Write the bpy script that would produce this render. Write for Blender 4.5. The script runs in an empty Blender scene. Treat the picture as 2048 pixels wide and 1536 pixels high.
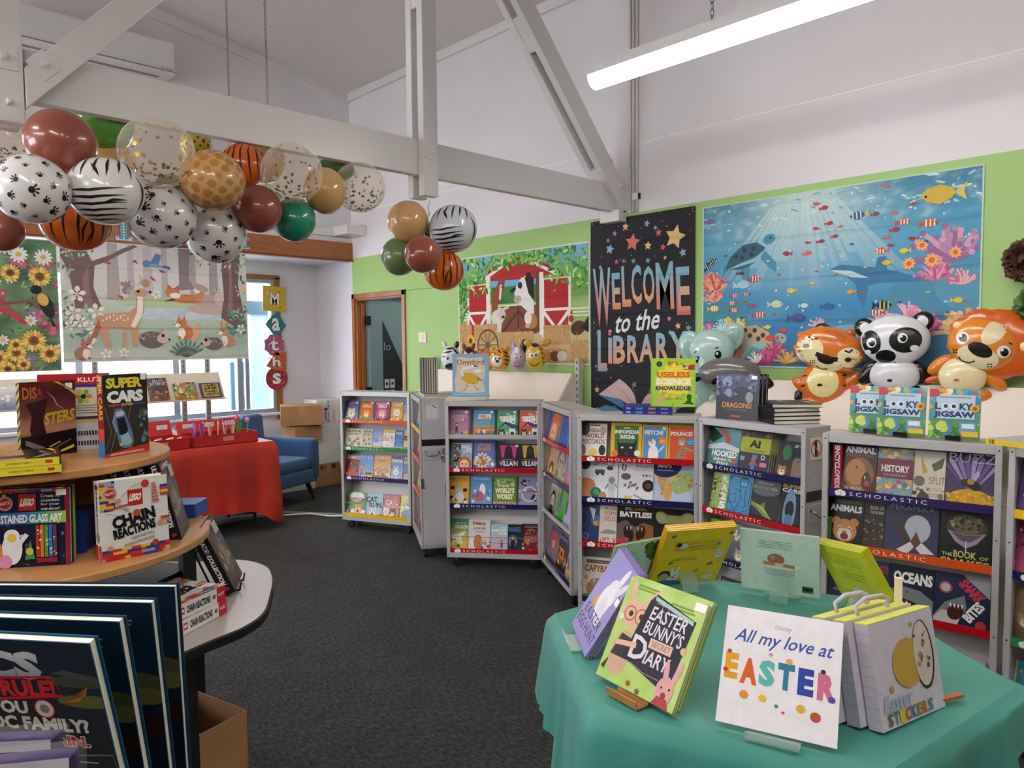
import bpy, bmesh, math, random
from math import sin, cos, pi, sqrt, atan2, radians as rad
from mathutils import Vector, Matrix, noise
sc = bpy.context.scene
COL = sc.collection
random.seed(7)
# ------------------------------------------------------------------ camera, world, exposure
cd = bpy.data.cameras.new('camera'); cam = bpy.data.objects.new('camera', cd); COL.objects.link(cam)
cd.sensor_fit = 'HORIZONTAL'; cd.sensor_width = 36.0; cd.lens = 1463.0/2048*36; cd.clip_start = .05
RX = ((.718138, .046512, -.694344), (-.695840, .034813, -.717353), (-.009193, .998311, .057365))
cam.matrix_world = Matrix([list(RX[0])+[0], list(RX[1])+[0], list(RX[2])+[1.52], [0, 0, 0, 1]])
sc.camera = cam
w = bpy.data.worlds.new('world'); sc.world = w; w.use_nodes = True
w.node_tree.nodes['Background'].inputs[0].default_value = (1, .965, .945, 1)
w.node_tree.nodes['Background'].inputs[1].default_value = 12.5
sc.view_settings.view_transform = 'Standard'; sc.view_settings.look = 'None'
sc.view_settings.exposure = 0.14; sc.view_settings.gamma = 1.0; sc.view_settings.use_curve_mapping = False
sc.cycles.max_bounces = 8; sc.cycles.transparent_max_bounces = 16; sc.cycles.use_denoising = True
LAMP = 29.0      # strength of every ceiling batten diffuser
# ------------------------------------------------------------------ helpers
def lin(c):
    """sRGB hex string or 0-255 triple to linear rgb"""
    if isinstance(c, str):
        c = c.lstrip('#'); c = [int(c[i:i+2], 16) for i in (0, 2, 4)]
    return tuple((v/255/12.92 if v/255 <= .04045 else ((v/255+.055)/1.055)**2.4) for v in c)
def mixc(a, b, t):
    t = max(0, min(1, t)); return tuple(x+(y-x)*t for x, y in zip(a, b))
def ramp(stops):
    s = [(p, lin(c)) for p, c in stops]
    def g(t):
        if t <= s[0][0]: return s[0][1]
        for (p, a), (q, b) in zip(s, s[1:]):
            if t <= q: return mixc(a, b, (t-p)/(q-p))
        return s[-1][1]
    return g
MATS = {}
def mat(name, col='#888888', rough=.5, metal=0.0, var=.0, vscale=8.0, bump=0.0, bscale=60.0, spec=.5, emit=0, alpha=1.0, sheen=0, coat=0, stretch=None, trans=0, sub=None):
    if name in MATS: return MATS[name]
    m = bpy.data.materials.new(name); m.use_nodes = True; nt = m.node_tree; N = nt.nodes; L = nt.links
    b = N['Principled BSDF']; c = lin(col)
    b.inputs['Base Color'].default_value = (*c, 1); b.inputs['Roughness'].default_value = rough
    b.inputs['Metallic'].default_value = metal; b.inputs['Specular IOR Level'].default_value = spec
    b.inputs['Coat Weight'].default_value = coat; b.inputs['Transmission Weight'].default_value = trans
    b.inputs['Sheen Weight'].default_value = sheen
    if alpha < 1: b.inputs['Alpha'].default_value = alpha
    if emit: b.inputs['Emission Color'].default_value = (*c, 1); b.inputs['Emission Strength'].default_value = emit
    tc = N.new('ShaderNodeTexCoord'); src = tc.outputs['Object']
    if stretch:
        mp = N.new('ShaderNodeMapping'); mp.inputs['Scale'].default_value = stretch; L.new(src, mp.inputs[0]); src = mp.outputs[0]
    if var:
        n = N.new('ShaderNodeTexNoise'); n.inputs['Scale'].default_value = vscale; n.inputs['Detail'].default_value = 5
        L.new(src, n.inputs['Vector'])
        r = N.new('ShaderNodeValToRGB'); r.color_ramp.elements[0].position = .3; r.color_ramp.elements[1].position = .7
        d = lin(sub) if sub else tuple(v*(1-var) for v in c)
        r.color_ramp.elements[0].color = (*d, 1)
        r.color_ramp.elements[1].color = (*(tuple(min(1, v*(1+var*.5)) for v in c) if not sub else c), 1)
        L.new(n.outputs[0], r.inputs[0]); L.new(r.outputs[0], b.inputs['Base Color'])
    if bump:
        n2 = N.new('ShaderNodeTexNoise'); n2.inputs['Scale'].default_value = bscale; n2.inputs['Detail'].default_value = 3
        L.new(src, n2.inputs['Vector'])
        bp = N.new('ShaderNodeBump'); bp.inputs['Strength'].default_value = bump; bp.inputs['Distance'].default_value = .01
        L.new(n2.outputs[0], bp.inputs['Height']); L.new(bp.outputs[0], b.inputs['Normal'])
    MATS[name] = m; return m
def printmat(name, rough=.4, bump=0, coat=0, folds=False, metal=0, spec=.5):
    """printed ink: colour comes from the flat shapes of the print"""
    m = bpy.data.materials.new(name); m.use_nodes = True; nt = m.node_tree; N = nt.nodes; L = nt.links
    b = N['Principled BSDF']; b.inputs['Roughness'].default_value = rough; b.inputs['Coat Weight'].default_value = coat
    b.inputs['Coat Roughness'].default_value = .15; b.inputs['Specular IOR Level'].default_value = spec; b.inputs['Metallic'].default_value = metal
    a = N.new('ShaderNodeAttribute'); a.attribute_name = 'ink'; tc = N.new('ShaderNodeTexCoord')
    n = N.new('ShaderNodeTexNoise'); n.inputs['Scale'].default_value = 40; n.inputs['Detail'].default_value = 4
    L.new(tc.outputs['Object'], n.inputs['Vector'])
    r = N.new('ShaderNodeMapRange'); r.inputs[3].default_value = .86; r.inputs[4].default_value = 1.1
    L.new(n.outputs[0], r.inputs[0])
    mx = N.new('ShaderNodeVectorMath'); mx.operation = 'SCALE'
    L.new(a.outputs['Color'], mx.inputs[0]); L.new(r.outputs[0], mx.inputs['Scale']); L.new(mx.outputs[0], b.inputs['Base Color'])
    if folds:
        wv = N.new('ShaderNodeTexWave'); wv.bands_direction = 'Z'; wv.inputs['Scale'].default_value = 1.25
        wv.inputs['Distortion'].default_value = 1.2; wv.inputs['Detail'].default_value = 2; wv.inputs['Detail Scale'].default_value = .6
        L.new(tc.outputs['Object'], wv.inputs['Vector'])
        cr = N.new('ShaderNodeValToRGB'); cr.color_ramp.elements[0].position = .0; cr.color_ramp.elements[1].position = .08
        L.new(wv.outputs[0], cr.inputs[0])
        bp = N.new('ShaderNodeBump'); bp.inputs['Strength'].default_value = .5; bp.inputs['Distance'].default_value = .012
        L.new(cr.outputs[0], bp.inputs['Height']); L.new(bp.outputs[0], b.inputs['Normal'])
    if bump:
        bp = N.new('ShaderNodeBump'); bp.inputs['Strength'].default_value = bump; bp.inputs['Distance'].default_value = .004
        L.new(n.outputs[0], bp.inputs['Height']); L.new(bp.outputs[0], b.inputs['Normal'])
    MATS[name] = m; return m
INK = printmat('cover_ink', .32, coat=.12, spec=.25)
FAB = printmat('fabric_ink', .8, folds=True)
FOILINK = printmat('foil_ink', .22, coat=.6)
MATTEINK = printmat('matte_ink', .6)
DARKINK = printmat('laminate_ink', .55, spec=.12)
WHT = (.9, .9, .9); BLK = (.01, .01, .012)

class MB:
    """mesh builder; faces carry a material slot and optionally an ink colour"""
    def __init__(s): s.v = []; s.f = []; s.m = []; s.c = {}
    def add(s, vs, fs, m=0, c=None):
        o = len(s.v); s.v += [tuple(p) for p in vs]
        for f in fs:
            if c is not None: s.c[len(s.f)] = c
            s.f.append([i+o for i in f]); s.m.append(m)
        return s
    def box(s, x0, y0, z0, x1, y1, z1, m=0, c=None, M=None):
        vs = [Vector((x, y, z)) for z in (z0, z1) for x, y in ((x0, y0), (x1, y0), (x1, y1), (x0, y1))]
        if M: vs = [M @ v for v in vs]
        return s.add(vs, [(3, 2, 1, 0), (4, 5, 6, 7), (0, 1, 5, 4), (1, 2, 6, 5), (2, 3, 7, 6), (3, 0, 4, 7)], m, c)
    def prism(s, poly, z0, z1, m=0, c=None, M=None):
        n = len(poly); vs = [Vector((x, y, z0)) for x, y in poly]+[Vector((x, y, z1)) for x, y in poly]
        if M: vs = [M @ v for v in vs]
        return s.add(vs, [list(range(n))[::-1], list(range(n, 2*n))]+[(i, (i+1) % n, n+(i+1) % n, n+i) for i in range(n)], m, c)
    def tube(s, pts, r, n=8, m=0, c=None, cap=True):
        pts = [Vector(p) for p in pts]; k = len(pts); rs = r if isinstance(r, (list, tuple)) else [r]*k; vs = []
        up = None
        for i, p in enumerate(pts):
            d = (pts[min(i+1, k-1)]-pts[max(i-1, 0)]).normalized()
            if up is None: up = d.orthogonal().normalized()
            up = (up-d*up.dot(d)); up = up.normalized() if up.length > 1e-6 else d.orthogonal().normalized()
            q = d.cross(up)
            vs += [p+(up*cos(2*pi*j/n)+q*sin(2*pi*j/n))*rs[i] for j in range(n)]
        fs = [(i*n+j, i*n+(j+1) % n, (i+1)*n+(j+1) % n, (i+1)*n+j) for i in range(k-1) for j in range(n)]
        if cap: fs += [tuple(range(n))[::-1], tuple(range((k-1)*n, k*n))]
        return s.add(vs, fs, m, c)
    def lathe(s, prof, n=24, m=0, c=None, M=None):
        vs = []; k = len(prof)
        for r, z in prof: vs += [Vector((r*cos(2*pi*j/n), r*sin(2*pi*j/n), z)) for j in range(n)]
        if M: vs = [M @ v for v in vs]
        fs = [(i*n+j, i*n+(j+1) % n, (i+1)*n+(j+1) % n, (i+1)*n+j) for i in range(k-1) for j in range(n)]
        if prof[0][0] > 1e-5: fs.append(tuple(range(n))[::-1])
        if prof[-1][0] > 1e-5: fs.append(tuple(range((k-1)*n, k*n)))
        return s.add(vs, fs, m, c)
    def ell(s, cx, cy, cz, rx, ry, rz, n=20, k=12, m=0, c=None, M=None, fn=None):
        vs = []
        for i in range(k+1):
            a = pi*i/k
            for j in range(n):
                b = 2*pi*j/n; p = Vector((rx*sin(a)*cos(b), ry*sin(a)*sin(b), rz*cos(a)))
                if fn: p = fn(p)
                p = p+Vector((cx, cy, cz)); vs.append(M @ p if M else p)
        return s.add(vs, [((i+1)*n+j, (i+1)*n+(j+1) % n, i*n+(j+1) % n, i*n+j) for i in range(k) for j in range(n)], m, c)
    def build(s, name, mats, parent=None, smooth=False, loc=None, rot=None, bev=0):
        if not isinstance(mats, (list, tuple)): mats = [mats]
        me = bpy.data.meshes.new(name); me.from_pydata(s.v, [], s.f); me.update()
        for m in mats: me.materials.append(m)
        if len(mats) > 1: me.polygons.foreach_set('material_index', s.m)
        if s.c:
            at = me.color_attributes.new('ink', 'FLOAT_COLOR', 'CORNER'); buf = []
            for i, f in enumerate(s.f):
                c = s.c.get(i, (.8, .8, .8))
                if c and isinstance(c[0], (tuple, list)):
                    for q in c: buf += [*q, 1]
                else: buf += [*c, 1]*len(f)
            at.data.foreach_set('color', buf)
        if smooth: me.polygons.foreach_set('use_smooth', [True]*len(me.polygons))
        o = bpy.data.objects.new(name, me); COL.objects.link(o)
        if parent: o.parent = parent
        if loc is not None: o.location = loc
        if rot is not None: o.rotation_euler = rot
        if bev:
            b = o.modifiers.new('bevel', 'BEVEL'); b.width = bev; b.segments = 2; b.limit_method = 'ANGLE'
        return o
def tag(o, label=None, cat=None, group=None, kind=None):
    if label: o['label'] = label
    if cat: o['category'] = cat
    if group: o['group'] = group
    if kind: o['kind'] = kind
    return o
def thing(name, label, cat, loc=(0, 0, 0), rz=0, group=None):
    o = bpy.data.objects.new(name, None); COL.objects.link(o); o.location = loc; o.rotation_euler = (0, 0, rz)
    o.empty_display_size = .1
    return tag(o, label, cat, group)
def copy_tree(o, parent=None):
    c = o.copy(); COL.objects.link(c); c.parent = parent
    for ch in list(o.children): copy_tree(ch, c)
    return c
# ------------------------------------------------------------------ flat printed artwork
_T = {}
def textmesh(s, bold=0.0, sp=1.0):
    k = (s, bold, sp)
    if k in _T: return _T[k]
    cu = bpy.data.curves.new('t', 'FONT'); cu.body = s; cu.size = 1; cu.resolution_u = 2; cu.offset = bold; cu.space_character = sp
    ob = bpy.data.objects.new('t', cu); me = bpy.data.meshes.new_from_object(ob)
    vs = [(v.co.x, v.co.y) for v in me.vertices]; fs = [list(p.vertices) for p in me.polygons]
    # faces of a filled curve: flip to face the reader
    bpy.data.objects.remove(ob); bpy.data.meshes.remove(me); bpy.data.curves.remove(cu)
    if not vs: vs = [(0, 0), (1, 1)]
    x0 = min(v[0] for v in vs); x1 = max(v[0] for v in vs); y0 = min(v[1] for v in vs); y1 = max(v[1] for v in vs)
    vs = [((x-x0)/max(1e-6, x1-x0), (y-y0)/max(1e-6, y1-y0)) for x, y in vs]
    _T[k] = (vs, fs, (x1-x0)/max(1e-6, y1-y0)); return _T[k]
def area2(p): return sum(a[0]*b[1]-b[0]*a[1] for a, b in zip(p, p[1:]+p[:1]))
class Art:
    """coloured flat shapes in a unit square (x right, y up) on a sheet w by h metres; each later shape lies on top"""
    def __init__(s, w, h, bg=None, clip=True):
        s.w, s.h, s.V, s.F, s.C, s.L, s.clip = w, h, [], [], [], 0, clip; s.asp = w/h
        if bg is not None: s.rect(0, 0, 1, 1, bg)
    def _c(s, c): return lin(c) if isinstance(c, str) else c
    def raw(s, pts, faces, c):
        if s.clip: pts = [(min(1, max(0, x)), min(1, max(0, y))) for x, y in pts]
        c = s._c(c); o = len(s.V); s.L += 1
        s.V += [(x, y, s.L) for x, y in pts]
        for f in faces:
            p = [pts[i] for i in f]
            if abs(area2(p)) < 1e-9: continue
            if area2(p) < 0: f = list(f)[::-1]; p = p[::-1]
            s.F.append([i+o for i in f]); s.C.append([c(x, y) if callable(c) else c for x, y in p])
        return s
    def poly(s, pts, c): return s.raw(pts, [list(range(len(pts)))], c)
    def rect(s, x0, y0, x1, y1, c): return s.poly([(x0, y0), (x1, y0), (x1, y1), (x0, y1)], c)
    def grid(s, nx, ny, c, x0=0, y0=0, x1=1, y1=1):
        pts = [(x0+(x1-x0)*i/nx, y0+(y1-y0)*j/ny) for j in range(ny+1) for i in range(nx+1)]
        return s.raw(pts, [(j*(nx+1)+i, j*(nx+1)+i+1, (j+1)*(nx+1)+i+1, (j+1)*(nx+1)+i) for j in range(ny) for i in range(nx)], c)
    def ell(s, cx, cy, rx, ry, c, n=18, rot=0, a0=0, a1=2*pi):
        k = s.asp; full = abs(a1-a0) > 6.2
        P = []
        for i in range(n if full else n+1):
            t = a0+(a1-a0)*i/n; u, v = rx*cos(t), ry*sin(t)/k
            P.append((cx+u*cos(rot)-v*sin(rot), cy+(u*sin(rot)+v*cos(rot))*k))
        return s.poly(P, c)
    def circ(s, cx, cy, r, c, n=18): return s.ell(cx, cy, r, r*s.asp, c, n)
    def ring(s, cx, cy, r, wd, c, n=24):
        return s.stroke([(cx+r*cos(2*pi*i/n), cy+r*s.asp*sin(2*pi*i/n)) for i in range(n+1)], wd, c)
    def star(s, cx, cy, r, c, n=5, k=.5, rot=0):
        return s.poly([(cx+(r if i % 2 == 0 else r*k)*sin(rot+pi*i/n), cy+(r if i % 2 == 0 else r*k)*cos(rot+pi*i/n)*s.asp) for i in range(2*n)], c)
    def stroke(s, pts, wd, c, taper=False):
        k = s.asp; P = [Vector((x, y/k)) for x, y in pts]; n = len(P); L = []; Rr = []
        for i in range(n):
            d = (P[min(i+1, n-1)]-P[max(i-1, 0)]); d = d.normalized() if d.length > 1e-9 else Vector((1, 0))
            w2 = wd/2*((.15+.85*sin(pi*min(.97, max(.03, i/(n-1))))) if taper else 1); q = Vector((-d.y, d.x))*w2
            L.append(P[i]+q); Rr.append(P[i]-q)
        pts2 = [(p.x, p.y*k) for p in L+Rr]
        return s.raw(pts2, [(i, i+1, n+i+1, n+i) for i in range(n-1)], c)
    def text(s, t, x0, y0, x1, y1, c, bold=.02, shear=0, sp=1.0, rot=0, fit=False, arc=0):
        vs, fs, ar = textmesh(t, bold, sp)
        if fit:   # keep the letters' proportions inside the box
            wd = (y1-y0)/s.asp*ar
            if wd < x1-x0: m = (x0+x1)/2; x0, x1 = m-wd/2, m+wd/2
            else: h2 = (x1-x0)*s.asp/ar; m = (y0+y1)/2; y0, y1 = m-h2/2, m+h2/2
        cx, cy = (x0+x1)/2, (y0+y1)/2; P = []
        for x, y in vs:
            u = (x-.5)*(x1-x0)+shear*(y-.5)*(y1-y0)/s.asp; v = (y-.5)*(y1-y0)+arc*(1-(2*x-1)**2)
            if rot: u, v = u*cos(rot)-v/s.asp*sin(rot), (u*sin(rot)+v/s.asp*cos(rot))*s.asp
            P.append((cx+u, cy+v))
        return s.raw(P, fs, c)
    def lines(s, x0, y0, x1, y1, n, c, wd=.012):
        for i in range(n):
            y = y1+(y0-y1)*(i+.5)/n; a = random.uniform(0, .12)*(x1-x0)
            s.rect(x0+a, y-wd/2, x1-a, y+wd/2, c)
        return s
    def petals(s, cx, cy, r, c, n=10, wd=.35, core=None, cr=.35, rot=0):
        for i in range(n):
            a = rot+2*pi*i/n; d = (cos(a), sin(a)); q = (-d[1], d[0]); k = s.asp
            P = [(cx+d[0]*r*u+q[0]*r*wd*v, cy+(d[1]*r*u+q[1]*r*wd*v)*k) for u, v in ((.15, 0), (.55, .5), (.85, .35), (1, 0), (.85, -.35), (.55, -.5))]
            s.poly(P, c if isinstance(c, str) or not isinstance(c, list) else c[i % len(c)])
        if core: s.circ(cx, cy, r*cr, core, 12)
        return s
    def build(s, name, material, parent, plane='front', y0=0.0, dz=4e-5, off=(0, 0), fn=None):
        """front: sheet spans x (centred) and z upward from 0, facing -y"""
        w, h = s.w, s.h; o = []; dz = min(dz, .005/max(1, s.L))
        for x, y, l in s.V:
            if fn: o.append(fn(x, y, l*dz))
            elif plane == 'front': o.append((x*w-w/2+off[0], y0-1e-4-l*dz, y*h+off[1]))
            elif plane == 'back': o.append((w/2-x*w+off[0], y0+1e-4+l*dz, y*h+off[1]))
            elif plane == 'left': o.append((off[0]-1e-4-l*dz, y0+w/2-x*w, y*h+off[1]))   # faces -x
            elif plane == 'right': o.append((off[0]+1e-4+l*dz, y0-w/2+x*w, y*h+off[1]))
            elif plane == 'top': o.append((x*w-w/2+off[0], y*h-h/2+y0, off[1]+1e-4+l*dz))
        me = bpy.data.meshes.new(name); me.from_pydata(o, [], s.F); me.update(); me.materials.append(material)
        at = me.color_attributes.new('ink', 'FLOAT_COLOR', 'CORNER'); buf = []
        for cs in s.C:
            for c in cs: buf += [c[0], c[1], c[2], 1]
        at.data.foreach_set('color', buf)
        ob = bpy.data.objects.new(name, me); COL.objects.link(ob)
        if parent: ob.parent = parent
        return ob
# ------------------------------------------------------------------ materials of the room
M_white = mat('wall_white_paint', '#e2dfe2', .55, var=.03, vscale=1.5)
M_green = mat('wall_green_paint', '#a5c97b', .6, var=.04, vscale=1.2)
M_ceil = mat('ceiling_board', '#ddd6d1', .9, var=.14, vscale=90, bump=.5, bscale=120)
M_trim = mat('trim_white_gloss', '#dfdddc', .35)
M_truss = mat('truss_white_gloss', '#dcdad8', .32, var=.02, vscale=3)
M_timber = mat('rimu_timber', '#a8642f', .35, var=.3, vscale=6, stretch=(1, 18, 18), coat=.2)
M_timberv = mat('rimu_timber_upright', '#a8642f', .35, var=.3, vscale=6, stretch=(18, 18, 1), coat=.2)
M_alu = mat('window_aluminium', '#a9b4c0', .4, metal=.5)
M_bluegrey = mat('door_bluegrey_paint', '#7f979a', .5, var=.04, vscale=2)
M_black = mat('black_plastic', '#0d0d0e', .4)
M_steel = mat('zinc_steel', '#9c9c9e', .35, metal=1)
M_glass = None
def glassmat(name, tint='#ffffff', a=.08, rough=.03, edge=.55):
    m = bpy.data.materials.new(name); m.use_nodes = True; nt = m.node_tree; N = nt.nodes; L = nt.links; N.clear()
    out = N.new('ShaderNodeOutputMaterial'); t = N.new('ShaderNodeBsdfTransparent'); g = N.new('ShaderNodeBsdfPrincipled')
    t.inputs[0].default_value = (*lin(tint), 1); g.inputs['Base Color'].default_value = (*lin(tint), 1); g.inputs['Roughness'].default_value = rough
    mx = N.new('ShaderNodeMixShader'); L.new(t.outputs[0], mx.inputs[1]); L.new(g.outputs[0], mx.inputs[2]); L.new(mx.outputs[0], out.inputs[0])
    f = N.new('ShaderNodeLayerWeight'); f.inputs[0].default_value = .35
    r = N.new('ShaderNodeMapRange'); r.inputs[3].default_value = a; r.inputs[4].default_value = min(1, a+edge); L.new(f.outputs['Facing'], r.inputs[0])
    L.new(r.outputs[0], mx.inputs[0]); MATS[name] = m; return m
M_glass = glassmat('window_glass', '#f4f9ff', .03)
# carpet
M_carpet = bpy.data.materials.new('carpet_charcoal'); M_carpet.use_nodes = True
def _carpet():
    nt = M_carpet.node_tree; N = nt.nodes; L = nt.links; b = N['Principled BSDF']; b.inputs['Roughness'].default_value = .95
    tc = N.new('ShaderNodeTexCoord'); cols = []
    mp = N.new('ShaderNodeMapping'); mp.inputs['Scale'].default_value = (1, .35, 1); mp.inputs['Rotation'].default_value = (0, 0, .2); L.new(tc.outputs['Object'], mp.inputs[0])
    n1 = N.new('ShaderNodeTexNoise'); n1.inputs['Scale'].default_value = 95; n1.inputs['Detail'].default_value = 6; L.new(mp.outputs[0], n1.inputs[0])
    n2 = N.new('ShaderNodeTexNoise'); n2.inputs['Scale'].default_value = 5; n2.inputs['Detail'].default_value = 5; L.new(tc.outputs['Object'], n2.inputs[0])
    r = N.new('ShaderNodeValToRGB'); e = r.color_ramp.elements; e[0].position = .36; e[0].color = (*lin('#181819'), 1); e[1].position = .68; e[1].color = (*lin('#434341'), 1); L.new(n1.outputs[0], r.inputs[0])
    mr = N.new('ShaderNodeMapRange'); mr.inputs[1].default_value = .3; mr.inputs[2].default_value = .7; mr.inputs[3].default_value = .78; mr.inputs[4].default_value = 1.15; L.new(n2.outputs[0], mr.inputs[0])
    v = N.new('ShaderNodeVectorMath'); v.operation = 'SCALE'; L.new(r.outputs[0], v.inputs[0]); L.new(mr.outputs[0], v.inputs['Scale']); L.new(v.outputs[0], b.inputs['Base Color'])
    bp = N.new('ShaderNodeBump'); bp.inputs['Strength'].default_value = .6; bp.inputs['Distance'].default_value = .006; L.new(n1.outputs[0], bp.inputs['Height']); L.new(bp.outputs[0], b.inputs['Normal'])
_carpet()
def struct(o): o['kind'] = 'structure'; return o
XR, YL, YA = 4.24, 6.81, 7.53      # green wall, wall above the header, window wall of the alcove
def zc(x): return 4.12+.16*(XR-x) if x > 0 else 4.12+.16*(XR+x)
# floor, ceiling
struct(MB().box(-4.24, -3.6, -.1, XR+2.6, 8.3, 0).build('floor', M_carpet))
b = MB(); T = .12
for x0, x1 in ((0, XR+.1), (-XR-.1, 0)):
    z0, z1 = zc(x0), zc(x1)
    b.add([(x0, -3.6, z0), (x1, -3.6, z1), (x1, YL+.1, z1), (x0, YL+.1, z0), (x0, -3.6, z0+T), (x1, -3.6, z1+T), (x1, YL+.1, z1+T), (x0, YL+.1, z0+T)], [(0, 3, 2, 1), (4, 5, 6, 7), (0, 1, 5, 4), (1, 2, 6, 5), (2, 3, 7, 6), (3, 0, 4, 7)])
ceil = struct(b.build('ceiling', M_ceil))
# right (eaves) wall with the door opening; green board below, white board above
DY0, DY1, DZ = 5.905, 6.765, 1.99
b = MB(); b.box(XR, -3.6, 0, XR+.11, DY0, 2.42, 0); b.box(XR, DY0, DZ, XR+.11, DY1, 2.42, 0); b.box(XR, DY1, 0, XR+.11, YL, 2.42, 0)
b.box(XR, YL, 0, XR+.11, YA+.1, 2.42, 1); b.box(XR, -3.6, 2.42, XR+.11, YA+.1, 4.30, 1)
wr = struct(b.build('wall_right', [M_green, M_white]))
for z, y0, y1, nm in ((2.888, -3.6, 3.2, 'panel_joint'), (2.885, 3.34, 6.8, 'panel_joint')):
    MB().box(XR-.004, y0, z-.004, XR, y1, z+.004).build(nm, mat('joint_bead', '#f4f2ee', .3), wr)
M_joint = mat('joint_dark_green', '#5c7d3c', .8)  # darker green for the lines where the boards meet
MB().box(XR-.0008, 3.55, 2.0275, XR, 5.85, 2.0325).build('panel_joint', M_joint, wr)
MB().box(XR-.0008, -3.6, 1.14, XR, 2.4, 1.143).build('panel_joint', M_joint, wr)
# cornices
b = MB(); b.box(XR-.035, -3.6, 4.045, XR, YL, 4.125); struct(b.build('trim_1', M_trim, bev=.006))
b = MB()
for sx in (1, -1):
    b.add([(x*sx, y, zc(x*sx)-d) for d in (.09, 0) for x, y in ((0, YL-.03), (XR, YL-.03), (XR, YL), (0, YL))], [(0, 1, 2, 3), (0, 1, 5, 4), (1, 2, 6, 5), (2, 3, 7, 6), (3, 0, 4, 7)])
struct(b.build('trim_2', M_trim))
# end wall above the timber header, header, alcove
b = MB(); b.prism([(-XR, 2.58), (XR, 2.58), (XR, zc(XR)), (0, zc(0)+.02), (-XR, zc(XR))], 0, -.1, M=Matrix(((1, 0, 0, 0), (0, 0, -1, YL), (0, 1, 0, 0), (0, 0, 0, 1))))
struct(b.build('wall_back', M_white))
hd = tag(MB().box(-XR, YL-.02, 2.39, XR, YL+.09, 2.58).build('header_beam', M_timber, bev=.004), 'reddish timber header beam across the top of the window alcove', 'beam')
MB().box(-XR, YL-.028, 2.385, XR, YL-.02, 2.402).build('lower_bead', mat('rimu_dark', '#7c4420', .4, var=.3, vscale=5, stretch=(1, 20, 20)), hd)
struct(MB().box(-XR, YL+.09, 2.40, XR, YA+.1, 2.5).build('ceiling_alcove', M_white))
WX0, WX1, WZ0, WZ1 = -1.2, 3.69, .78, 2.22
b = MB(); b.box(-XR, YA, 0, WX0, YA+.1, 2.4); b.box(WX0, YA, 0, WX1, YA+.1, WZ0); b.box(WX0, YA, WZ1, WX1, YA+.1, 2.4); b.box(WX1, YA, 0, XR, YA+.1, 2.4)
struct(b.build('wall_alcove', M_white))
wn = struct(MB().box(WX0, YA+.035, WZ0, WX1, YA+.041, WZ1).build('window_1', M_glass))
b = MB()
for x in (WX0, .1, .95, 1.8, 2.65, 3.30, WX1): b.box(x-.03 if x > WX0 else x, YA-.01, WZ0, x+.03 if x < WX1 else x+.012, YA+.07, WZ1)
for z in (WZ0, WZ1-.045): b.box(WX0, YA-.011, z, WX1, YA+.071, z+.045)
b.build('window_frame', M_alu, wn, bev=.004)
MB().box(3.37, YA+.02, WZ0+.05, 3.41, YA+.06, WZ1-.05).build('sash_stile', M_alu, wn)
MB().box(WX0, YA-.06, WZ0-.03, WX1+.05, YA+.01, WZ0).build('window_sill', M_trim, wn, bev=.004)
b = MB(); b.box(WX1+.012, YA-.022, .70, WX1+.075, YA, WZ1+.02); b.box(WX0, YA-.022, WZ1+.0, WX1+.075, YA, WZ1+.045)
b.build('architrave', M_timberv, wn, bev=.003)
# yard outside the window: pale wall, blue door with handle, ground
M_yard = mat('yard_wall', '#e9edf2', .8)
struct(MB().box(-3, 10.4, -.1, 8, 10.5, 3).build('wall_yard', M_yard))
struct(MB().box(-4.24, 8.3, -.12, 8, 10.4, -.02).build('ground', mat('yard_concrete', '#c7cacc', .9, var=.1)))
M_blue = mat('yard_door_blue', '#2d4f66', .5)
yd = tag(MB().box(3.82, 8.98, 0, 4.06, 9.02, 1.30).build('yard_door', M_blue), 'dark blue door standing outside beyond the window', 'door')
MB().tube([(3.97, 8.95, .92), (4.06, 8.95, .92)], .012, 8).build('handle', M_steel, yd); MB().box(3.945, 8.965, .86, 3.995, 8.98, 1.06).build('lock_plate', M_steel, yd)
pg = tag(MB().box(4.10, 9.0, 0, 4.34, 9.05, 1.90).build('porch_panel', mat('porch_panel_bluegrey', '#8fa4b8', .6)), 'blue grey porch panel with a dark top rail outside the window', 'panel')
MB().box(4.02, 8.97, 1.90, 4.40, 9.05, 2.07).build('top_rail', mat('porch_dark', '#21404c', .6), pg)
# outer walls behind and left of the camera
struct(MB().box(-XR-.1, -3.7, 0, XR+.1, -3.6, 4.95).build('wall_front', M_white))
b = MB(); b.box(-XR-.1, -3.6, 0, -XR, YA+.1, .9); b.box(-XR-.1, -3.6, 2.3, -XR, YA+.1, 4.3); b.box(-XR-.1, -3.6, .9, -XR, 3.4, 2.3); b.box(-XR-.1, 6.6, .9, -XR, YA+.1, 2.3)
struct(b.build('wall_left', M_white))
w2_ = struct(MB().box(-XR-.06, 3.4, .9, -XR-.054, 6.6, 2.3).build('window_2', M_glass)); b = MB()
for y in (3.4, 4.45, 5.5, 6.56): b.box(-XR-.09, y, .9, -XR+.01, y+.04, 2.3)
b.build('window_frame', M_alu, w2_)
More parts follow.
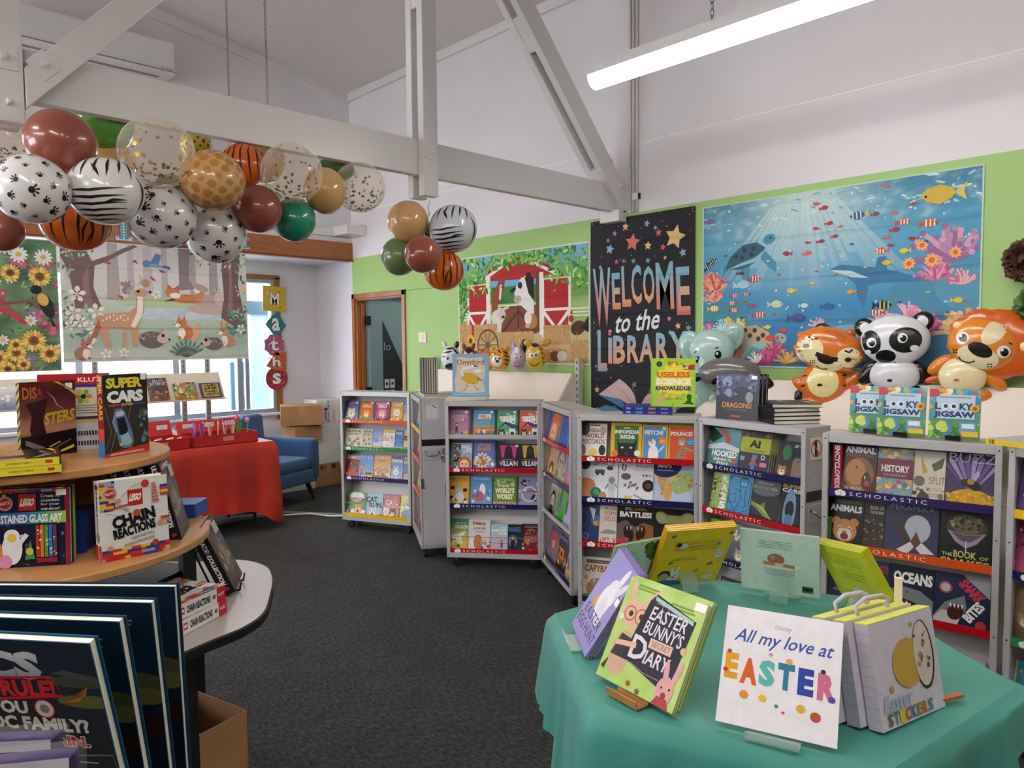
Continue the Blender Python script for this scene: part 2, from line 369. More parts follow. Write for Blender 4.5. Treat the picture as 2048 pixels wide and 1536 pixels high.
# door frame and leaf, store beyond
b = MB()
b.box(XR-.018, DY0-.05, 0, XR, DY0+.004, DZ+.05); b.box(XR-.018, DY0-.05, DZ, XR, DY1+.045, DZ+.05); b.box(XR-.018, DY1-.004, 0, XR, DY1+.045, DZ+.05)
dr = struct(b.build('door_1', M_timberv, bev=.003))
b = MB(); b.box(XR, DY0, 0, XR+.11, DY0+.02, DZ); b.box(XR, DY1-.03, 0, XR+.11, DY1, DZ); b.box(XR, DY0, DZ-.02, XR+.11, DY1, DZ); b.box(XR+.05, DY1-.045, 0, XR+.09, DY1-.03, DZ)
b.build('door_jamb', M_timberv, dr, bev=.002)
lf = MB().box(XR+.12, DY1-.085, .01, XR+.92, DY1-.045, DZ-.02).build('door_leaf', M_bluegrey, dr)
for z in (1.76, 1.0, .25): MB().box(XR+.085, DY1-.088, z-.05, XR+.135, DY1-.044, z+.05).build('hinge', M_black, lf)
# triangular display on the open leaf, seen through the doorway
a = Art(.8, 1.96)
a.poly([(.20, .90), (.20, .02), (.30, .02), (.58, .60)], '#2a2c33')
a.poly([(.19, .0), (.28, .0), (.62, .62), (.60, .66)], '#93aaac')
a.text('lo', .22, .73, .33, .775, '#9aa0a6', .0)
for i, (x, y) in enumerate(((.22, .52), (.31, .52), (.22, .46), (.31, .46), (.22, .40), (.31, .40), (.22, .34))): a.rect(x, y, x+.075, y+.05, '#c9ced0'); a.circ(x+.037, y+.025, .022, '#3c3f46', 8)
a.build('leaf_display', MATTEINK, lf, 'front', DY1-.085, 2e-4, (XR+.52, .01))
b = MB(); b.box(XR+.11, 4.2, 2.6, 6.8, 8.2, 2.7); b.box(6.75, 4.2, 0, 6.85, 8.2, 2.6); b.box(XR+.11, 8.2, 0, 6.85, 8.3, 2.6); b.box(XR+.11, 4.1, 0, 6.85, 4.2, 2.6)
struct(b.build('wall_store', M_bluegrey))
# metal floor strip and white cable
struct(MB().prism([(-1.5, 6.16), (3.05, 6.22), (3.42, 5.66), (3.39, 5.60), (3.02, 6.13), (-1.5, 6.08)], 0, .006).build('trim_3', mat('floor_strip', '#8b8784', .5, metal=.3)))
tag(MB().tube([(1.2, 6.1, .012), (1.9, 6.3, .012), (2.56, 6.25, .012), (2.86, 6.2, .012), (2.99, 5.99, .012), (3.17, 5.88, .012), (3.25, 5.67, .012), (3.37, 5.56, .012), (3.6, 5.3, .012)], .008, 6).build('power_cable', mat('cable_white', '#e8e4de', .4), smooth=True), 'white power cable lying along the carpet by the armchair', 'cable')
# ------------------------------------------------------------------ ceiling battens
M_lamp = mat('batten_diffuser', '#fff8f2', .4, emit=LAMP)
def chain(parent, x, y, z0, z1):
    b = MB(); z = z0; i = 0
    while z < z1:
        q = []
        for k in range(9):
            t = 2*pi*k/8; u, v = .008*cos(t), .017*sin(t); q.append((x+(u if i % 2 else 0), y+(0 if i % 2 else u), z+v))
        b.tube(q, .0022, 5, cap=False); z += .027; i += 1
    return b.build('hanging_chain', M_steel, parent)
M_lampoff = mat('batten_diffuser_off', '#e9e6e2', .4)
def batten(x, y0, y1, z, label, lit=True, ch=(.45, .62)):
    t = thing('ceiling_batten_light', label, 'ceiling light', (x, y0, z), group='suspended batten lights')
    L = y1-y0; b = MB(); P = [(-.055, .055), (-.055, .10), (.055, .10), (.055, .055)]
    My = Matrix(((1, 0, 0, 0), (0, 0, 1, 0), (0, 1, 0, 0), (0, 0, 0, 1)))
    b.prism(P, 0, L, M=My); b.build('housing', M_trim, t)
    D = [(.052*cos(a), .054-.054*sin(a)) for a in [pi*i/10 for i in range(11)]]
    d = MB(); d.prism(D, .004, L-.004, M=My); d.build('diffuser', M_lamp if lit else M_lampoff, t)
    for yy in (.0, L-.004):
        e = MB(); e.prism(D+[(-.055, .10), (.055, .10)], yy, yy+.004, M=My); e.build('end_cap', M_trim, t)
    for yy in ((ch[0], L-ch[1]) if ch else ()):
        chain(t, 0, yy, .10, zc(x)-z)
    return t
batten(2.72, .58, 2.24, 2.695, 'lit white batten light hanging on chains above the ocean wall hanging')
batten(2.5, 4.75, 6.15, 2.43, 'lit batten light hung on chains behind the balloon garland', True, (.35, .40))
for i, (x, y) in enumerate(((-.2, 5.0), (-.2, 3.0), (-.2, .6), (-3.0, 4.8), (-3.0, 1.2), (-1.6, 1.7), (1.2, -1.9), (.35, -.45))):  # extra out-of-view battens, added to brighten the far end, ceiling and truss
    batten(x, y, y+1.6, 2.70, ['unseen batten light added at the left end of the alcove wall', 'unseen batten light added overhead left of the garland', 'unseen batten light added overhead left of the viewer', 'unseen batten light added in the far left row by the alcove', 'unseen batten light added in the middle of the far left row', 'unseen batten light added between the left rows near the truss', 'unseen batten light added behind the viewer', 'unseen batten light added directly above the viewer'][i])
batten(5.2, 5.0, 6.3, 2.45, 'unseen batten light added to the store ceiling beyond the doorway', True, None)  # out-of-view lamp added so the open door leaf is not dark
# ------------------------------------------------------------------ roof truss
tr = thing('roof_truss', 'white painted timber roof truss with bolted posts and braces', 'truss', (0, 3.24, 2.43))
def tp(name, b, bev=.004): return b.build(name, M_truss, tr, loc=(0, -3.24, -2.43), bev=bev)
tp('bottom_chord', MB().box(-XR, 3.24, 2.43, XR, 3.29, 2.62))
def slat(x0, z0, x1, z1, wd, y0, y1):
    d = Vector((x1-x0, z1-z0)).normalized(); q = Vector((-d.y, d.x))*wd/2
    P = [(x0+q.x, z0+q.y), (x0-q.x, z0-q.y), (x1-q.x, z1-q.y), (x1+q.x, z1+q.y)]
    return MB().prism(P, y0, y1, M=Matrix(((1, 0, 0, 0), (0, 0, 1, 0), (0, 1, 0, 0), (0, 0, 0, 1))))
def bolt(x, z, y=3.19, s=.04, rot=0):
    M = Matrix.Translation((x, y, z)) @ Matrix.Rotation(rot, 4, 'Y')
    p = MB(); p.box(-s, -.004, -s, s, 0, s, M=M); o = tp('bolt_plate', p, .001)
    h = MB(); h.lathe([(.016, 0), (.016, .012), (.009, .013), (.009, .02)], 6, M=M @ Matrix.Rotation(pi/2, 4, 'X')); h.build('bolt', M_truss, o)
for x0, x1, zb in ((2.445, 2.542, 2.315), (.50, .625, 2.33), (-2.0, -1.9, 2.33)):
    for y0, y1 in ((3.19, 3.24), (3.29, 3.34)): tp('post', MB().box(x0, y0, zb, x1, y1, zc(x0)-.02))
    for zz in (3.32, 4.2): tp('packer', MB().box(x0+.004, 3.24, zz, x1-.004, 3.29, zz+.12))
bolt(2.495, 2.55); bolt(.565, 2.56, s=.045); bolt(.69, 2.56, rot=-.8, s=.042)
h = MB(); h.lathe([(.012, 0), (.012, .012), (.006, .02)], 6, M=Matrix.Translation((.575, 3.19, 2.40)) @ Matrix.Rotation(pi/2, 4, 'X')); tp('bolt', h, 0)
tp('brace', MB().prism([(.6285, 2.387), (.6285, 2.536), (2.03, 4.06), (2.10, 3.985)], 3.19, 3.238, M=Matrix(((1, 0, 0, 0), (0, 0, 1, 0), (0, 1, 0, 0), (0, 0, 0, 1)))))
for y0, y1 in ((3.19, 3.24), (3.29, 3.34)):
    tp('brace', slat(4.255, 2.46, 2.575, 4.28, .135, y0, y1))
for t0 in (.06, .50, .95): tp('packer', slat(4.255-1.68*t0, 2.46+1.82*t0, 4.255-1.68*(t0+.09), 2.46+1.82*(t0+.09), .13, 3.24, 3.29))
for x, z in ((4.05, 2.76), (4.16, 2.60)):
    h = MB(); h.lathe([(.014, 0), (.014, .01), (.007, .02)], 6, M=Matrix.Translation((x, 3.19, z)) @ Matrix.Rotation(pi/2, 4, 'X')); tp('bolt', h, 0)
tp('wall_plate', MB().box(XR-.10, 3.19, 2.36, XR, 3.36, 2.44))
# conduits on the wall
cn = thing('wall_conduit', 'white painted conduit pipes with a small outlet box beside the truss end', 'conduit', (XR, 3.1, 2.4))
for dy in (0, .028, .056): MB().tube([(-.012, dy, .02), (-.012, dy, 1.70)], .0095, 8).build('pipe', M_trim, cn, smooth=True)
MB().box(-.03, -.025, .10, 0, .03, .15).build('outlet_box', M_trim, cn, bev=.004); MB().box(-.032, -.028, .105, -.005, -.024, .145).build('outlet_gap', M_black, cn)
# air conditioner, trunking, switch
ac = thing('air_conditioner', 'white wall air conditioner under the ceiling of the end wall', 'air conditioner', (1.2, YL, 3.80))
MB().box(0, -.22, .02, 1.21, 0, .30).build('casing', M_trim, ac, bev=.02)
MB().box(.01, -.226, .045, 1.2, -.22, .05).build('panel_groove', mat('groove_grey', '#77736f', .6), ac)
MB().add([(.03, -.222, .045), (1.10, -.222, .045), (1.10, -.10, .012), (.03, -.10, .012), (.03, -.20, .06), (1.10, -.20, .06), (1.1, -.1, .06), (.03, -.1, .06)], [(0, 3, 2, 1), (4, 5, 6, 7), (0, 1, 5, 4), (1, 2, 6, 5), (2, 3, 7, 6), (3, 0, 4, 7)]).build('air_flap', mat('flap_grey', '#8c8783', .5), ac)
a = Art(.12, .02, '#d8d6d3'); a.text('9 8:8', .1, .2, .8, .8, '#6c6a68', 0); a.build('status_print', MATTEINK, ac, 'front', -.221, 1e-4, (1.14, .055))
tk = thing('cable_trunking', 'white plastic cable trunking above the timber header in the corner', 'trunking', (3.4, YL, 2.63))
MB().box(-2.4, -.05, .0, .80, 0, .085).build('trunk', M_trim, tk, bev=.004); MB().box(.60, -.30, .0, .838, 0, .092).build('corner_box', M_trim, tk, bev=.004)
sw = tag(MB().box(XR-.012, 5.53, 1.52, XR, 5.65, 1.62).build('light_switch', mat('switch_cream', '#e6ddc2', .4), bev=.003), 'cream switch plate on the green wall beside the doorway', 'switch')
MB().box(XR-.018, 5.575, 1.545, XR-.012, 5.605, 1.595).build('rocker', mat('switch_cream2', '#efe8d4', .35), sw, bev=.002)
# ------------------------------------------------------------------ books
PAGE = lin('#e9e2d2')
def bookmesh(name, w, h, t, col, hard, parent=None, ink=None):
    c = .0022 if hard else .0008; i = .003 if hard else .0006
    col = lin(col) if isinstance(col, str) else col
    b = MB(); b.box(-w/2, 0, 0, w/2, c, h, 0, col); b.box(-w/2, t-c, 0, w/2, t, h, 0, col); b.box(-w/2, c, 0, -w/2+c, t-c, h, 0, col)
    o = b.build(name, ink or INK, parent)
    p = MB(); p.box(-w/2+c, c, i, w/2-i*1.5, t-c, h-i, 0, PAGE); p.build('pages', MATTEINK, o)
    return o
def book(w, h, t, col, art, label, loc, yaw=0, tilt=0, roll=0, hard=False, name='book', cat='book', group=None, back=None, spine=None, ink=None):
    """front cover on the local plane y=0 facing -y, bottom centre at the origin; tilt leans the top back"""
    o = bookmesh(name, w, h, t, col, hard, None, ink)
    if art:
        a = Art(w, h, None); art(a); a.build('cover_print', ink or INK, o, 'front', 0)
    if back:
        a = Art(w, h, None); back(a); a.build('back_print', INK, o, 'back', t)
    if spine:
        a = Art(t, h, None); spine(a); a.build('spine_print', INK, o, 'left', t/2, off=(-w/2, 0))
    o.location = loc; o.rotation_euler = (-tilt, roll, yaw)
    return tag(o, label, cat, group)
def stackbook(w, h, t, col, art, label, loc, yaw=0, hard=True, group=None, name='book', spine=None, flip=False):
    """lying flat: front cover up; spine along local -x"""
    o = bookmesh(name, w, h, t, col, hard)
    if art:
        a = Art(w, h, None); art(a); a.build('cover_print', INK, o, 'front', 0)
    if spine:
        a = Art(t, h, None); spine(a); a.build('spine_print', INK, o, 'left', t/2, off=(-w/2, 0))
    o.location = (loc[0], loc[1], loc[2]+t); o.rotation_euler = (-pi/2, 0, yaw)
    return tag(o, label, 'book', group)
# -- small picture motifs used on covers
W_, K_ = '#f4f2ee', '#141416'
def person(a, x, y, s, top, legs='#39456b', hair='#3b2418', skin='#dca681'):
    k = a.asp
    a.poly([(x-.13*s, y), (x-.03*s, y), (x, y+.3*s*k), (x+.03*s, y), (x+.13*s, y), (x+.12*s, y+.42*s*k), (x-.12*s, y+.42*s*k)], legs)
    a.poly([(x-.14*s, y+.36*s*k), (x+.14*s, y+.36*s*k), (x+.17*s, y+.70*s*k), (x-.17*s, y+.70*s*k)], top)
    a.stroke([(x-.15*s, y+.66*s*k), (x-.27*s, y+.45*s*k)], .07*s, skin); a.stroke([(x+.15*s, y+.66*s*k), (x+.28*s, y+.5*s*k)], .07*s, skin)
    a.circ(x, y+.84*s*k, .16*s, hair, 12); a.circ(x, y+.81*s*k, .13*s, skin, 12)
def face(a, x, y, r, skin='#e0b08c', hair='#5a3320', wild=False):
    if wild: a.star(x, y+.15*r*a.asp, r*1.5, hair, 11, .82)
    a.circ(x, y+.2*r*a.asp, r*1.22, hair); a.ell(x, y-.05*r*a.asp, r*.92, r*.95*a.asp, skin)
    for s in (-1, 1): a.ell(x+s*r*.36, y, r*.14, r*.2*a.asp, K_, 8)
    a.stroke([(x-.3*r, y-.45*r*a.asp), (x, y-.56*r*a.asp), (x+.3*r, y-.45*r*a.asp)], r*.09, '#7d2f2a')
def beast(a, x, y, r, c, inner='#f2e2c4', ears='point', nose=K_, mouth=None):
    k = a.asp
    for s in (-1, 1):
        if ears == 'point': a.poly([(x+s*r*.85, y+.25*r*k), (x+s*r*.8, y+1.25*r*k), (x+s*r*.2, y+.85*r*k)], c)
        elif ears == 'round': a.circ(x+s*r*.75, y+.75*r*k, r*.38, c, 12)
        elif ears == 'long': a.ell(x+s*r*.4, y+1.3*r*k, r*.2, r*.75*k, c, 12, rot=-s*.25)
        elif ears == 'flop': a.ell(x+s*r*.95, y+.2*r*k, r*.28, r*.6*k, '#a5632f', 12, rot=s*.3)
    a.circ(x, y, r, c); a.ell(x, y-.35*r*k, r*.6, r*.5*k, inner)
    for s in (-1, 1): a.ell(x+s*r*.4, y+.2*r*k, r*.15, r*.18*k, W_, 10); a.ell(x+s*r*.4, y+.2*r*k, r*.08, r*.11*k, K_, 8)
    a.ell(x, y-.15*r*k, r*.2, r*.13*k, nose, 10)
    if mouth: a.ell(x, y-.52*r*k, r*.34, r*.3*k, mouth, 12)
def busy(a, pal, n, x0=0, y0=0, x1=1, y1=1, s0=.03, s1=.09, seed=1):
    rr = random.Random(seed)
    for i in range(n):
        x, y, s = rr.uniform(x0, x1), rr.uniform(y0, y1), rr.uniform(s0, s1)
        if i % 3: a.ell(x, y, s, s*rr.uniform(.5, 1.3)*a.asp, rr.choice(pal), 9, rot=rr.uniform(0, 3))
        else: a.poly([(x+s*cos(t+rr.uniform(-.3, .3)), y+s*sin(t)*a.asp) for t in (0, 1.3, 2.5, 3.7, 5)], rr.choice(pal))
def sticker(a, x=.86, y=.92): a.rect(x-.06, y-.03, x+.07, y+.045, W_)
def vg(c0, c1):
    p, q = lin(c0), lin(c1); return lambda x, y: mixc(p, q, y)
def bgv(a, c0, c1, n=4): a.grid(1, n, vg(c0, c1))
# ------------------------------------------------------------------ metal rolling display cases
M_case = mat('case_aluminium', '#c0bebe', .4, metal=.25, var=.08, vscale=3)
M_casein = mat('case_sheet', '#b4b1b1', .45, metal=.2, var=.06, vscale=4)
M_board = mat('case_backrest', '#c9c6c2', .45, metal=.15)
M_wire = mat('guard_wire', '#dcdcdc', .25, metal=.8)
STR = {'o': '#d8551e', 'g': '#2f8a4c', 'n': '#1d1c52', 'p': '#33255f', 'y': '#ecbd0c', 'r': '#b51220', 's': None}
ROWZ = (.905, .682, .438, .132); HC, ZB = 1.13, .07
CASES = {}
def case(key, x, y, deg, W, strips, label, D=.18, handle=False):
    th = rad(deg); t = thing('display_case', label, 'display case', (x, y, 0), th, 'rolling metal book cases'); CASES[key] = (x, y, th, W)
    P = .023
    def bd(nm, b, m=M_case, par=t, **k): return b.build(nm, m, par, **k)
    bd('back_panel', MB().box(.003, D-.004, ZB, W-.003, D, HC-.004), M_casein)
    for sx in (0, W-.004):
        o = bd('side_panel', MB().box(sx, .004, ZB, sx+.004, D-.004, HC-.004), M_case)
        r = MB()
        for z in (.1, .3, .5, .7, .9, 1.09):
            for yy in (.03, D-.03): r.lathe([(.004, 0), (.003, .002)], 6, M=Matrix.Translation((sx if sx == 0 else sx+.004, yy, z)) @ Matrix.Rotation(-pi/2 if sx == 0 else pi/2, 4, 'Y'))
        r.build('rivets', M_steel, o)
    bd('top_panel', MB().box(0, 0, HC-.004, W, D, HC), M_case); bd('bottom_panel', MB().box(0, 0, ZB, W, D, ZB+.02), M_case)
    for sx in (0, W-P):
        o = bd('corner_post', MB().box(sx, -.004, ZB, sx+P, .012, HC), M_case, bev=.002)
        r = MB()
        for z in (.09, .42, .78, 1.11): r.lathe([(.0035, 0), (.003, .002)], 6, M=Matrix.Translation((sx+P/2, -.004, z)) @ Matrix.Rotation(pi/2, 4, 'X'))
        r.build('rivets', M_black, o)
    bd('top_lip', MB().box(P, -.003, HC-.036, W-P, .01, HC), M_case, bev=.002)
    bd('bottom_lip', MB().box(P, -.003, ZB, W-P, .01, .103), M_case)
    for z, k in zip(ROWZ, strips):
        zt = min(z+.21, 1.09) if z > .2 else z+.235
        b = MB(); b.box(P*.3, .008, z-.033, W-P*.3, .10, z-.028); o = bd('shelf', b, M_casein)
        b = MB(); b.add([(P*.3, .085, z-.028), (W-P*.3, .085, z-.028), (W-P*.3, D-.012, zt), (P*.3, D-.012, zt), (P*.3, .09, z-.028), (W-P*.3, .09, z-.028), (W-P*.3, D-.007, zt), (P*.3, D-.007, zt)], [(0, 1, 2, 3), (7, 6, 5, 4), (0, 4, 5, 1), (1, 5, 6, 2), (2, 6, 7, 3), (3, 7, 4, 0)]); b.build('backrest', M_board, o)
        s = MB()
        if STR[k]:
            s.box(P, -.001, z-.032, W-P, .003, z, 0, lin(STR[k])); st = s.build('shelf_strip', INK, o)
            wi = W-2*P; a = Art(wi, .032); c = W_ if k != 'y' else '#f0cf5a'
            a.ell(.085, .36, .028, .24, c); a.circ(.085, .64, .017, c); a.circ(.067, .45, .02, c, 10); a.circ(.103, .45, .02, c, 10); a.stroke([(.085, .22), (.085, .7)], .003, STR[k]); a.build('strip_logo', INK, st, 'front', -.001, 1e-4, (W/2, z-.032)); a = Art(wi, .032)
            a.text('SCHOLASTIC', .145, .24, .63, .74, c, .0, sp=1.45)
            a.build('strip_lettering', INK, st, 'front', -.001, 1e-4, (W/2, z-.032))
        else: MB().box(P, -.002, z-.026, W-P, .006, z).build('shelf_lip', M_case, o)
    bd('guard_wire', MB().tube([(P*.5, -.006, .215), (W-P*.5, -.006, .212)], .0022, 6), M_wire)
    for cx in (.06, W-.06):
        for cy in (.03, D-.03):
            o = bd('caster', MB().tube([(cx, cy, ZB), (cx, cy, .052), (cx+.008, cy, .035)], [.014, .013, .008], 8), M_steel)
            wb = MB(); wb.lathe([(.012, -.010), (.031, -.010), (.0315, -.006), (.0315, .006), (.031, .010), (.012, .010)], 16, M=Matrix.Translation((cx+.006, cy, .0315)) @ Matrix.Rotation(pi/2, 4, 'X')); wb.build('wheel', M_black, o, smooth=False)
    if handle is not None:   # outer end panel hardware
        sx, sg = (W, 1) if handle in ('R', True) else (0, -1)
        def sb(x0, y0, z0, x1, y1, z1): return MB().box(min(sx+sg*x0, sx+sg*x1), y0, z0, max(sx+sg*x0, sx+sg*x1), y1, z1)
        bd('latch_band', sb(.0, .008, .80, .003, D-.004, .845), M_black)
        hp = bd('handle_plate', sb(.0, .02, .70, .004, D-.04, .785), M_case, bev=.002)
        zz = .765; q = [(sx+sg*.006, .03, .76), (sx+sg*.03, .032, .755), (sx+sg*.04, .05, .735), (sx+sg*.04, D-.07, .735), (sx+sg*.03, D-.052, .755), (sx+sg*.006, D-.05, .76)]
        MB().tube(q, .006, 8).build('grip', M_steel, hp, smooth=True)
        bd('hinge', sb(0, -.002, .50, .008, .02, .57), M_steel); bd('clasp', sb(0, D-.03, .68, .014, D-.012, .78), M_steel, bev=.002)
    return t
case('c1', 3.14, 5.273, -65.8, .65, 'ogpy', 'metal book case with orange, green and yellow strips beside the armchair')
case('c1r', 3.39, 4.635, -120.8, .635, 'yoos', 'metal book case turned edge on showing its handle and latch', handle='R')
case('c2', 3.071, 3.82, -51.75, .642, 'srnr', 'metal book case facing the viewer with a bird picture book on top')
case('c2r', 3.455, 3.297, -122.5, .69, 'rnsn', 'metal book case turned sideways left of the animal fact books', handle=None)
case('c3', 2.988, 2.582, -62.6, .638, 'rnrn', 'metal book case of fact books below the black welcome hanging', handle=None)
case('c4', 3.262, 2.001, -100.96, .616, 'nrnn', 'metal book case carrying a stack of black hardbacks on its top', handle='R')
case('c5', 3.033, 1.276, -83.9, .626, 'porr', 'metal book case under the row of three jigsaw books', handle=None)
case('c6', 3.105, .635, -106, .62, 'yngo', 'metal book case cut off by the right edge of the picture', handle=None)
# small notices riveted to case ends
def casepoint(key, u, v, z):
    x, y, th, W = CASES[key]; return (x+u*cos(th)-v*sin(th), y+u*sin(th)+v*cos(th), z)
def notice(key, side, art, w, h, v, z, label):
    x, y, th, W = CASES[key]; p = casepoint(key, W+.002 if side == 'R' else -.002, v, z)
    o = MB().box(-w/2, -.0008, 0, w/2, .0004, h, 0, lin('#dedbd6')).build('notice_sticker', MATTEINK); a = Art(w, h); art(a); a.build('sticker_print', MATTEINK, o, 'front', -.0008)
    o.location = p; o.rotation_euler = (0, 0, th+(pi/2 if side == 'R' else -pi/2)); return tag(o, label, 'sticker')
def _no(a):
    a.rect(0, 0, 1, 1, '#e4e0da'); a.stroke([(.5, .15), (.45, .8)], .22, K_); a.circ(.45, .82, .1, K_); a.ring(.5, .5, .42, .08, '#c2402e'); a.stroke([(.22, .78), (.78, .22)], .08, '#c2402e')
notice('c4', 'R', _no, .085, .10, .07, .985, 'square warning sticker with a red crossed out circle on a case end')
notice('c1r', 'R', lambda a: (a.rect(0, 0, 1, 1, '#cfcccb'), a.stroke([(.08, .1), (.08, .7), (.3, .95), (.75, .95), (.92, .7), (.92, .1), (.08, .1)], .02, '#b9b5b4'), a.stroke([(.5, .95), (.7, .88), (.85, .78)], .06, '#4a2a26')), .09, .10, .085, .985, 'torn pale sticker above the black latch band of the turned case')
# ------------------------------------------------------------------ books in the cases
PLACE = {'c1': 'case beside armchair', 'c1r': 'edge-on case', 'c2': 'case under bird book', 'c2r': 'sideways middle case', 'c3': 'case under black hanging', 'c4': 'case under black stack', 'c5': 'case under jigsaw books', 'c6': 'right edge case'}
ROWN = ('top row', 'second row', 'third row', 'bottom row')
_seen = {}
def upx(key, px, v=.05):
    """distance along a case front of what the photograph shows at column px (measured on the row's own plane)"""
    x, y, th, W = CASES[key]; n = Vector((-sin(th), cos(th))); o = Vector((x, y))+n*v
    cxr = ((px-1024)/1463, -(960-768)/1463, -1.0)
    d = Vector((RX[0][0]*cxr[0]+RX[0][1]*cxr[1]+RX[0][2]*cxr[2], RX[1][0]*cxr[0]+RX[1][1]*cxr[1]+RX[1][2]*cxr[2]))
    tt = n.dot(o)/n.dot(d); p = d*tt-o; return p.x*cos(th)+p.y*sin(th)
def row(key, r, items, off=0.0, tilt=.22):
    """items: (px left, px right, height, colour, description, art, copies behind, thickness)"""
    x, y, th, W = CASES[key]; z = ROWZ[r]-.0278; v = .026
    for it in items:
        p0, p1, h, col, desc, art = it[:6]; n = it[6] if len(it) > 6 else 1; t = it[7] if len(it) > 7 else .011
        u0, u1 = upx(key, p0), upx(key, p1); wd = max(.05, u1-u0); lim = (W-.006)
        if u1 > lim: u1 = lim; u0 = u1-wd
        u0 = max(.006, u0); wd = u1-u0 if u1-u0 > .03 else wd
        lab = f'{desc}, {ROWN[r]}, {PLACE[key]}'
        src = None
        for k in range(n):
            uu = (u0+u1)/2+k*.004; vv = v+k*(t+.001)/cos(tilt)
            if uu+wd/2 > W-.005: uu = W-.005-wd/2
            loc = casepoint(key, uu, vv, z+k*.0)
            if src is None:
                src = book(wd, h, t, col, art, lab, loc, th, tilt, name='paperback_book', group=f'books in {PLACE[key]}')
            else:
                c = copy_tree(src); c.location = loc; c['label'] = ('next copy behind the ' if k == 1 else 'rearmost copy of the ' if k == n-1 else 'third copy back of the ')+desc
        v += .0045+(0 if n == 1 else 0)
B = lambda *s: s
# case 1 (px from a x4.517 crop at 660,760)
q = lambda x: 660+x/4.517
row('c1', 0, [
 (q(150), q(272), .175, '#2b3a6e', 'dark blue comic with a fluffy hero', lambda a: (bgv(a, '#5b8ac6', '#22275e'), a.text('DRAGON', .2, .84, .8, .95, '#c64a64'), beast(a, .5, .42, .3, '#cdbb9a'), busy(a, ['#8fc1ea', '#e9dcb8', '#54699e'], 14, 0, 0, 1, .3), sticker(a)), 1),
 (q(280), q(407), .175, '#c8522a', 'orange and green comic with a dragon', lambda a: (bgv(a, '#4da04c', '#8e2f1f'), a.circ(.5, .55, .42, '#d9522c'), a.text('DRAGON', .12, .84, .88, .95, '#ef7f30'), a.text('GIRLS', .15, .70, .85, .85, '#f6d44c', .04), beast(a, .5, .4, .22, '#e8962e'), busy(a, ['#f2b33c', '#5aae4f', '#cf3f28'], 16, 0, 0, 1, .3), sticker(a)), 1),
 (q(410), q(547), .175, '#8c2a5c', 'magenta comic with a pink dragon', lambda a: (bgv(a, '#34204e', '#a32f68'), a.circ(.5, .45, .38, '#c1446f'), a.text('DRAGON', .1, .84, .9, .95, '#f0b6cf', .03), a.text('GIRLS', .2, .71, .8, .85, '#fbe9ef', .04), beast(a, .52, .42, .24, '#e58fa0'), busy(a, ['#52316e', '#d76c8c', '#2b1d40'], 16, 0, 0, 1, .32), sticker(a)), 1),
 (q(555), q(665), .175, '#d9a43c', 'golden comic with a small monster', lambda a: (bgv(a, '#e0b05a', '#c98d2e'), a.text('LOVE', .2, .78, .8, .93, '#efe3b0', .03), beast(a, .5, .5, .26, '#f3ead2'), busy(a, ['#4a3a63', '#e8d79b', '#b06a2c'], 16, .05, 0, .95, .35), sticker(a)), 1),
 (q(668), q(735), .17, '#4f83bd', 'blue and yellow comic beside the post', lambda a: (bgv(a, '#e8c84e', '#5a8cc4'), busy(a, ['#f1e6b9', '#2f4f8a'], 8)), 1)])
row('c1', 1, [
 (q(150), q(310), .17, '#d5cbb6', 'beige comic with whale and jellyfish doodles', lambda a: (a.rect(0, 0, 1, 1, '#d8cfba'), a.text('NARWHAL', .1, .82, .9, .95, K_), a.text('AND JELLY', .14, .68, .86, .79, K_), *[(a.circ(x, y, .08, '#3c3c3a'), a.circ(x, y+.01, .05, '#b9b09c')) for x, y in ((.25, .45), (.7, .52), (.4, .28), (.78, .3), (.55, .4))], busy(a, ['#e2a13a', '#4a4a46', '#8d8472'], 9, .1, .02, .9, .2)), 1),
 (q(285), q(390), .17, '#cdc3ae', 'beige doodle comic half hidden by its twin', lambda a: (a.rect(0, 0, 1, 1, '#d2c9b4'), a.text('NARWHAL', .1, .82, .95, .95, K_), a.text('AND JELLY', .14, .68, .9, .79, K_), *[(a.circ(x, y, .1, '#3c3c3a'), a.circ(x, y+.01, .06, '#b9b09c')) for x, y in ((.35, .45), (.75, .52), (.5, .28), (.8, .3))]), 1),
 (q(368), q(478), .17, '#7b9bd0', 'sky blue comic with a red base', lambda a: (bgv(a, '#d8e0ee', '#6b8ed0'), a.rect(0, 0, 1, .2, '#c8362e'), a.ell(.5, .5, .25, .13, '#7d97cf'), a.circ(.75, .6, .12, '#e6c65a'), a.rect(.1, .12, .9, .18, '#edd268')), 1),
 (q(470), q(585), .17, '#e2dcc6', 'white comic with a yellow title band', lambda a: (a.rect(0, 0, 1, 1, '#e6e0cc'), a.rect(0, .84, 1, 1, '#e4bf3b'), busy(a, ['#c9c6d8', '#f7f5ee', '#8d8fb0', '#dcb4a2'], 14, .15, .25, .85, .75, .06, .14), a.rect(0, 0, 1, .18, '#6aa7bd')), 1),
 (q(575), q(662), .17, '#2b62b0', 'bright blue comic with jumping dogs', lambda a: (bgv(a, '#5aa0e0', '#2458a6'), a.text('DOG', .2, .78, .8, .9, '#efeff2'), busy(a, ['#1c2f66', '#f0d257', '#22427f'], 8, .1, .3, .9, .6), a.rect(0, 0, 1, .2, '#dcae33'), a.rect(.2, .03, .8, .16, '#c1442c')), 1),
 (q(645), q(735), .17, '#d9b92c', 'yellow comic with a black outlined hero', lambda a: (bgv(a, '#e6d06a', '#dcbc20'), a.ell(.4, .62, .3, .12, '#1f1a18'), a.ell(.45, .6, .22, .08, '#8c3b24'), a.rect(0, 0, 1, .22, '#6aa1c9')), 1)])
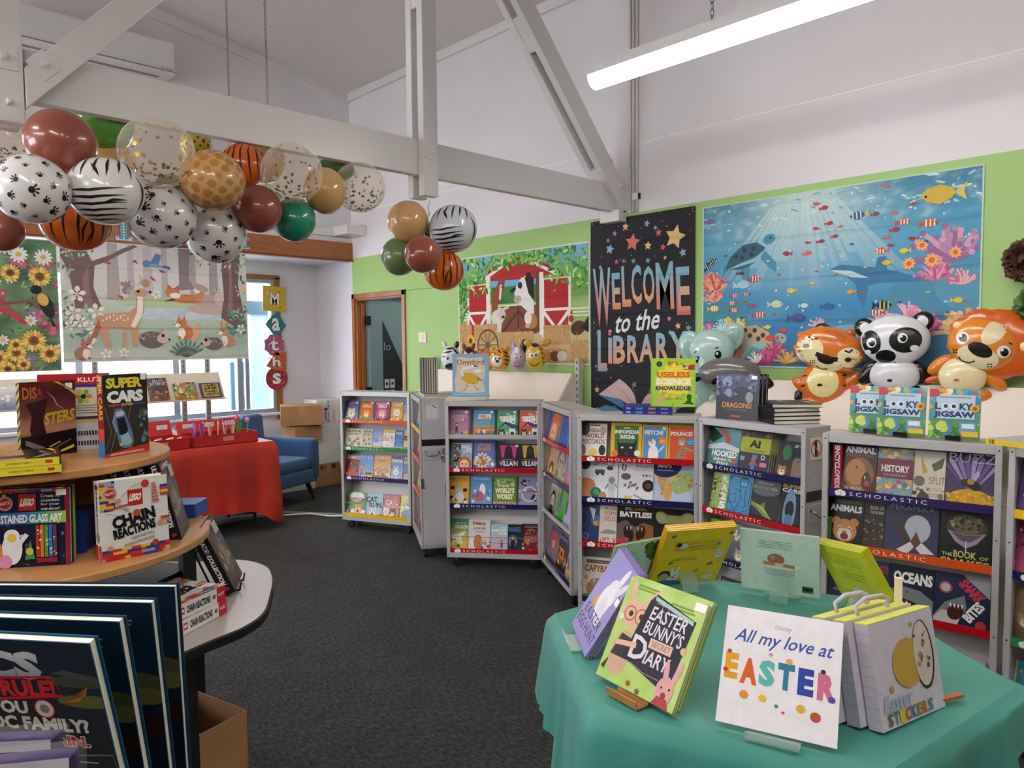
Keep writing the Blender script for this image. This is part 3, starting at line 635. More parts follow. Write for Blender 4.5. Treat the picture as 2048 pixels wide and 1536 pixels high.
row('c1', 2, [
 (q(148), q(262), .20, '#b8452e', 'rust red comic with white capitals', lambda a: (bgv(a, '#c24a30', '#6a2f28'), a.text('CHANCE', .05, .8, 1, .95, '#f0e8e2', .03), busy(a, ['#2a2a33', '#d8d0c8', '#3f6a86', '#8c3022'], 18, .1, .05, 1, .7)), 1),
 (q(225), q(392), .205, '#6d9ccb', 'pale blue comic with a girl in pink', lambda a: (bgv(a, '#8fb7d8', '#5f90c6'), a.text('LUCKY BUS', .08, .82, .92, .92, '#e2e9ee', .0), a.rect(.55, .05, 1, .3, '#d9a32b'), a.rect(.6, .2, .95, .28, '#2d3238'), person(a, .4, .08, .62, '#d5657e', '#8c4bb0', '#3b1f19'), busy(a, ['#eef3f6', '#24282c'], 6, 0, 0, .9, .12)), 1),
 (q(378), q(547), .205, '#d99a3e', 'orange comic with a crowd of children', lambda a: (bgv(a, '#e4cda0', '#d8902e'), a.text('JACKFRUIT', .12, .83, .88, .93, '#f6ecd2', .02), a.text('SUMMER', .3, .73, .7, .79, '#8a5426', 0), *[person(a, .14+.12*i, .04, .42+.05*(i % 3), ['#a8662c', '#f0e2c8', '#b0863c', '#d5b489', '#7c5a38', '#caa05a', '#e7d8bd'][i], '#7a6a50', ['#5b3a20', '#2c1c14', '#8c6a3c'][i % 3]) for i in range(7)]), 1),
 (q(530), q(655), .205, '#3f78b8', 'blue comic with a white rabbit', lambda a: (bgv(a, '#a8c2d8', '#2e66a8'), a.text('PAPA', .15, .72, .95, .86, '#efe6cf', .05), a.ell(.6, .92, .25, .06, '#7a3b50'), beast(a, .5, .36, .2, '#e9eef2', ears='long'), busy(a, ['#d89a5b', '#ead9bd', '#56708e'], 10, 0, 0, 1, .2)), 1),
 (q(620), q(735), .205, '#2b5fa2', 'deep blue comic with yellow letters', lambda a: (bgv(a, '#7ba4cf', '#224f93'), a.text('JUNE', .3, .84, .95, .96, '#efc83a', .05), a.text('DWA', .2, .68, .95, .82, '#efc83a', .05), face(a, .6, .22, .22), a.rect(0, 0, 1, .08, '#d6c28e')), 1)])
row('c1', 3, [
 (q(150), q(322), .19, '#3f9b68', 'green book with an orange dinosaur', lambda a: (a.rect(0, 0, 1, 1, '#4aa06c'), a.ell(.5, .82, .38, .22, '#e9efe6'), a.text('ROARSOME', .04, .60, .98, .76, '#b02a33', .04, arc=.03), a.poly([(0, 0), (1, 0), (1, .25), (.5, .33), (0, .2)], '#e3ead9'), beast(a, .6, .3, .2, '#e39a2f', mouth='#7a1f1f'), person(a, .18, .05, .4, '#b83a3a')), 1),
 (q(297), q(470), .19, '#9cc3d2', 'pale blue book with heavy black title', lambda a: (a.rect(0, 0, 1, 1, '#a5c7d4'), a.text('CAT', .12, .62, .72, .86, K_, .05, rot=.05), a.text('RUN', .3, .38, .95, .62, K_, .05, rot=.05), beast(a, .5, .2, .22, '#c9d5db', W_), *[a.stroke([(x, .1), (x+.06, .35)], .03, '#2f5b54', True) for x in (.02, .1, .86, .93)], busy(a, ['#29333a', '#d9e3e6'], 8, 0, 0, 1, .12)), 1),
 (q(452), q(620), .19, '#c46a6a', 'pink book with black and white cats', lambda a: (bgv(a, '#d98a6a', '#b35a77'), a.text('SPECIAL', .1, .86, .9, .95, '#e8a0a8', 0), a.text('CATS', .25, .55, .9, .78, '#f2e3e0', .04), beast(a, .3, .28, .17, '#e7e0dc'), beast(a, .66, .24, .17, '#2b2526'), a.circ(.8, .75, .14, '#e28a3c'), busy(a, ['#f1b04a', '#f5ece6', '#3a2a2c'], 10, 0, 0, 1, .14)), 2),
 (q(618), q(745), .19, '#e8d839', 'lemon yellow book with zigzag edge', lambda a: (a.rect(0, 0, 1, 1, '#eade4e'), *[a.poly([(0, .04+.1*i), (.1, .09+.1*i), (0, .14+.1*i)], '#3b3312') for i in range(9)], a.rect(.3, .35, .9, .8, '#bfd0c0'), a.ell(.5, .2, .35, .2, '#5aa0b8'), busy(a, ['#3f86a6', '#f2eeb0', '#c8782c'], 10, .2, .1, .9, .7)), 1)])
# case 2
q = lambda x: 830+x/5.85
def trio(c0, c1, c2):
    def f(a):
        bgv(a, c1, c0); a.text('THE', .42, .82, .62, .89, W_, .02); a.text('TERRIBLE', .1, .62, .92, .80, W_, .06, rot=.12); a.text('TRIO', .3, .48, .9, .66, W_, .06, rot=.12)
        a.poly([(0, .3), (.4, .5), (1, .28), (1, .45), (.4, .6)], '#2f3264'); beast(a, .22, .2, .17, '#46283c', '#d8d8d4'); beast(a, .76, .22, .17, '#e8ecea', '#26282c'); a.poly([(.4, 0), (.5, .28), (.62, 0)], '#f3f3f0'); busy(a, [K_, '#c23040', W_], 10, 0, 0, 1, .12); sticker(a); a.text('BY', .7, .36, .9, .4, c2, 0)
    return f
row('c2', 0, [
 (q(408), q(637), .19, '#a97a9c', 'mauve comic with four cartoon children', lambda a: (bgv(a, '#b88aa8', '#a06c94'), a.text('CARTOONISTS', .08, .74, .92, .83, '#efe2c8', .0), a.text('CLUB', .28, .61, .76, .72, '#efe2c8', .0), person(a, .16, .03, .42, '#b8a840', '#7a7038'), person(a, .40, .18, .5, '#542c48', '#542c48', '#2c1826'), person(a, .66, .03, .42, '#3f6aa0', '#d5b04a'), person(a, .88, .03, .42, '#d9b84c', '#93325a', '#8c2f24'), sticker(a)), 3),
 (q(695), q(932), .19, '#3f96b4', 'teal and orange comic with a bus sign', lambda a: (bgv(a, '#7fb8b0', '#2f8fc0'), a.rect(0, 0, 1, .44, '#dd8a38'), a.rect(.22, .68, .84, .86, '#e9dfc0'), a.text('NEXT', .27, .75, .62, .84, '#8c6a3c', .03), a.text('STOP', .36, .66, .78, .76, '#c8642e', .04), a.text('THE LAST', .25, .87, .7, .91, '#c4472f', .0), *[person(a, .12+.14*i, .02+.03*(i % 2), .48, ['#c96a2f', '#e3c35c', '#3f6a86', '#f0e9df', '#c24a5c', '#8a7a3c', '#4a8a96'][i], '#6f5a78', ['#3a2418', '#7a4a22', '#241a18'][i % 3]) for i in range(7)], a.stroke([(.88, .44), (.88, .66)], .05, '#4c8a52'), sticker(a)), 2),
 (q(968), q(1200), .19, '#2f7c58', 'green comic with three animal villains', trio('#2f9a7c', '#5aa84a', '#3a3a80'), 2),
 (q(1228), q(1462), .19, '#d05a26', 'orange comic with animal villains cut off by post', trio('#d9612a', '#c83c28', '#f1e2c8'), 1)])
def villain(c):
    def f(a):
        bgv(a, '#23193c', '#120d1c'); a.poly([(.12, .95), (.88, .95), (.8, .5), (.2, .5)], c); a.poly([(.3, .5), (.35, .85), (.5, .97), (.65, .85), (.72, .5)], '#131019')
        for i in range(8): a.stroke([(.16+.1*i, .95), (.15+.1*i, .6+.03*(i % 3))], .02, mixc(lin(c), (0, 0, 0), .4), True)
        a.text('VILLAIN', .1, .20, .92, .38, lambda x, y: mixc(lin(c), (.95, .93, .9), 1-abs(x-.5)*1.6), .03); a.text('BECOMING A', .2, .40, .8, .44, '#c9b9c0', 0); a.lines(.3, .1, .7, .14, 1, '#a895a5', .008); sticker(a)
    return f
row('c2', 1, [
 (q(442), q(672), .19, '#6f98b6', 'blue comic with red haired girl and photo strip', lambda a: (a.rect(0, 0, 1, 1, '#8fb0c9'), *[(a.rect(.03, .08+.225*i, .42, .28+.225*i, ['#5b6a86', '#23232b', '#6a5a50', '#33384a'][i]), busy(a, ['#c9a58c', '#7f8fa8', '#e2dccf'], 5, .06, .1+.225*i, .38, .26+.225*i, .03, .06, i)) for i in range(4)], a.text('REEL', .46, .80, .96, .92, W_, .03), a.text('LIFE', .56, .66, .98, .78, W_, .03), face(a, .62, .25, .25, '#ecc6ae', '#c8602e', True), a.rect(.45, 0, 1, .06, '#5d7ea0')), 1),
 (q(688), q(932), .20, '#4f5fa8', 'violet blue comic with a bursting explosion', lambda a: (bgv(a, '#7f9ad0', '#4e58a4'), a.text('LAST COMIC', .15, .82, .85, .92, '#e2a13a', .03), a.text('ON EARTH', .18, .70, .82, .80, '#e2a13a', .03), a.star(.42, .36, .42, '#d9d2c6', 12, .7), a.star(.42, .36, .3, '#b87838', 9, .6), a.ring(.88, .52, .09, .02, '#2b2f5c'), busy(a, ['#e8e6e0', '#8f3f50', '#5f76b8', '#e0b95c'], 22, .02, .04, .98, .5)), 3),
 (q(962), q(1225), .185, '#2d2348', 'purple book with a pink lit black tower', villain('#d03a78'), 2),
 (q(1230), q(1480), .185, '#26201e', 'black book with golden flames above the title', villain('#d8a63a'), 1)])
q = lambda x: 660+x/3.84
row('c2', 2, [
 (q(918), q(1066), .205, '#d09a2a', 'amber book with black doodles and a robot', lambda a: (bgv(a, '#e0b04a', '#cf9426'), a.text('TIM POSSIBLE', .05, .86, .95, .96, '#3a2c14', .0), *[a.ell(x, y, .12, .06, K_) for x, y in ((.15, .62), (.8, .55), (.1, .3))], a.ell(.5, .5, .2, .14, '#a9b4bc'), a.ell(.52, .3, .24, .18, '#c9d0d2'), busy(a, ['#e8e6e2', '#7f8d98', '#3a3020', '#c98a5a'], 12, .1, .04, .9, .3)), 2),
 (q(1078), q(1242), .205, '#5e93c2', 'glossy blue book with a white rocket', lambda a: (bgv(a, '#7aa8cc', '#4f86ba'), a.text('TIM POSSIBLE', .1, .88, .9, .96, '#cfe0ee', .0), a.ell(.55, .55, .14, .22, '#e8eef2'), a.circ(.4, .35, .24, '#d0606a'), a.ell(.62, .52, .1, .05, '#f2f2f0', rot=.8), busy(a, ['#dbe6ee', '#4478a8'], 10, .1, .05, .9, .6)), 2),
 (q(1252), q(1428), .205, '#5d8c2c', 'green book with big cream capitals', lambda a: (bgv(a, '#6a9a38', '#4f8428'), a.text('David Walliams', .12, .87, .88, .95, '#d9e4b0', 0), a.text('THE', .42, .66, .68, .74, '#f4f0c8', .05), a.text("WORLD'S", .08, .46, .92, .64, '#f4f0c8', .06), a.text('WORST', .14, .26, .88, .44, '#f4f0c8', .06), busy(a, ['#c9cfb0', '#8fae5a', '#d5b4b0'], 12, .1, .66, .9, .86), a.rect(0, 0, 1, .17, '#d9a8b4'), a.text('MONSTERS', .06, .03, .94, .14, '#a8405e', .02)), 2),
 (q(1447), q(1610), .20, '#8f8cae', 'lilac book with flying black birds', lambda a: (bgv(a, '#a2a0be', '#8583a8'), *[a.poly([(x, y), (x+.16, y+.16), (x+.28, y+.1), (x+.2, y), (x+.34, y-.1), (x+.1, y-.06)], '#20222e') for x, y in ((.08, .8), (.55, .3))], a.ring(.5, .45, .34, .05, '#e9e4ea'), a.stroke([(.15, .5), (.5, .56), (.9, .52)], .08, '#b8403c'), busy(a, ['#5a5878', '#d0cfdf'], 12)), 2)])
row('c2', 3, [
 (q(922), q(1052), .215, '#c9b04a', 'yellow and green fantasy book with a white dragon', lambda a: (a.grid(1, 6, lambda x, y: ramp([(0, '#d8b83c'), (.45, '#c9bc58'), (.8, '#4a8a62'), (1, '#3a7a5a')])(y)), a.text('RISE OF THE', .3, .85, .9, .9, '#dfe4c0', 0), a.text('DRAGON', .25, .70, 1, .82, '#f0ead0', .03), a.poly([(.1, .5), (.9, .62), (.6, .4), (.75, .2), (.35, .32), (.15, .2)], '#e9e9e2'), busy(a, ['#5a4a1e', '#efe3a0'], 10, 0, 0, .5, .4)), 2),
 (q(1056), q(1225), .21, '#d3cfc9', 'white diary comic with an orange monster', lambda a: (a.rect(0, 0, 1, 1, '#d6d3ce'), a.text('Diary', .2, .82, .8, .95, '#a03a44', .05), a.text('NATURE NERD', .22, .70, .8, .77, '#4c4a46', .02), a.lines(.3, .6, .75, .66, 2, '#b8584a', .012), a.ell(.45, .28, .2, .2, '#d07a34'), face(a, .45, .4, .13, '#d98a44', '#b8642a'), a.ell(.15, .2, .12, .25, '#eceae6'), busy(a, ['#e09a3c', '#7fa08a', '#c04a3a'], 10, .55, .02, .98, .35)), 2),
 (q(1228), q(1360), .185, '#a9c4d2', 'light blue chapter book with white block title', lambda a: (bgv(a, '#d8b8c6', '#a4c6d6'), a.text('THE', .55, .84, .9, .9, W_, .03), a.text('BABY-SIT', .05, .72, .95, .82, W_, .05), a.text('CLUB', .45, .62, .92, .70, W_, .05), person(a, .65, .15, .45, '#8a4a6a'), a.stroke([(0, .32), (.95, .3)], .02, '#33333a')), 1),
 (q(1330), q(1468), .185, '#1c2c4a', 'dark navy thriller with a lone figure', lambda a: (bgv(a, '#2a3a5c', '#141c30'), a.text('STRANDED', .06, .74, .94, .90, '#6fa8cf', .0), a.ell(.5, .4, .25, .22, '#4f7098'), person(a, .5, .1, .75, '#3a1c22', '#141824', '#141418'), a.lines(.2, .03, .8, .06, 1, '#b8c4d0')), 1),
 (q(1466), q(1610), .19, '#3a1a2c', 'maroon book with a red scribbled title', lambda a: (bgv(a, '#8c2f3c', '#2a1424'), a.circ(.5, .58, .38, '#b0605c'), a.text('SCURRY', .08, .56, .98, .76, '#141016', .03), a.lines(.15, .86, .9, .94, 2, '#c8a0a4', .012), busy(a, ['#d9584c', '#f0e0da', '#5c1c2c', '#c9922f'], 24, .05, .03, .95, .5), a.text('ANDREW', .15, .02, .9, .08, '#d9a09a', 0)), 1)])
# sideways middle case
q = lambda x: 1060+x/3.339
row('c2r', 0, [
 (q(118), q(200), .19, '#2f5aa8', 'blue comic with an orange cartoon face', lambda a: (a.rect(0, 0, 1, 1, '#3f62b0'), a.poly([(.15, 0), (.9, 0), (1, 1), (.3, 1)], '#d9783a'), a.text('FRIENDS', .3, .72, .95, .84, '#7f3522', 0, rot=.2), face(a, .55, .35, .26, '#ecc0a4', '#d9783a')), 1),
 (q(205), q(262), .19, '#2c55a5', 'blue comic edge between two faces', lambda a: (bgv(a, '#3563b4', '#28509c'), busy(a, ['#5f8ad0', '#1d3a78'], 8)), 1),
 (q(237), q(300), .19, '#a9c860', 'lime comic with a masked purple head', lambda a: (bgv(a, '#e0b93a', '#a4c866'), face(a, .6, .42, .32, '#6f6fa0', '#2c2844'), a.text('HERO', .3, .84, .9, .94, '#e8efc0', .02)), 1)])
row('c2r', 1, [
 (q(105), q(180), .19, '#b99a6c', 'tan comic with a small brown dog', lambda a: (bgv(a, '#d6a04a', '#bda07c'), beast(a, .5, .3, .22, '#5c3a26', ears='flop'), a.circ(.55, .75, .16, '#c99a86')), 1),
 (q(168), q(240), .185, '#8d89a4', 'grey violet comic with a crowned head', lambda a: (bgv(a, '#c9bd8c', '#8a86a8'), face(a, .5, .66, .26, '#c0a6a0', '#5d5878'), busy(a, ['#d9c78c', '#6f6a86'], 10, 0, 0, 1, .4)), 1),
 (q(213), q(293), .185, '#7c6a96', 'purple comic with a pink spirit', lambda a: (bgv(a, '#a87f9c', '#7468a0'), a.ell(.6, .35, .2, .3, '#c98aa0'), face(a, .5, .72, .2, '#b79ac0', '#5b4a7c'), busy(a, ['#c9b0d0', '#584878'], 8)), 1)])
row('c2r', 2, [
 (q(112), q(182), .20, '#9a988f', 'grey novel with a dark haired girl', lambda a: (bgv(a, '#6c6a66', '#a9a8a0'), a.text('SPIRIT', .15, .84, .85, .95, W_, .0), face(a, .5, .45, .22, '#d8b6a0', '#151516'), a.poly([(.2, 0), (.8, 0), (.65, .3), (.35, .3)], '#1c1c1f')), 1),
 (q(158), q(232), .20, '#4aa545', 'bright green novel with a walking figure', lambda a: (bgv(a, '#3f9a42', '#56b24a'), person(a, .55, .3, .8, '#4a7f3a', '#5a4fa0', '#33251b'), a.lines(.2, .05, .6, .2, 3, '#d9efd0', .012)), 1),
 (q(196), q(285), .20, '#a9a6cc', 'pale lilac novel with a dancing figure', lambda a: (bgv(a, '#b9b8da', '#a3a0c8'), person(a, .45, .38, .6, '#c26a8a', '#3c4a66'), busy(a, ['#3f5a60', '#d5d4ea', '#4d4a70'], 8, 0, .1, 1, .4)), 1),
 (q(262), q(304), .20, '#7c5a48', 'brown novel at the post end', lambda a: (bgv(a, '#a8785a', '#6f5244'), face(a, .5, .5, .35, '#d8a88c', '#3a241c')), 1)])
row('c2r', 3, [
 (q(108), q(182), .215, '#a34a50', 'rosy novel with red swirling hair', lambda a: (bgv(a, '#7a7f98', '#5c4a70'), a.ell(.5, .62, .38, .26, '#c0504a'), a.ell(.5, .35, .3, .22, '#b8585c'), face(a, .5, .52, .14, '#e0b8a0', '#a83a34'), a.ell(.5, .2, .12, .14, '#3f7a6e')), 1, .02),
 (q(165), q(245), .215, '#2a2c3c', 'dark thriller with orange lit windows', lambda a: (bgv(a, '#4a2f1e', '#22263c'), a.text('NIGHT', .12, .82, .88, .94, '#5f8fc0', .02), a.rect(.3, .3, .7, .6, '#c8812e'), busy(a, ['#e0a040', '#1a1a20', '#7a4a24'], 16, .1, .1, .9, .6)), 1, .02),
 (q(226), q(302), .215, '#d9a22c', 'yellow novel with a purple title', lambda a: (bgv(a, '#e0ac3a', '#d99a20'), a.text('WOW', .15, .78, .9, .92, '#8a3fa0', .03), a.ell(.5, .45, .25, .22, '#7f5aa8'), busy(a, ['#b8b6d0', '#f0dca0', '#60408a'], 12, 0, 0, 1, .4)), 1, .02)])
# case 3
q = lambda x: 1060+x/3.339
row('c3', 0, [
 (q(330), q(512), .20, '#dfe6df', 'white record book with crimson capitals', lambda a: (a.rect(0, 0, 1, 1, '#e3e8e2'), a.ell(.14, .86, .2, .2, '#3b3b3d'), a.ell(.86, .82, .12, .12, '#c99a86'), a.rect(.3, .93, .75, .96, '#b03a3a'), a.text('2026', .28, .76, .72, .86, '#a51d4c', .02), a.text('WORLD', .16, .60, .90, .73, '#a51d4c', .02), a.text('RECORDS', .08, .44, .93, .57, '#a51d4c', .02), a.ell(.1, .25, .12, .18, '#8a6a50'), a.circ(.5, .2, .17, '#e6c94e'), a.ell(.84, .28, .13, .14, '#2a2422'), busy(a, ['#7fc49a', '#dcd0c0', '#5f7fa8'], 8, .02, .02, .98, .12)), 1),
 (q(540), q(744), .205, '#e9b81e', 'yellow framed almanac with a black panther', lambda a: (a.rect(0, 0, 1, 1, '#efbb1c'), a.rect(.12, .05, .9, .93, '#3d7a3c'), a.rect(.42, .86, .62, .89, '#dfe9b0'), a.text('INFOPEDIA', .13, .72, .93, .82, W_, .05), a.text('2026', .28, .59, .78, .70, W_, .05), a.poly([(.2, .6), (.27, .48), (.75, .48), (.85, .6), (.82, .3), (.9, 0), (.15, 0), (.24, .3)], '#18181a'), a.ell(.38, .36, .05, .025, '#d8d6c8'), a.ell(.66, .36, .05, .025, '#d8d6c8'), a.ell(.52, .2, .08, .04, '#3a3638'), a.stroke([(.52, .2), (.52, .1)], .02, '#444044'), a.circ(.14, .2, .11, '#e07a2a'), a.circ(.87, .22, .1, '#e8eaec')), 1, .022),
 (q(746), q(917), .20, '#eab41c', 'yellow framed blue book with a leaping terrier', lambda a: (a.rect(0, 0, 1, 1, '#efb91c'), a.rect(.06, .05, .94, .94, '#4f97cf'), a.text('FETCH!', .1, .73, .82, .85, W_, .05), a.ell(.45, .22, .2, .24, '#f0eee9'), a.stroke([(.35, .2), (.25, .05)], .1, '#ecebe6'), a.stroke([(.55, .15), (.62, .0)], .1, '#ecebe6'), a.stroke([(.6, .25), (.78, .38), (.9, .48)], .06, '#f0eee9', True), beast(a, .4, .52, .15, '#f3f1ec', '#f6f4f0', 'flop'), a.ell(.34, .58, .05, .06, '#b9783c'), a.circ(.8, .58, .16, '#e8861f'), a.lines(.7, .52, .9, .62, 2, '#fbe9cf', .014), sticker(a, .85, .9)), 1),
 (q(920), q(1095), .20, '#d9541e', 'orange book with a rearing striped kitten', lambda a: (a.rect(0, 0, 1, 1, '#ecae1e'), a.rect(.07, .05, 1, .94, '#dc5a22'), a.text('POUNCE!', .09, .72, .93, .83, W_, .05), a.poly([(.25, .02), (.5, .0), (.7, .3), (.72, .45), (.5, .48), (.4, .3)], '#a58468'), beast(a, .52, .56, .15, '#b49272', '#e6d8c6'), a.stroke([(.15, .42), (.1, .35), (.25, .22), (.32, .1)], .05, '#8c6a52', True), a.stroke([(.65, .4), (.95, .33)], .08, '#b99a80'), *[a.stroke([(.4+.05*i, .12+.08*i), (.55+.05*i, .14+.08*i)], .02, '#5c4636') for i in range(4)], a.circ(.87, .55, .17, '#4f97c9'), a.lines(.76, .5, .98, .6, 2, '#d6e8f2', .014)), 1)])
row('c3', 1, [
 (q(330), q(586), .225, '#e4e4e6', 'white space encyclopedia with planets and astronaut', lambda a: (a.rect(0, 0, 1, 1, '#e6e6e8'), a.text('SPACE', .35, .86, .92, .97, '#2c3a5c', .0), a.circ(.1, .88, .15, '#23283c'), a.circ(.16, .32, .26, '#c9854f'), *[a.stroke([(-.05, .3+.09*i), (.16, .33+.09*i), (.38, .31+.09*i)], .012, '#a8643c') for i in range(-1, 3)], a.circ(.42, .2, .15, '#2f6f62'), a.circ(.43, .22, .08, '#4f9a6e'), a.circ(.6, .13, .11, '#b98a55'), a.rect(.38, .66, .64, .76, '#4a4a50'), a.rect(.42, .62, .48, .68, K_), a.rect(.56, .62, .62, .68, K_), a.ell(.78, .8, .09, .05, '#34343a'), person(a, .84, .05, .62, '#c4c6cc', '#d2d4d8', '#b9bcc2', '#8d9098')), 1),
 (q(588), q(822), .225, '#e2e2e4', 'white science encyclopedia with magnets and cubes', lambda a: (a.rect(0, 0, 1, 1, '#e5e5e7'), a.text('MAGNETS', .5, .84, .98, .92, '#6f7680', .0), a.text('& MAGNETISM', .42, .76, .96, .82, '#9a9fa8', 0), *[a.circ(.72+.09*i, .66, .035, ['#d24a3a', '#3a78b8', '#e0b030'][i]) for i in range(3)], a.stroke([(.12, .92), (.11, .8), (.16, .76), (.21, .8), (.2, .92)], .035, '#26262a'), a.ell(.22, .62, .14, .08, '#5a5d63'), *[a.poly([(x, y), (x+.08, y+.03), (x+.1, y+.1), (x+.02, y+.08)], '#77797d') for x, y in ((.15, .36), (.26, .32), (.36, .36), (.44, .38), (.3, .42), (.5, .3))], a.circ(.86, .42, .17, '#1d1d22'), a.circ(.86, .42, .08, '#7c3a2c'), a.rect(.2, .06, .4, .16, '#e0c34a'), a.stroke([(.45, .2), (.85, .05)], .04, '#7f9ab8')), 1),
 (q(822), q(1092), .22, '#c3cfe0', 'atlas cover with a map and navy title circle', lambda a: (a.rect(0, 0, 1, 1, '#bccbe0'), a.poly([(.05, .75), (.3, .8), (.45, .75), (.5, .4), (.42, .1), (.5, 0), (.35, .02), (.2, .35)], '#e0a860'), a.poly([(.45, .75), (.95, .82), (1, .5), (.9, .35), (.6, .25), (.48, .35)], '#a9c27a'), a.poly([(.3, .8), (.6, .85), (.6, .6), (.35, .55)], '#e0c88a'), busy(a, ['#c98a4a', '#8fb060', '#d8d0a0', '#b8ccb0'], 26, .2, .25, .95, .8, .02, .05), a.ell(.28, .95, .42, .3, '#22225a'), a.text('MAPS', .1, .88, .45, .98, W_, .03), a.lines(.08, .8, .5, .84, 1, '#c9cfe6', .012), a.rect(0, 0, .3, .06, '#2a2a66')), 1)])
row('c3', 2, [
 (q(330), q(458), .215, '#2d4470', 'navy book with ringed planets', lambda a: (bgv(a, '#20325c', '#35528a'), a.circ(.85, .62, .3, '#4c7fb0'), a.poly([(.45, .95), (.8, .9), (.7, .6)], '#e2e8ee'), a.ell(.88, .55, .2, .06, '#d9a83c'), a.ring(.3, .22, .17, .03, '#a86a7c'), a.ring(.3, .22, .1, .03, '#6f7fb0'), busy(a, ['#d9584c', '#e0c060', '#6f9ac0'], 8, 0, .3, 1, .9, .015, .04)), 1),
 (q(460), q(577), .215, '#dcd3c4', 'cream book with tall red letters', lambda a: (a.rect(0, 0, 1, 1, '#ddd5c8'), a.text('MORE', .3, .88, 1, .97, '#c04050', 0), a.text('POPPY', .3, .75, 1, .86, '#c04050', 0), a.text('FIELDS', .3, .62, 1, .73, '#c04050', 0), a.poly([(.05, .3), (.2, .36), (.5, .42), (.95, .38), (.95, .3)], '#9a958e'), busy(a, ['#cc3a48', '#d85a60'], 16, .1, .06, .95, .22, .03, .06)), 1),
 (q(576), q(824), .22, '#1c1c20', 'black book of two roaring bears', lambda a: (bgv(a, '#232429', '#16161a'), a.text('EPIC', .22, .9, .42, .97, '#c8c4be', .02), a.text('ANIMAL', .46, .9, .82, .97, '#b8862e', .02), a.text('BATTLES!', .08, .73, .94, .87, W_, .05), a.poly([(0, 0), (.0, .55), (.25, .66), (.5, .5), (.5, 0)], '#66605c'), a.poly([(.5, 0), (.5, .5), (.72, .62), (1, .55), (1, 0)], '#8f5e34'), a.ell(.33, .34, .13, .2, '#2a1214', rot=.3), a.ell(.66, .36, .12, .19, '#3a1612', rot=-.3), a.ell(.42, .58, .06, .035, K_), a.ell(.55, .56, .06, .035, K_), *[a.poly([(.27+.1*i, .5), (.31+.1*i, .5), (.29+.1*i, .4)], '#e6dfcc') for i in (0, 1, 3, 4)], a.ell(.28, .2, .07, .04, '#a8545c'), a.ell(.7, .2, .07, .04, '#a8545c'), a.circ(.14, .14, .12, '#c42f3c'), a.ring(.85, .1, .14, .04, '#c8363a'), a.circ(.85, .1, .12, '#d6dadd')), 1),
 (q(829), q(1092), .215, '#222a33', 'dark book with a giant green mantis head', lambda a: (bgv(a, '#1c2530', '#10141c'), a.poly([(.1, .75), (.3, .62), (.7, .62), (.9, .75), (.82, .95), (.66, .85), (.34, .85), (.18, .95)], '#8f9a54'), a.ell(.16, .78, .12, .16, '#a8a468', rot=.5), a.ell(.86, .78, .12, .16, '#a8a468', rot=-.5), a.poly([(.25, .66), (.75, .66), (.55, .32), (.45, .32)], '#7f8c48'), a.stroke([(.3, .6), (.5, .38), (.7, .6)], .03, '#8c4a3c'), a.poly([(.1, 0), (.4, .3), (.6, .3), (.9, 0)], '#4c6a34'), a.text('3D', .76, .3, .98, .42, '#b03a5a', .03), a.rect(.2, .06, .4, .18, '#d9d4cc')), 1)])
row('c3', 3, [
 (q(336), q(562), .23, '#d9d2c4', 'beige book with a cartoon capybara', lambda a: (a.rect(0, 0, 1, 1, '#dcd6c9'), a.rect(.15, .86, .95, .94, '#4a4640'), a.text('23 SHOCKING FACTS', .2, .875, .92, .92, '#e0c890', 0), a.text('CAPYBARA', .1, .66, 1.05, .82, '#b0432f', .03), a.circ(.16, .52, .07, '#e0a13a'), a.ell(.42, .26, .26, .24, '#a87f52'), a.ell(.5, .4, .17, .12, '#b98e5e'), a.circ(.42, .44, .05, W_), a.circ(.43, .44, .025, K_), a.ell(.3, .06, .34, .1, '#5d9a4a'), a.rect(.62, .3, .74, .6, '#3a3a3e'), a.rect(.76, .5, .95, .66, '#e6e6e4')), 1),
 (q(600), q(800), .20, '#e8e6e0', 'white book with a heavy black two line title', lambda a: (a.rect(0, 0, 1, 1, '#e9e7e2'), a.text('LOVE', .08, .7, .92, .93, K_, .08), a.text('SPEED', .08, .42, .92, .64, K_, .08), busy(a, ['#c23a3a', '#3a6ab0', '#e0b23a'], 10, .05, .05, .95, .38)), 1),
 (q(830), q(1060), .20, '#3c4a62', 'slate blue book half hidden by table books', lambda a: (bgv(a, '#2f3c56', '#50627c'), a.text('WILD', .15, .7, .85, .9, '#e2d9b0', .04), beast(a, .5, .36, .2, '#8f8a80')), 1)])
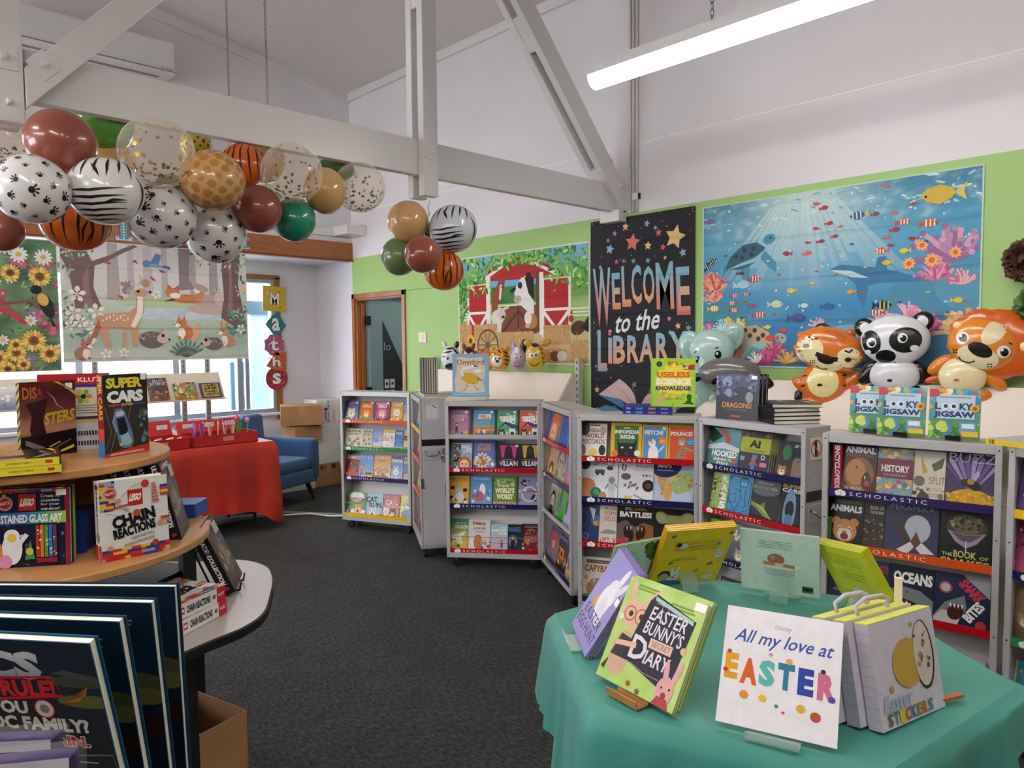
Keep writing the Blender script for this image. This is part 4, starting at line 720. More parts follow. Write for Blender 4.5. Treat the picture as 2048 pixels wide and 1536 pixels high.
# case 4
q = lambda x: 1380+x/5.69
row('c4', 0, [
 (q(205), q(560), .205, '#3f7f90', 'teal fishing book with a leaping red fish', lambda a: (bgv(a, '#2c6a58', '#78b4c4'), a.poly([(.1, 1), (.45, .8), (.15, .62), (0, .7), (0, 1)], '#24462c'), a.poly([(.3, .95), (.5, .98), (.72, .75), (.6, .52), (.5, .56), (.56, .74)], '#c8503c'), a.poly([(0, .55), (.5, .66), (1, .55), (1, .45), (.5, .5), (0, .45)], '#d6e6e8'), a.text('HOOKED', .16, .30, .95, .46, W_, .05), a.text('LEARNING TO', .24, .20, .8, .27, W_, .02), a.text('FISH', .36, .11, .7, .18, W_, .02), a.ell(.88, .21, .08, .05, '#d04a34'), *[a.stroke([(x, 0), (x+.04, .16)], .03, '#c9cf3c', True) for x in (.02, .08, .14, .72, .8)], a.poly([(.7, 0), (1, 0), (1, .25)], '#3a5fa0')), 1),
 (q(560), q(900), .205, '#33333c', 'charcoal and lime computing book', lambda a: (a.rect(0, 0, 1, 1, '#3a3a45'), busy(a, ['#6f3a34', '#38445c', '#7a6a3c'], 14, 0, .86, 1, 1), a.rect(0, .5, 1, .86, '#b4c23c'), a.text('AI', .3, .62, .66, .8, '#25252b', .05), a.text('FOR BEGINNERS', .16, .53, .84, .58, '#4a4f22', 0), person(a, .5, .0, .5, '#5a6fc0', '#5a6fc0', '#d9602e', '#d9602e'), a.rect(.05, .3, .2, .4, '#6fb4c0'), a.rect(.45, .38, .62, .46, '#5f8ad0'), a.rect(.72, .2, .94, .3, '#e07a9c'), a.circ(.8, .42, .07, '#e8e8ea'), a.circ(.8, .42, .04, '#3a3a45'), a.rect(.0, .03, .22, .1, '#c9d24a')), 4),
 (q(985), q(1150), .18, '#26282c', 'dark nature book with a tabby cat', lambda a: (bgv(a, '#50402e', '#1d2024'), a.ell(.6, .7, .3, .2, '#2f7a4c'), beast(a, .4, .22, .3, '#b28a58')), 1),
 (q(1095), q(1262), .18, '#2a3140', 'dark nature book with a grey rodent', lambda a: (bgv(a, '#3a3632', '#20283c'), a.text('DEEP W', .1, .84, .98, .92, '#cdd2da', .02), a.ell(.65, .3, .45, .3, '#8c7c68'), a.circ(.75, .5, .05, K_), a.poly([(0, 0), (.35, .3), (.3, 0)], '#d9cfa0')), 1)])
row('c4', 1, [
 (q(250), q(432), .20, '#9cb84a', 'lime puzzle book with stacked letters', lambda a: (bgv(a, '#86a83c', '#b4c86a'), *[a.text(c, .55, .78-.22*i, .95, .96-.22*i, W_, .05) for i, c in enumerate('RA25')], busy(a, ['#c0402e', '#4a6ab0', '#e8e8da', '#3f5a2c'], 22, .0, .05, .6, .95)), 1),
 (q(385), q(690), .205, '#3f93c9', 'sky blue blocky cartoon book', lambda a: (bgv(a, '#3a8ec8', '#4fa0d2'), a.stroke([(.3, .96), (.15, .85), (.1, .45), (.55, .08), (.95, .2), (.95, .85), (.7, .96), (.3, .96)], .02, '#182a44'), *[a.stroke(p, .02, '#16263c') for p in ([(.55, .92), (.82, .92), (.82, .72), (.55, .72), (.55, .92)], [(.6, .7), (.62, .45), (.78, .45), (.78, .7)], [(.62, .6), (.4, .66)], [(.66, .45), (.5, .2), (.58, .18)], [(.76, .45), (.85, .3), (.78, .24)], [(.2, .3), (.45, .35), (.42, .55), (.2, .5), (.2, .3)])], a.rect(.62, .93, .78, .96, '#16263c'), a.text('DIARY', .1, .06, .5, .16, '#24507c', 0), a.rect(.62, .78, .66, .82, W_), a.rect(.72, .78, .76, .82, W_)), 1),
 (q(655), q(1000), .20, '#2a2b30', 'black book with a yellow finned fish', lambda a: (a.rect(0, 0, 1, 1, '#2a2c31'), a.ell(.5, .92, .62, .3, '#5c6472'), a.text('FISH OF THE WEEK', .1, .78, .92, .86, '#b9c26a', .0), a.text('WHAT TO CATCH', .2, .68, .8, .74, '#9aa06a', 0), a.text('NEW ZEALAND', .25, .9, .75, .95, '#cfd2d8', 0), a.poly([(.02, .55), (.18, .44), (.5, .38), (.85, .1), (.6, .14), (.3, .3), (.14, .36), (.0, .28), (.08, .42)], '#7f9a5a'), a.poly([(.18, .44), (.5, .38), (.85, .1), (.5, .3)], '#c9c25a'), a.poly([(.4, .38), (.55, .5), (.6, .34)], '#6f8a4a'), a.circ(.76, .18, .015, K_)), 1),
 (q(985), q(1262), .205, '#1c1d22', 'black racing car book in a narrow gap', lambda a: (bgv(a, '#26262a', '#141417'), a.text('SUPER', .1, .9, .9, .98, '#e4c83a', .04), a.text('CARS', .1, .8, .9, .89, W_, .05), a.ell(.5, .38, .26, .5, '#7f9ec4'), a.ell(.5, .42, .18, .2, '#15171c'), a.ell(.5, .16, .16, .16, '#5a7fae'), *[a.stroke([(.02+.05*i, 0), (.05+.05*i, .3), (.0+.04*i, .6)], .012, '#8a7f4a') for i in range(3)]), 1)])
row('c4', 2, [
 (q(215), q(420), .20, '#6fc23a', 'acid green comic with yellow capitals', lambda a: (bgv(a, '#2c2f36', '#3f8c2c'), a.poly([(0, 1), (.5, 1), (.3, .6), (.1, 0), (0, 0)], '#7fd03c'), a.text('YOU', .45, .62, .95, .85, '#d9b02c', .05)), 1),
 (q(430), q(720), .20, '#5f5f66', 'grey book with large white letters', lambda a: (bgv(a, '#3a3a40', '#7a7a80'), a.text('HALL', .08, .6, .95, .86, '#d8d6d4', .05), beast(a, .5, .25, .18, '#a89884')), 1),
 (q(740), q(1000), .20, '#3a2c2c', 'dark brown book low behind the table', lambda a: (bgv(a, '#241c1c', '#4a3632'), a.text('BONES', .1, .7, .9, .88, '#d0c4b0', .04)), 1)])
row('c4', 3, [
 (q(330), q(560), .22, '#17171b', 'black book with stacked yellow words', lambda a: (a.rect(0, 0, 1, 1, '#18181c'), a.text('WORK', .1, .76, .9, .93, '#d8c23a', .04), a.text('MORE', .1, .54, .9, .71, '#d8c23a', .04), a.text('TEAM', .1, .32, .9, .49, '#d8c23a', .04)), 1),
 (q(580), q(840), .22, '#2c3a5c', 'navy book with small pale lettering', lambda a: (bgv(a, '#1c2440', '#33466c'), a.lines(.2, .3, .8, .8, 6, '#9aa8c4', .02)), 1)])
# case 5
q = lambda x: 1380+x/3.066
row('c5', 0, [
 (q(935), q(1142), .21, '#2a1a16', 'black encyclopedia with a roaring lion', lambda a: (bgv(a, '#4a2414', '#171314'), a.text('ANIMAL', .05, .84, .95, .96, '#dfe4ea', .04), a.text('PREDATORS', .1, .76, .9, .82, '#c0303a', .0), a.ell(.5, .42, .44, .34, '#8c5a2c'), a.ell(.4, .46, .3, .26, '#b9824a'), a.ell(.72, .3, .14, .16, '#4a1a1c'), a.ell(.74, .26, .08, .06, '#a84c54'), a.ell(.72, .44, .07, .035, K_), a.poly([(.66, .4), (.7, .4), (.68, .32)], W_), a.ell(.42, .56, .04, .02, '#2a1a10'), a.text('THE AMAZING', .08, .12, .6, .18, '#e0d8c8', 0), a.text('ANIMAL', .08, .02, .75, .11, W_, .02)), 1),
 (q(1145), q(1366), .205, '#6a2c3c', 'maroon history book framed with icons', lambda a: (a.rect(0, 0, 1, 1, '#7fa6b4'), busy(a, ['#d9a83c', '#6f8fa0', '#c9824a', '#e0c88a', '#4f7a96'], 26, 0, .75, 1, 1, .04, .1, 3), busy(a, ['#d9a83c', '#6fa0b8', '#c9824a', '#e8d8a0', '#4f7a96', '#b85a4a'], 34, 0, 0, 1, .4, .04, .1, 4), a.rect(0, .42, 1, .80, '#6c2438'), a.text('HISTORY', .12, .54, .9, .68, '#ece2dc', .04), a.text('FOR BEGINNERS', .18, .46, .84, .51, '#c99aa0', 0), a.circ(.5, .9, .1, '#e0b94a'), a.circ(.5, .9, .07, '#f0ead8')), 1),
 (q(1366), q(1562), .205, '#d6cdb6', 'cream book of feathered birds and bats', lambda a: (a.rect(0, 0, 1, 1, '#d9d0ba'), a.poly([(.2, .95), (.45, .6), (.3, .55)], '#c0a04a'), a.poly([(.55, .75), (.95, .9), (.9, .7), (.65, .62)], '#56603c'), a.ell(.2, .42, .18, .1, '#6f6a60'), a.text('SPLIT', .5, .38, 1, .52, '#7a7364', .0), a.text('TOOTH', .5, .14, .95, .2, '#3c3830', 0), a.ell(.35, .1, .2, .12, '#5a4632'), a.lines(.4, .25, .9, .32, 2, '#9c9484', .01), busy(a, ['#8f7a4a', '#3f4030'], 8, .05, .05, .95, .3)), 1),
 (q(1562), q(1885), .215, '#4a3a6c', 'purple nature book with a bee on yellow flower', lambda a: (bgv(a, '#584878', '#2a2440'), *[a.poly([(.5, .25), (.5+.75*cos(t)-.06, .28+.6*sin(t)), (.5+.8*cos(t), .3+.66*sin(t)), (.5+.75*cos(t)+.06, .28+.6*sin(t))], ['#8f7cb4', '#a898c8', '#6c5a98'][i % 3]) for i, t in enumerate([.1+.2*k for k in range(16)])], a.ell(.5, .12, .46, .22, '#d9a51e'), busy(a, ['#f0c838', '#c98a14', '#e6b424'], 60, .06, .0, .94, .28, .02, .045), a.ell(.42, .44, .12, .07, '#3a2a1c', rot=-.3), a.ell(.58, .40, .12, .08, '#1f1812', rot=-.4), a.ell(.5, .47, .07, .05, '#b8862e'), a.ell(.6, .58, .05, .09, '#bab4cc', rot=-.4), a.text('BUZZ', .06, .8, .96, .96, '#d2ccda', -.005)), 1)])
row('c5', 1, [
 (q(850), q(1066), .20, '#3c2a1c', 'green edged book with a snarling tiger', lambda a: (a.rect(0, 0, 1, 1, '#17181a'), a.rect(0, .12, .12, .6, '#5a9a4a'), a.text('AMAZING', .2, .92, .9, .97, '#4f8a4c', 0), a.text('ANIMALS', .05, .74, .95, .88, '#e6e8e8', .04), beast(a, .5, .36, .34, '#c98a48', '#e6dccb', 'round', '#b0705c', '#7a2a30'), *[a.stroke([(.5+s*.12*i, .6), (.5+s*.16*i, .48)], .03, '#2a1c14', True) for s in (-1, 1) for i in range(1, 4)], *[a.stroke([(.5+s*.42, .4-.09*i), (.5+s*.26, .38-.07*i)], .025, '#2a1c14', True) for s in (-1, 1) for i in range(3)]), 1),
 (q(1066), q(1194), .20, '#2b2723', 'dark book with a lizard between the animal books', lambda a: (bgv(a, '#4a3a28', '#1b1b1e'), a.text('BUGS OF', .3, .86, .95, .93, '#dcdad4', .0), a.text('THE WORLD', .3, .77, .95, .83, '#dcdad4', 0), busy(a, ['#8a7048', '#5c4a34', '#a89468', '#2c2a26'], 30, 0, .05, 1, .72)), 1),
 (q(1196), q(1528), .21, '#2f3656', 'indigo book with a bat before the moon', lambda a: (bgv(a, '#3f4566', '#2a304e'), a.text('PEKAPEKA', .1, .88, .92, .98, '#8f94ae', .0), a.ell(.62, .55, .24, .26, '#b9bcc9'), a.poly([(.15, .85), (.35, .6), (.5, .35), (.45, .2), (.3, .35), (.2, .6)], '#4a3a3c'), a.poly([(.25, .12), (.5, .3), (.6, .35), (.72, .3), (.95, .12), (.7, .1), (.58, .22), (.45, .06)], '#dcdcd8'), a.poly([(.5, .3), (.6, .5), (.7, .3), (.6, .18)], '#6a4634')), 1),
 (q(1536), q(1872), .21, '#15151a', 'black book with an open mouthed snake', lambda a: (a.rect(0, 0, 1, 1, '#131317'), a.ell(.5, .68, .38, .26, '#3f3a2c'), a.ell(.5, .74, .3, .17, '#6a5f44'), a.poly([(.14, .62), (.5, .56), (.86, .62), (.7, .42), (.5, .32), (.3, .42)], '#9a8f9c'), a.poly([(.2, .6), (.5, .55), (.8, .6), (.62, .46), (.5, .42), (.38, .46)], '#5f4a5c'), a.stroke([(.5, .45), (.5, .26)], .02, '#d8ccd4'), a.circ(.24, .72, .04, '#a89a5c'), a.circ(.76, .72, .04, '#a89a5c'), busy(a, ['#4a4232', '#8a7d5a', '#2a261e'], 24, .2, .62, .8, .9, .02, .05), a.text('THE', .06, .15, .26, .21, '#cfc96a', .02), a.text('BOOK', .28, .14, .7, .27, '#cfc96a', .02), a.text('OF', .76, .15, .92, .21, '#cfc96a', .02), a.text('SNAKES', .04, .0, .94, .12, '#cfc96a', .02)), 1)])
q = lambda x: 1600+x/4.518
row('c5', 2, [
 (q(300), q(816), .205, '#20263f', 'navy shark book with faded red title', lambda a: (bgv(a, '#1c2440', '#29334f'), a.text('SHARKS!', .12, .76, .98, .92, '#a8344c', .04), a.poly([(.0, .3), (.5, .5), (.95, .4), (.5, .2)], '#5f6c80')), 1),
 (q(817), q(1232), .205, '#1d2233', 'ocean book with a great white shark face', lambda a: (bgv(a, '#2c3348', '#191c2b'), a.text('OCEANS', .1, .66, .96, .88, W_, .05), a.poly([(0, 0), (0, .5), (.3, .6), (.7, .56), (1, .4), (1, 0)], '#7d8288'), a.poly([(0, 0), (0, .32), (.4, .3), (1, .12), (1, 0)], '#c9c8c4'), a.poly([(.3, .38), (.62, .32), (.88, .18), (.85, .1), (.55, .18), (.36, .28)], '#3a2428'), *[a.poly([(.4+.08*i, .33-.03*i), (.45+.08*i, .32-.03*i), (.43+.08*i, .24-.03*i)], W_) for i in range(5)], a.circ(.42, .5, .02, K_), a.poly([(.74, 0), (1, .22), (1, 0)], '#3f8ac0')), 1),
 (q(1236), q(1745), .205, '#20284a', 'navy book with a shark mouth and slanted title', lambda a: (bgv(a, '#1d2540', '#2b3458'), a.poly([(.5, 1), (1, .62), (1, 1)], '#a8acb4'), a.text('SHARK', .42, .62, .95, .82, '#d03a5a', .06, rot=-.75), a.text('BITES', .5, .26, .95, .44, W_, .05, rot=.95), a.ring(.2, .72, .11, .03, '#c0404c'), a.circ(.2, .72, .09, '#b9c0c6'), a.poly([(.02, .2), (.2, .45), (.55, .62), (.6, .4), (.45, .1), (.0, .02)], '#7c8288'), a.poly([(.0, .15), (.15, .3), (.5, .25), (.45, .08), (.0, .0)], '#c9c5be'), a.ell(.4, .3, .14, .16, '#4a1a1e', rot=-.5), *[a.poly([(.28+.07*i, .44), (.33+.07*i, .44), (.31+.07*i, .36)], W_) for i in range(4)], a.circ(.86, .12, .1, '#b83a3c')), 1)])
row('c5', 3, [
 (q(700), q(1180), .20, '#39424f', 'slate book low behind the teal cloth', lambda a: (bgv(a, '#2b333f', '#4c5866'), a.text('FUR', .2, .7, .8, .9, '#d9d3c4', .04)), 1),
 (q(1200), q(1720), .20, '#1b2234', 'dark book with orange and blue title and tiger', lambda a: (bgv(a, '#22283a', '#151a28'), a.text('ANIMAL', .05, .78, .66, .93, '#d98a2c', .05), a.text('BITES', .05, .56, .66, .74, '#3a84c4', .05), a.rect(.66, .3, 1, 1, '#b9bcc4'), beast(a, .76, .4, .24, '#b9854c', '#e2d8c8', 'round'), a.circ(.84, .78, .12, '#2a2420'), a.circ(.84, .8, .05, W_), a.ell(.3, .3, .26, .2, '#a8785a')), 1)])
# right edge case: covers slanting away at the frame edge
q = lambda x: x
row('c6', 0, [(q(2040), q(2075), .20, '#5c4a86', 'purple comic at the picture edge', lambda a: (bgv(a, '#7a5fa0', '#4a3a78'), face(a, .5, .4, .25)), 1), (q(2080), q(2150), .20, '#d06a9c', 'pink comic beyond the picture edge', lambda a: (bgv(a, '#e08ab0', '#c05a90'), busy(a, ['#f2dce6', '#8a3a66'], 10)), 1)])
row('c6', 1, [(q(2036), q(2078), .20, '#a8446c', 'crimson pink book at the picture edge', lambda a: (bgv(a, '#c25a80', '#7a3458'), busy(a, ['#f0c0d0', '#4a2038'], 10)), 1)])
row('c6', 2, [(q(2030), q(2085), .20, '#8a7458', 'tan wildlife book at the picture edge', lambda a: (bgv(a, '#5c4a38', '#a48c6c'), beast(a, .5, .42, .3, '#b09070', ears='round')), 1)])
row('c6', 3, [(q(2026), q(2085), .23, '#2f7f9c', 'teal picture book with pale spine at the edge', lambda a: (bgv(a, '#2a6f8c', '#4a9ab4'), a.rect(0, 0, .1, 1, '#d8cf8c'), busy(a, ['#e0b03a', '#d8604a', '#f2efe4'], 12, .15, 0, 1, 1)), 1)])
for r, cc in enumerate((('#d8b43a', '#3f8a9c', '#8a4a9c'), ('#c85a3a', '#4a6ab0', '#6a9a4a'), ('#4a8a5c', '#b0883c', '#2f4a7c'), ('#c83a4c', '#e0c04a', '#4a9ab4'))):
    x, y, th, W = CASES['c6']
    for j, c in enumerate(cc):
        book(.135, .20, .012, c, (lambda c, j: lambda a: (bgv(a, c, '#e8e0d0'), a.lines(.1, .78, .9, .92, 2, W_, .03), beast(a, .5, .36, .22, '#e8d8c0', ears=['point', 'round', 'long'][j])))(c, j), f'{["left", "middle", "right"][j]} animal book past the frame edge, {ROWN[r]}, right edge case', casepoint('c6', .25+j*.145, .03, ROWZ[r]-.0278), th, .22, name='paperback_book', group='books in right edge case')
# edge-on case: covers seen at a glancing angle
for r, cols in enumerate((('#4aa0c8', '#d8c24a'), ('#c8447c', '#5aa84a'), ('#d9c25a', '#7a4aa0'), ('#8a2f4c', '#c86a3a'))):
    x, y, th, W = CASES['c1r']
    for j, c in enumerate(cols):
        for k in range(2):
            wd = .13; nm = ['sky blue', 'yellow', 'pink', 'green', 'straw yellow', 'violet', 'maroon', 'orange'][r*2+j]
            book(wd, .19, .012, c, (lambda c: lambda a: (bgv(a, c, '#ece6d6'), a.text('STORY', .1, .72, .9, .88, W_, .03), face(a, .5, .35, .2)))(c), f'{nm} paperback, {["left", "right"][k]} copy, {ROWN[r]} of the edge-on case', casepoint('c1r', .10+j*.29+k*.14, .03, ROWZ[r]-.0278), th, .22, name='paperback_book', group='books in the edge-on case')
# tall red spine beside the lion encyclopedia
x, y, th, W = CASES['c5']
book(.13, .205, .034, '#a81e3a', None, 'thick red encyclopedia showing its lettered spine, case under the jigsaw books', casepoint('c5', .066, .10, ROWZ[0]-.0278), th+pi/2, 0, name='encyclopedia', group='books in the case under the jigsaw books', hard=True, spine=lambda a: (a.rect(0, 0, 1, 1, '#b01f3c'), a.text('ENCYCLOPEDIA', .5-2.9, .5-.05, .5+2.9, .5+.05, W_, .04, rot=-pi/2)))
# ------------------------------------------------------------------ printed wall hangings
def leaf(a, x, y, r, t, c, wd=.42):
    d = (cos(t), sin(t)); k = a.asp; q = (-d[1], d[0])
    a.poly([(x+d[0]*r*u+q[0]*r*wd*v, y+(d[1]*r*u+q[1]*r*wd*v)*k) for u, v in ((-1, 0), (-.3, .9), (.4, .7), (1, 0), (.4, -.7), (-.3, -.9))], c)
def hanging(name, label, w, h, art, loc, rz, border='#d9e0d2', bw=.012):
    b = MB(); n = 26; c = lin(border)
    o = MB().box(-w/2-bw, .0, -bw, w/2+bw, .003, h+bw, 0, c).build(name, FAB); o.location = loc; o.rotation_euler = (0, 0, rz)
    a = Art(w, h); art(a); a.build('print', FAB, o, 'front', 0, 3e-5)
    for sx in (-1, 1): MB().lathe([(.006, 0), (.005, .003), (.002, .004)], 8, M=Matrix.Translation((sx*(w/2-.015), -.004, h-.012)) @ Matrix.Rotation(pi/2, 4, 'X')).build('eyelet', M_steel, o)
    return tag(o, label, 'wall hanging', 'printed fabric hangings')
def barn(a):
    R = random.Random(3)
    g = ramp([(0, '#c9a87a'), (.22, '#d8bd8c'), (.34, '#8fae5a'), (.5, '#b9d27e'), (.6, '#6aa455'), (.8, '#74b468'), (1, '#86b8dc')])
    a.grid(12, 16, lambda x, y: mixc(g(y), lin('#3f8446'), .5*max(0, noise.noise(Vector((x*7, y*7, 1))))))
    for sx, x0, x1 in ((0, .0, .08), (0, .87, 1)):
        for i in range(3): a.rect(x0, .40+.03*i, x1, .412+.03*i, '#e9ece0')
    a.rect(.27, .33, .64, .82, '#6fb0d8'); a.grid(6, 3, lambda x, y: mixc(lin('#2f6a34'), lin('#4f8f45'), noise.noise(Vector((x*20, y*20, 2)))+.5), .27, .54, .64, .70); a.rect(.27, .40, .64, .54, '#b4d07c')
    for i in range(3): a.rect(.30, .47+.025*i, .62, .477+.025*i, '#eef0e4')
    a.poly([(.24, .80), (.27, .88), (.5, .97), (.73, .86), (.77, .78), (.64, .75), (.28, .76)], '#b3262c'); a.stroke([(.23, .79), (.5, .975), (.78, .775)], .018, '#efe9df')
    a.rect(.24, .30, .275, .80, '#ece7de'); a.rect(.635, .27, .66, .80, '#6a4636'); a.rect(.66, .25, .69, .80, '#efebe3')
    for x0, x1 in ((.085, .245), (.69, .87)):
        a.rect(x0-.012, .22, x1+.012, .74, '#efebe4'); a.rect(x0+.005, .48, x1-.005, .73, '#b8252b'); a.rect(x0+.005, .24, x1-.005, .455, '#b8252b')
        a.stroke([(x0, .45), ((x0+x1)/2, .30), (x1, .45)], .022, '#efebe4')
        for i in range(1, 5): a.rect(x0+(x1-x0)*i/5-.001, .48, x0+(x1-x0)*i/5+.001, .73, '#8a1a20')
    a.poly([(.36, .26), (.36, .48), (.5, .52), (.64, .5), (.64, .26)], '#7f4a32'); a.stroke([(.37, .27), (.5, .47), (.63, .27)], .02, '#5c3222'); a.rect(.36, .5, .64, .515, '#6a3c28'); a.rect(.495, .26, .505, .5, '#4a2a1c')
    # horse
    a.poly([(.28, .42), (.29, .62), (.34, .74), (.345, .79), (.36, .75), (.40, .79), (.395, .74), (.39, .68), (.36, .58), (.34, .55), (.335, .45)], '#8f4a2c'); a.poly([(.355, .72), (.375, .72), (.36, .58), (.345, .58)], '#e9dccb'); a.circ(.372, .70, .006, K_, 8)
    # cow
    a.poly([(.62, .40), (.52, .52), (.475, .58), (.47, .66), (.52, .76), (.56, .78), (.62, .74)], '#e8e6e2'); a.poly([(.55, .77), (.62, .76), (.62, .55), (.58, .62)], '#1d1d20'); a.ell(.58, .78, .02, .03, '#242428'); a.ell(.46, .66, .025, .02, '#26262a', rot=.4); a.ell(.495, .575, .03, .035, '#c9aca6'); a.circ(.52, .68, .008, K_, 8); a.ell(.515, .70, .018, .03, '#1f1f22')
    # sheep and calf
    a.ell(.335, .42, .055, .07, '#ddd6cc'); a.ell(.37, .44, .03, .05, '#cfc6bc'); a.ell(.40, .5, .03, .015, '#d6cdc3', rot=.3); a.ell(.38, .42, .014, .014, '#3c3634'); a.poly([(.28, .3), (.30, .46), (.37, .38), (.36, .28)], '#e2dcd2')
    a.ell(.60, .37, .045, .07, '#c07a3c'); a.ell(.575, .40, .028, .06, '#ede6dc'); a.ell(.57, .33, .018, .02, '#d9a8a0')
    # bales, wheel, sunflower, rooster
    for x0, y0, x1, y1 in ((0, .18, .11, .36), (.13, .2, .33, .36), (.35, .12, .62, .28), (.69, .16, .88, .33), (.88, .0, 1, .2), (.6, .0, .85, .12)):
        a.rect(x0, y0, x1, y1, '#c39a66')
        for i in range(22): x, y = R.uniform(x0, x1), R.uniform(y0, y1); a.stroke([(x, y), (x+R.uniform(-.01, .01), y+.03)], .003, R.choice(['#dcbc88', '#a37c4c', '#e6cc9c', '#8f6a40']))
    a.ring(.25, .16, .085, .013, '#7a5638'); a.circ(.25, .16, .02, '#4a3220')
    for i in range(10): t = pi*i/5; a.stroke([(.25, .16), (.25+.085*cos(t), .16+.085*a.asp*sin(t))], .007, '#84603e')
    a.petals(.1, .2, .04, '#e3b52c', 12, .4, '#5a3a1c', .4); a.petals(.36, .08, .03, '#e3b52c', 12, .4, '#5a3a1c', .4)
    a.ell(.93, .30, .05, .06, '#5c3620', rot=.3); a.poly([(.95, .3), (1, .40), (1, .26)], '#1f2326'); a.ell(.885, .38, .018, .03, '#9c4a20'); a.poly([(.875, .42), (.885, .46), (.9, .42)], '#c4282c'); a.rect(.92, .2, .925, .26, '#c99a3c')
    for x, c in ((.10, '#8c3a2a'), (.15, '#9c4a2c'), (.08, '#6a8a3c'), (.72, '#c98a3c'), (.77, '#8a4a34'), (.82, '#d9d2c8')): a.ell(x, .06, .035, .045, c)
    for i in range(330):   # leaves
        side = R.random(); x = R.random(); top = .80+.15*abs(x-.5)
        if .3 < x < .7 and R.random() < .6: y = R.uniform(.90, 1)
        else: y = R.uniform(.62 if x < .28 or x > .74 else .86, 1)
        if .3 < x < .68: y = max(y, .84+.06*R.random())
        leaf(a, x, y, R.uniform(.012, .026), R.uniform(0, 6.3), R.choice(['#6fb344', '#a9d45a', '#3f8f3c', '#c9e37a', '#2f7436', '#8fc650', '#57a04a']))
    for i in range(60): leaf(a, R.uniform(0, .08), R.uniform(.4, .75), R.uniform(.01, .02), R.uniform(0, 6), R.choice(['#3f8f3c', '#2f7436', '#6fb344']))
hanging('barn_hanging', 'red barn farm animal wall hanging with leafy border on green wall', 1.50, .90, barn, (XR-.006, 4.292, 1.352), -pi/2)
def welcome(a):
    a.rect(0, 0, 1, 1, '#232229'); R = random.Random(5)
    st = [(.36, .955, .035, '#e6a97c'), (.25, .93, .025, '#7f9cc4'), (.18, .90, .02, '#d98a5c'), (.2, .855, .045, '#8fb3d8'), (.43, .875, .075, '#d9786c'), (.57, .955, .03, '#7fb0b8'), (.65, .93, .02, '#8ab0c0'), (.68, .905, .032, '#cf6470'), (.83, .875, .095, '#e8c48a'), (.58, .85, .036, '#e8c08a'), (.72, .835, .028, '#cf6470'), (.9, .80, .035, '#8fb4b8'), (.27, .79, .022, '#d86a7c'), (.34, .79, .02, '#d86a7c'), (.44, .785, .024, '#6fa6b8'), (.58, .78, .026, '#6fa6b8'), (.74, .785, .018, '#e2a67c'), (.1, .77, .022, '#90a8b8'), (.07, .44, .022, '#d86a5c'), (.2, .445, .024, '#e8b07c'), (.78, .50, .022, '#b87fa8'), (.86, .465, .028, '#e2b27c'), (.95, .455, .026, '#7fa8b8'), (.79, .435, .022, '#a9b89c'), (.06, .15, .03, '#e2b27c'), (.45, .185, .026, '#9a78a4'), (.05, .27, .015, '#7fa8b8'), (.72, .2, .02, '#d98a5c')]
    for x, y, r, c in st: a.star(x, y, r, c, 5, .5, R.uniform(-.3, .3))
    for i in range(60): a.circ(R.random(), R.random(), R.uniform(.003, .007), R.choice(['#d8c8a8', '#c98a6c', '#9fb4c4']), 6)
    g = ramp([(.52, '#c9586c'), (.60, '#e2a472'), (.655, '#e8b487'), (.69, '#7fb2c4'), (.80, '#8ec0d0')]); cf = lambda x, y: g(y+.05*abs(x-.5))
    for ch, x0, x1, y0, y1 in (('W', .03, .215, .475, .765), ('E', .225, .31, .555, .735), ('L', .325, .415, .565, .765), ('C', .42, .52, .575, .765), ('O', .535, .645, .575, .755), ('M', .66, .82, .545, .765), ('E', .845, .965, .515, .735)):
        a.text(ch, x0, y0, x1, y1, cf, .02, shear=-.04)
    a.text('to the', .26, .445, .70, .545, '#e9e8ea', .015, shear=.3, rot=.07)
    g2 = ramp([(.25, '#7fa8c0'), (.29, '#d8a088'), (.36, '#e2ac80'), (.42, '#8fb8c8'), (.5, '#8ec0d0')]); cf2 = lambda x, y: g2(y+.03*x)
    for ch, x0, x1, y0, y1 in (('L', .07, .17, .245, .455), ('I', .185, .225, .285, .415), ('B', .235, .36, .285, .425), ('R', .38, .5, .29, .425), ('A', .5, .64, .295, .43), ('R', .66, .78, .30, .435), ('Y', .78, .95, .30, .44)): a.text(ch, x0, y0, x1, y1, cf2, .03)
    a.circ(.2, .435, .018, '#d8586c', 8)
    # open book
    a.poly([(.03, .04), (.26, .075), (.33, .03), (.33, -.01), (.24, .0), (.03, .0)], '#3f6f9c'); a.poly([(.04, .03), (.2, .0), (.2, .035), (.06, .06)], '#d8bdb8'); a.poly([(.03, .045), (.16, .075), (.33, .05), (.2, .02)], '#5f9ac0')
    a.poly([(.08, .125), (.3, .115), (.44, .07), (.48, .02), (.55, .02), (.55, .06), (.47, .03)], '#4a7fa8'); a.poly([(.08, .125), (.13, .145), (.30, .21), (.36, .19), (.42, .16), (.46, .12), (.485, .06), (.44, .07), (.3, .11)], '#d3b4b4')
    a.poly([(.485, .06), (.56, .13), (.7, .18), (.86, .19), (.98, .15), (.9, .1), (.7, .09), (.54, .03)], '#c9a8ac'); a.poly([(.54, .025), (.7, .085), (.95, .12), (.98, .10), (.7, .05), (.56, .0)], '#4a7fa8'); a.circ(.51, .035, .05, '#7fb0cc'); a.circ(.51, .025, .035, '#232f44')
    for i in range(7): a.stroke([(.485, .065), (.16+.045*i, .15+.006*i+.02*sin(i))], .004, '#a98890')
    for i in range(5): a.stroke([(.49, .06), (.62+.07*i, .175-.01*i)], .004, '#a98890')
hanging('welcome_hanging', 'tall black hanging reading Welcome to the Library with stars and open book', .875, 1.45, welcome, (XR-.012, 3.075, .943), -pi/2, '#2a2930', .004)
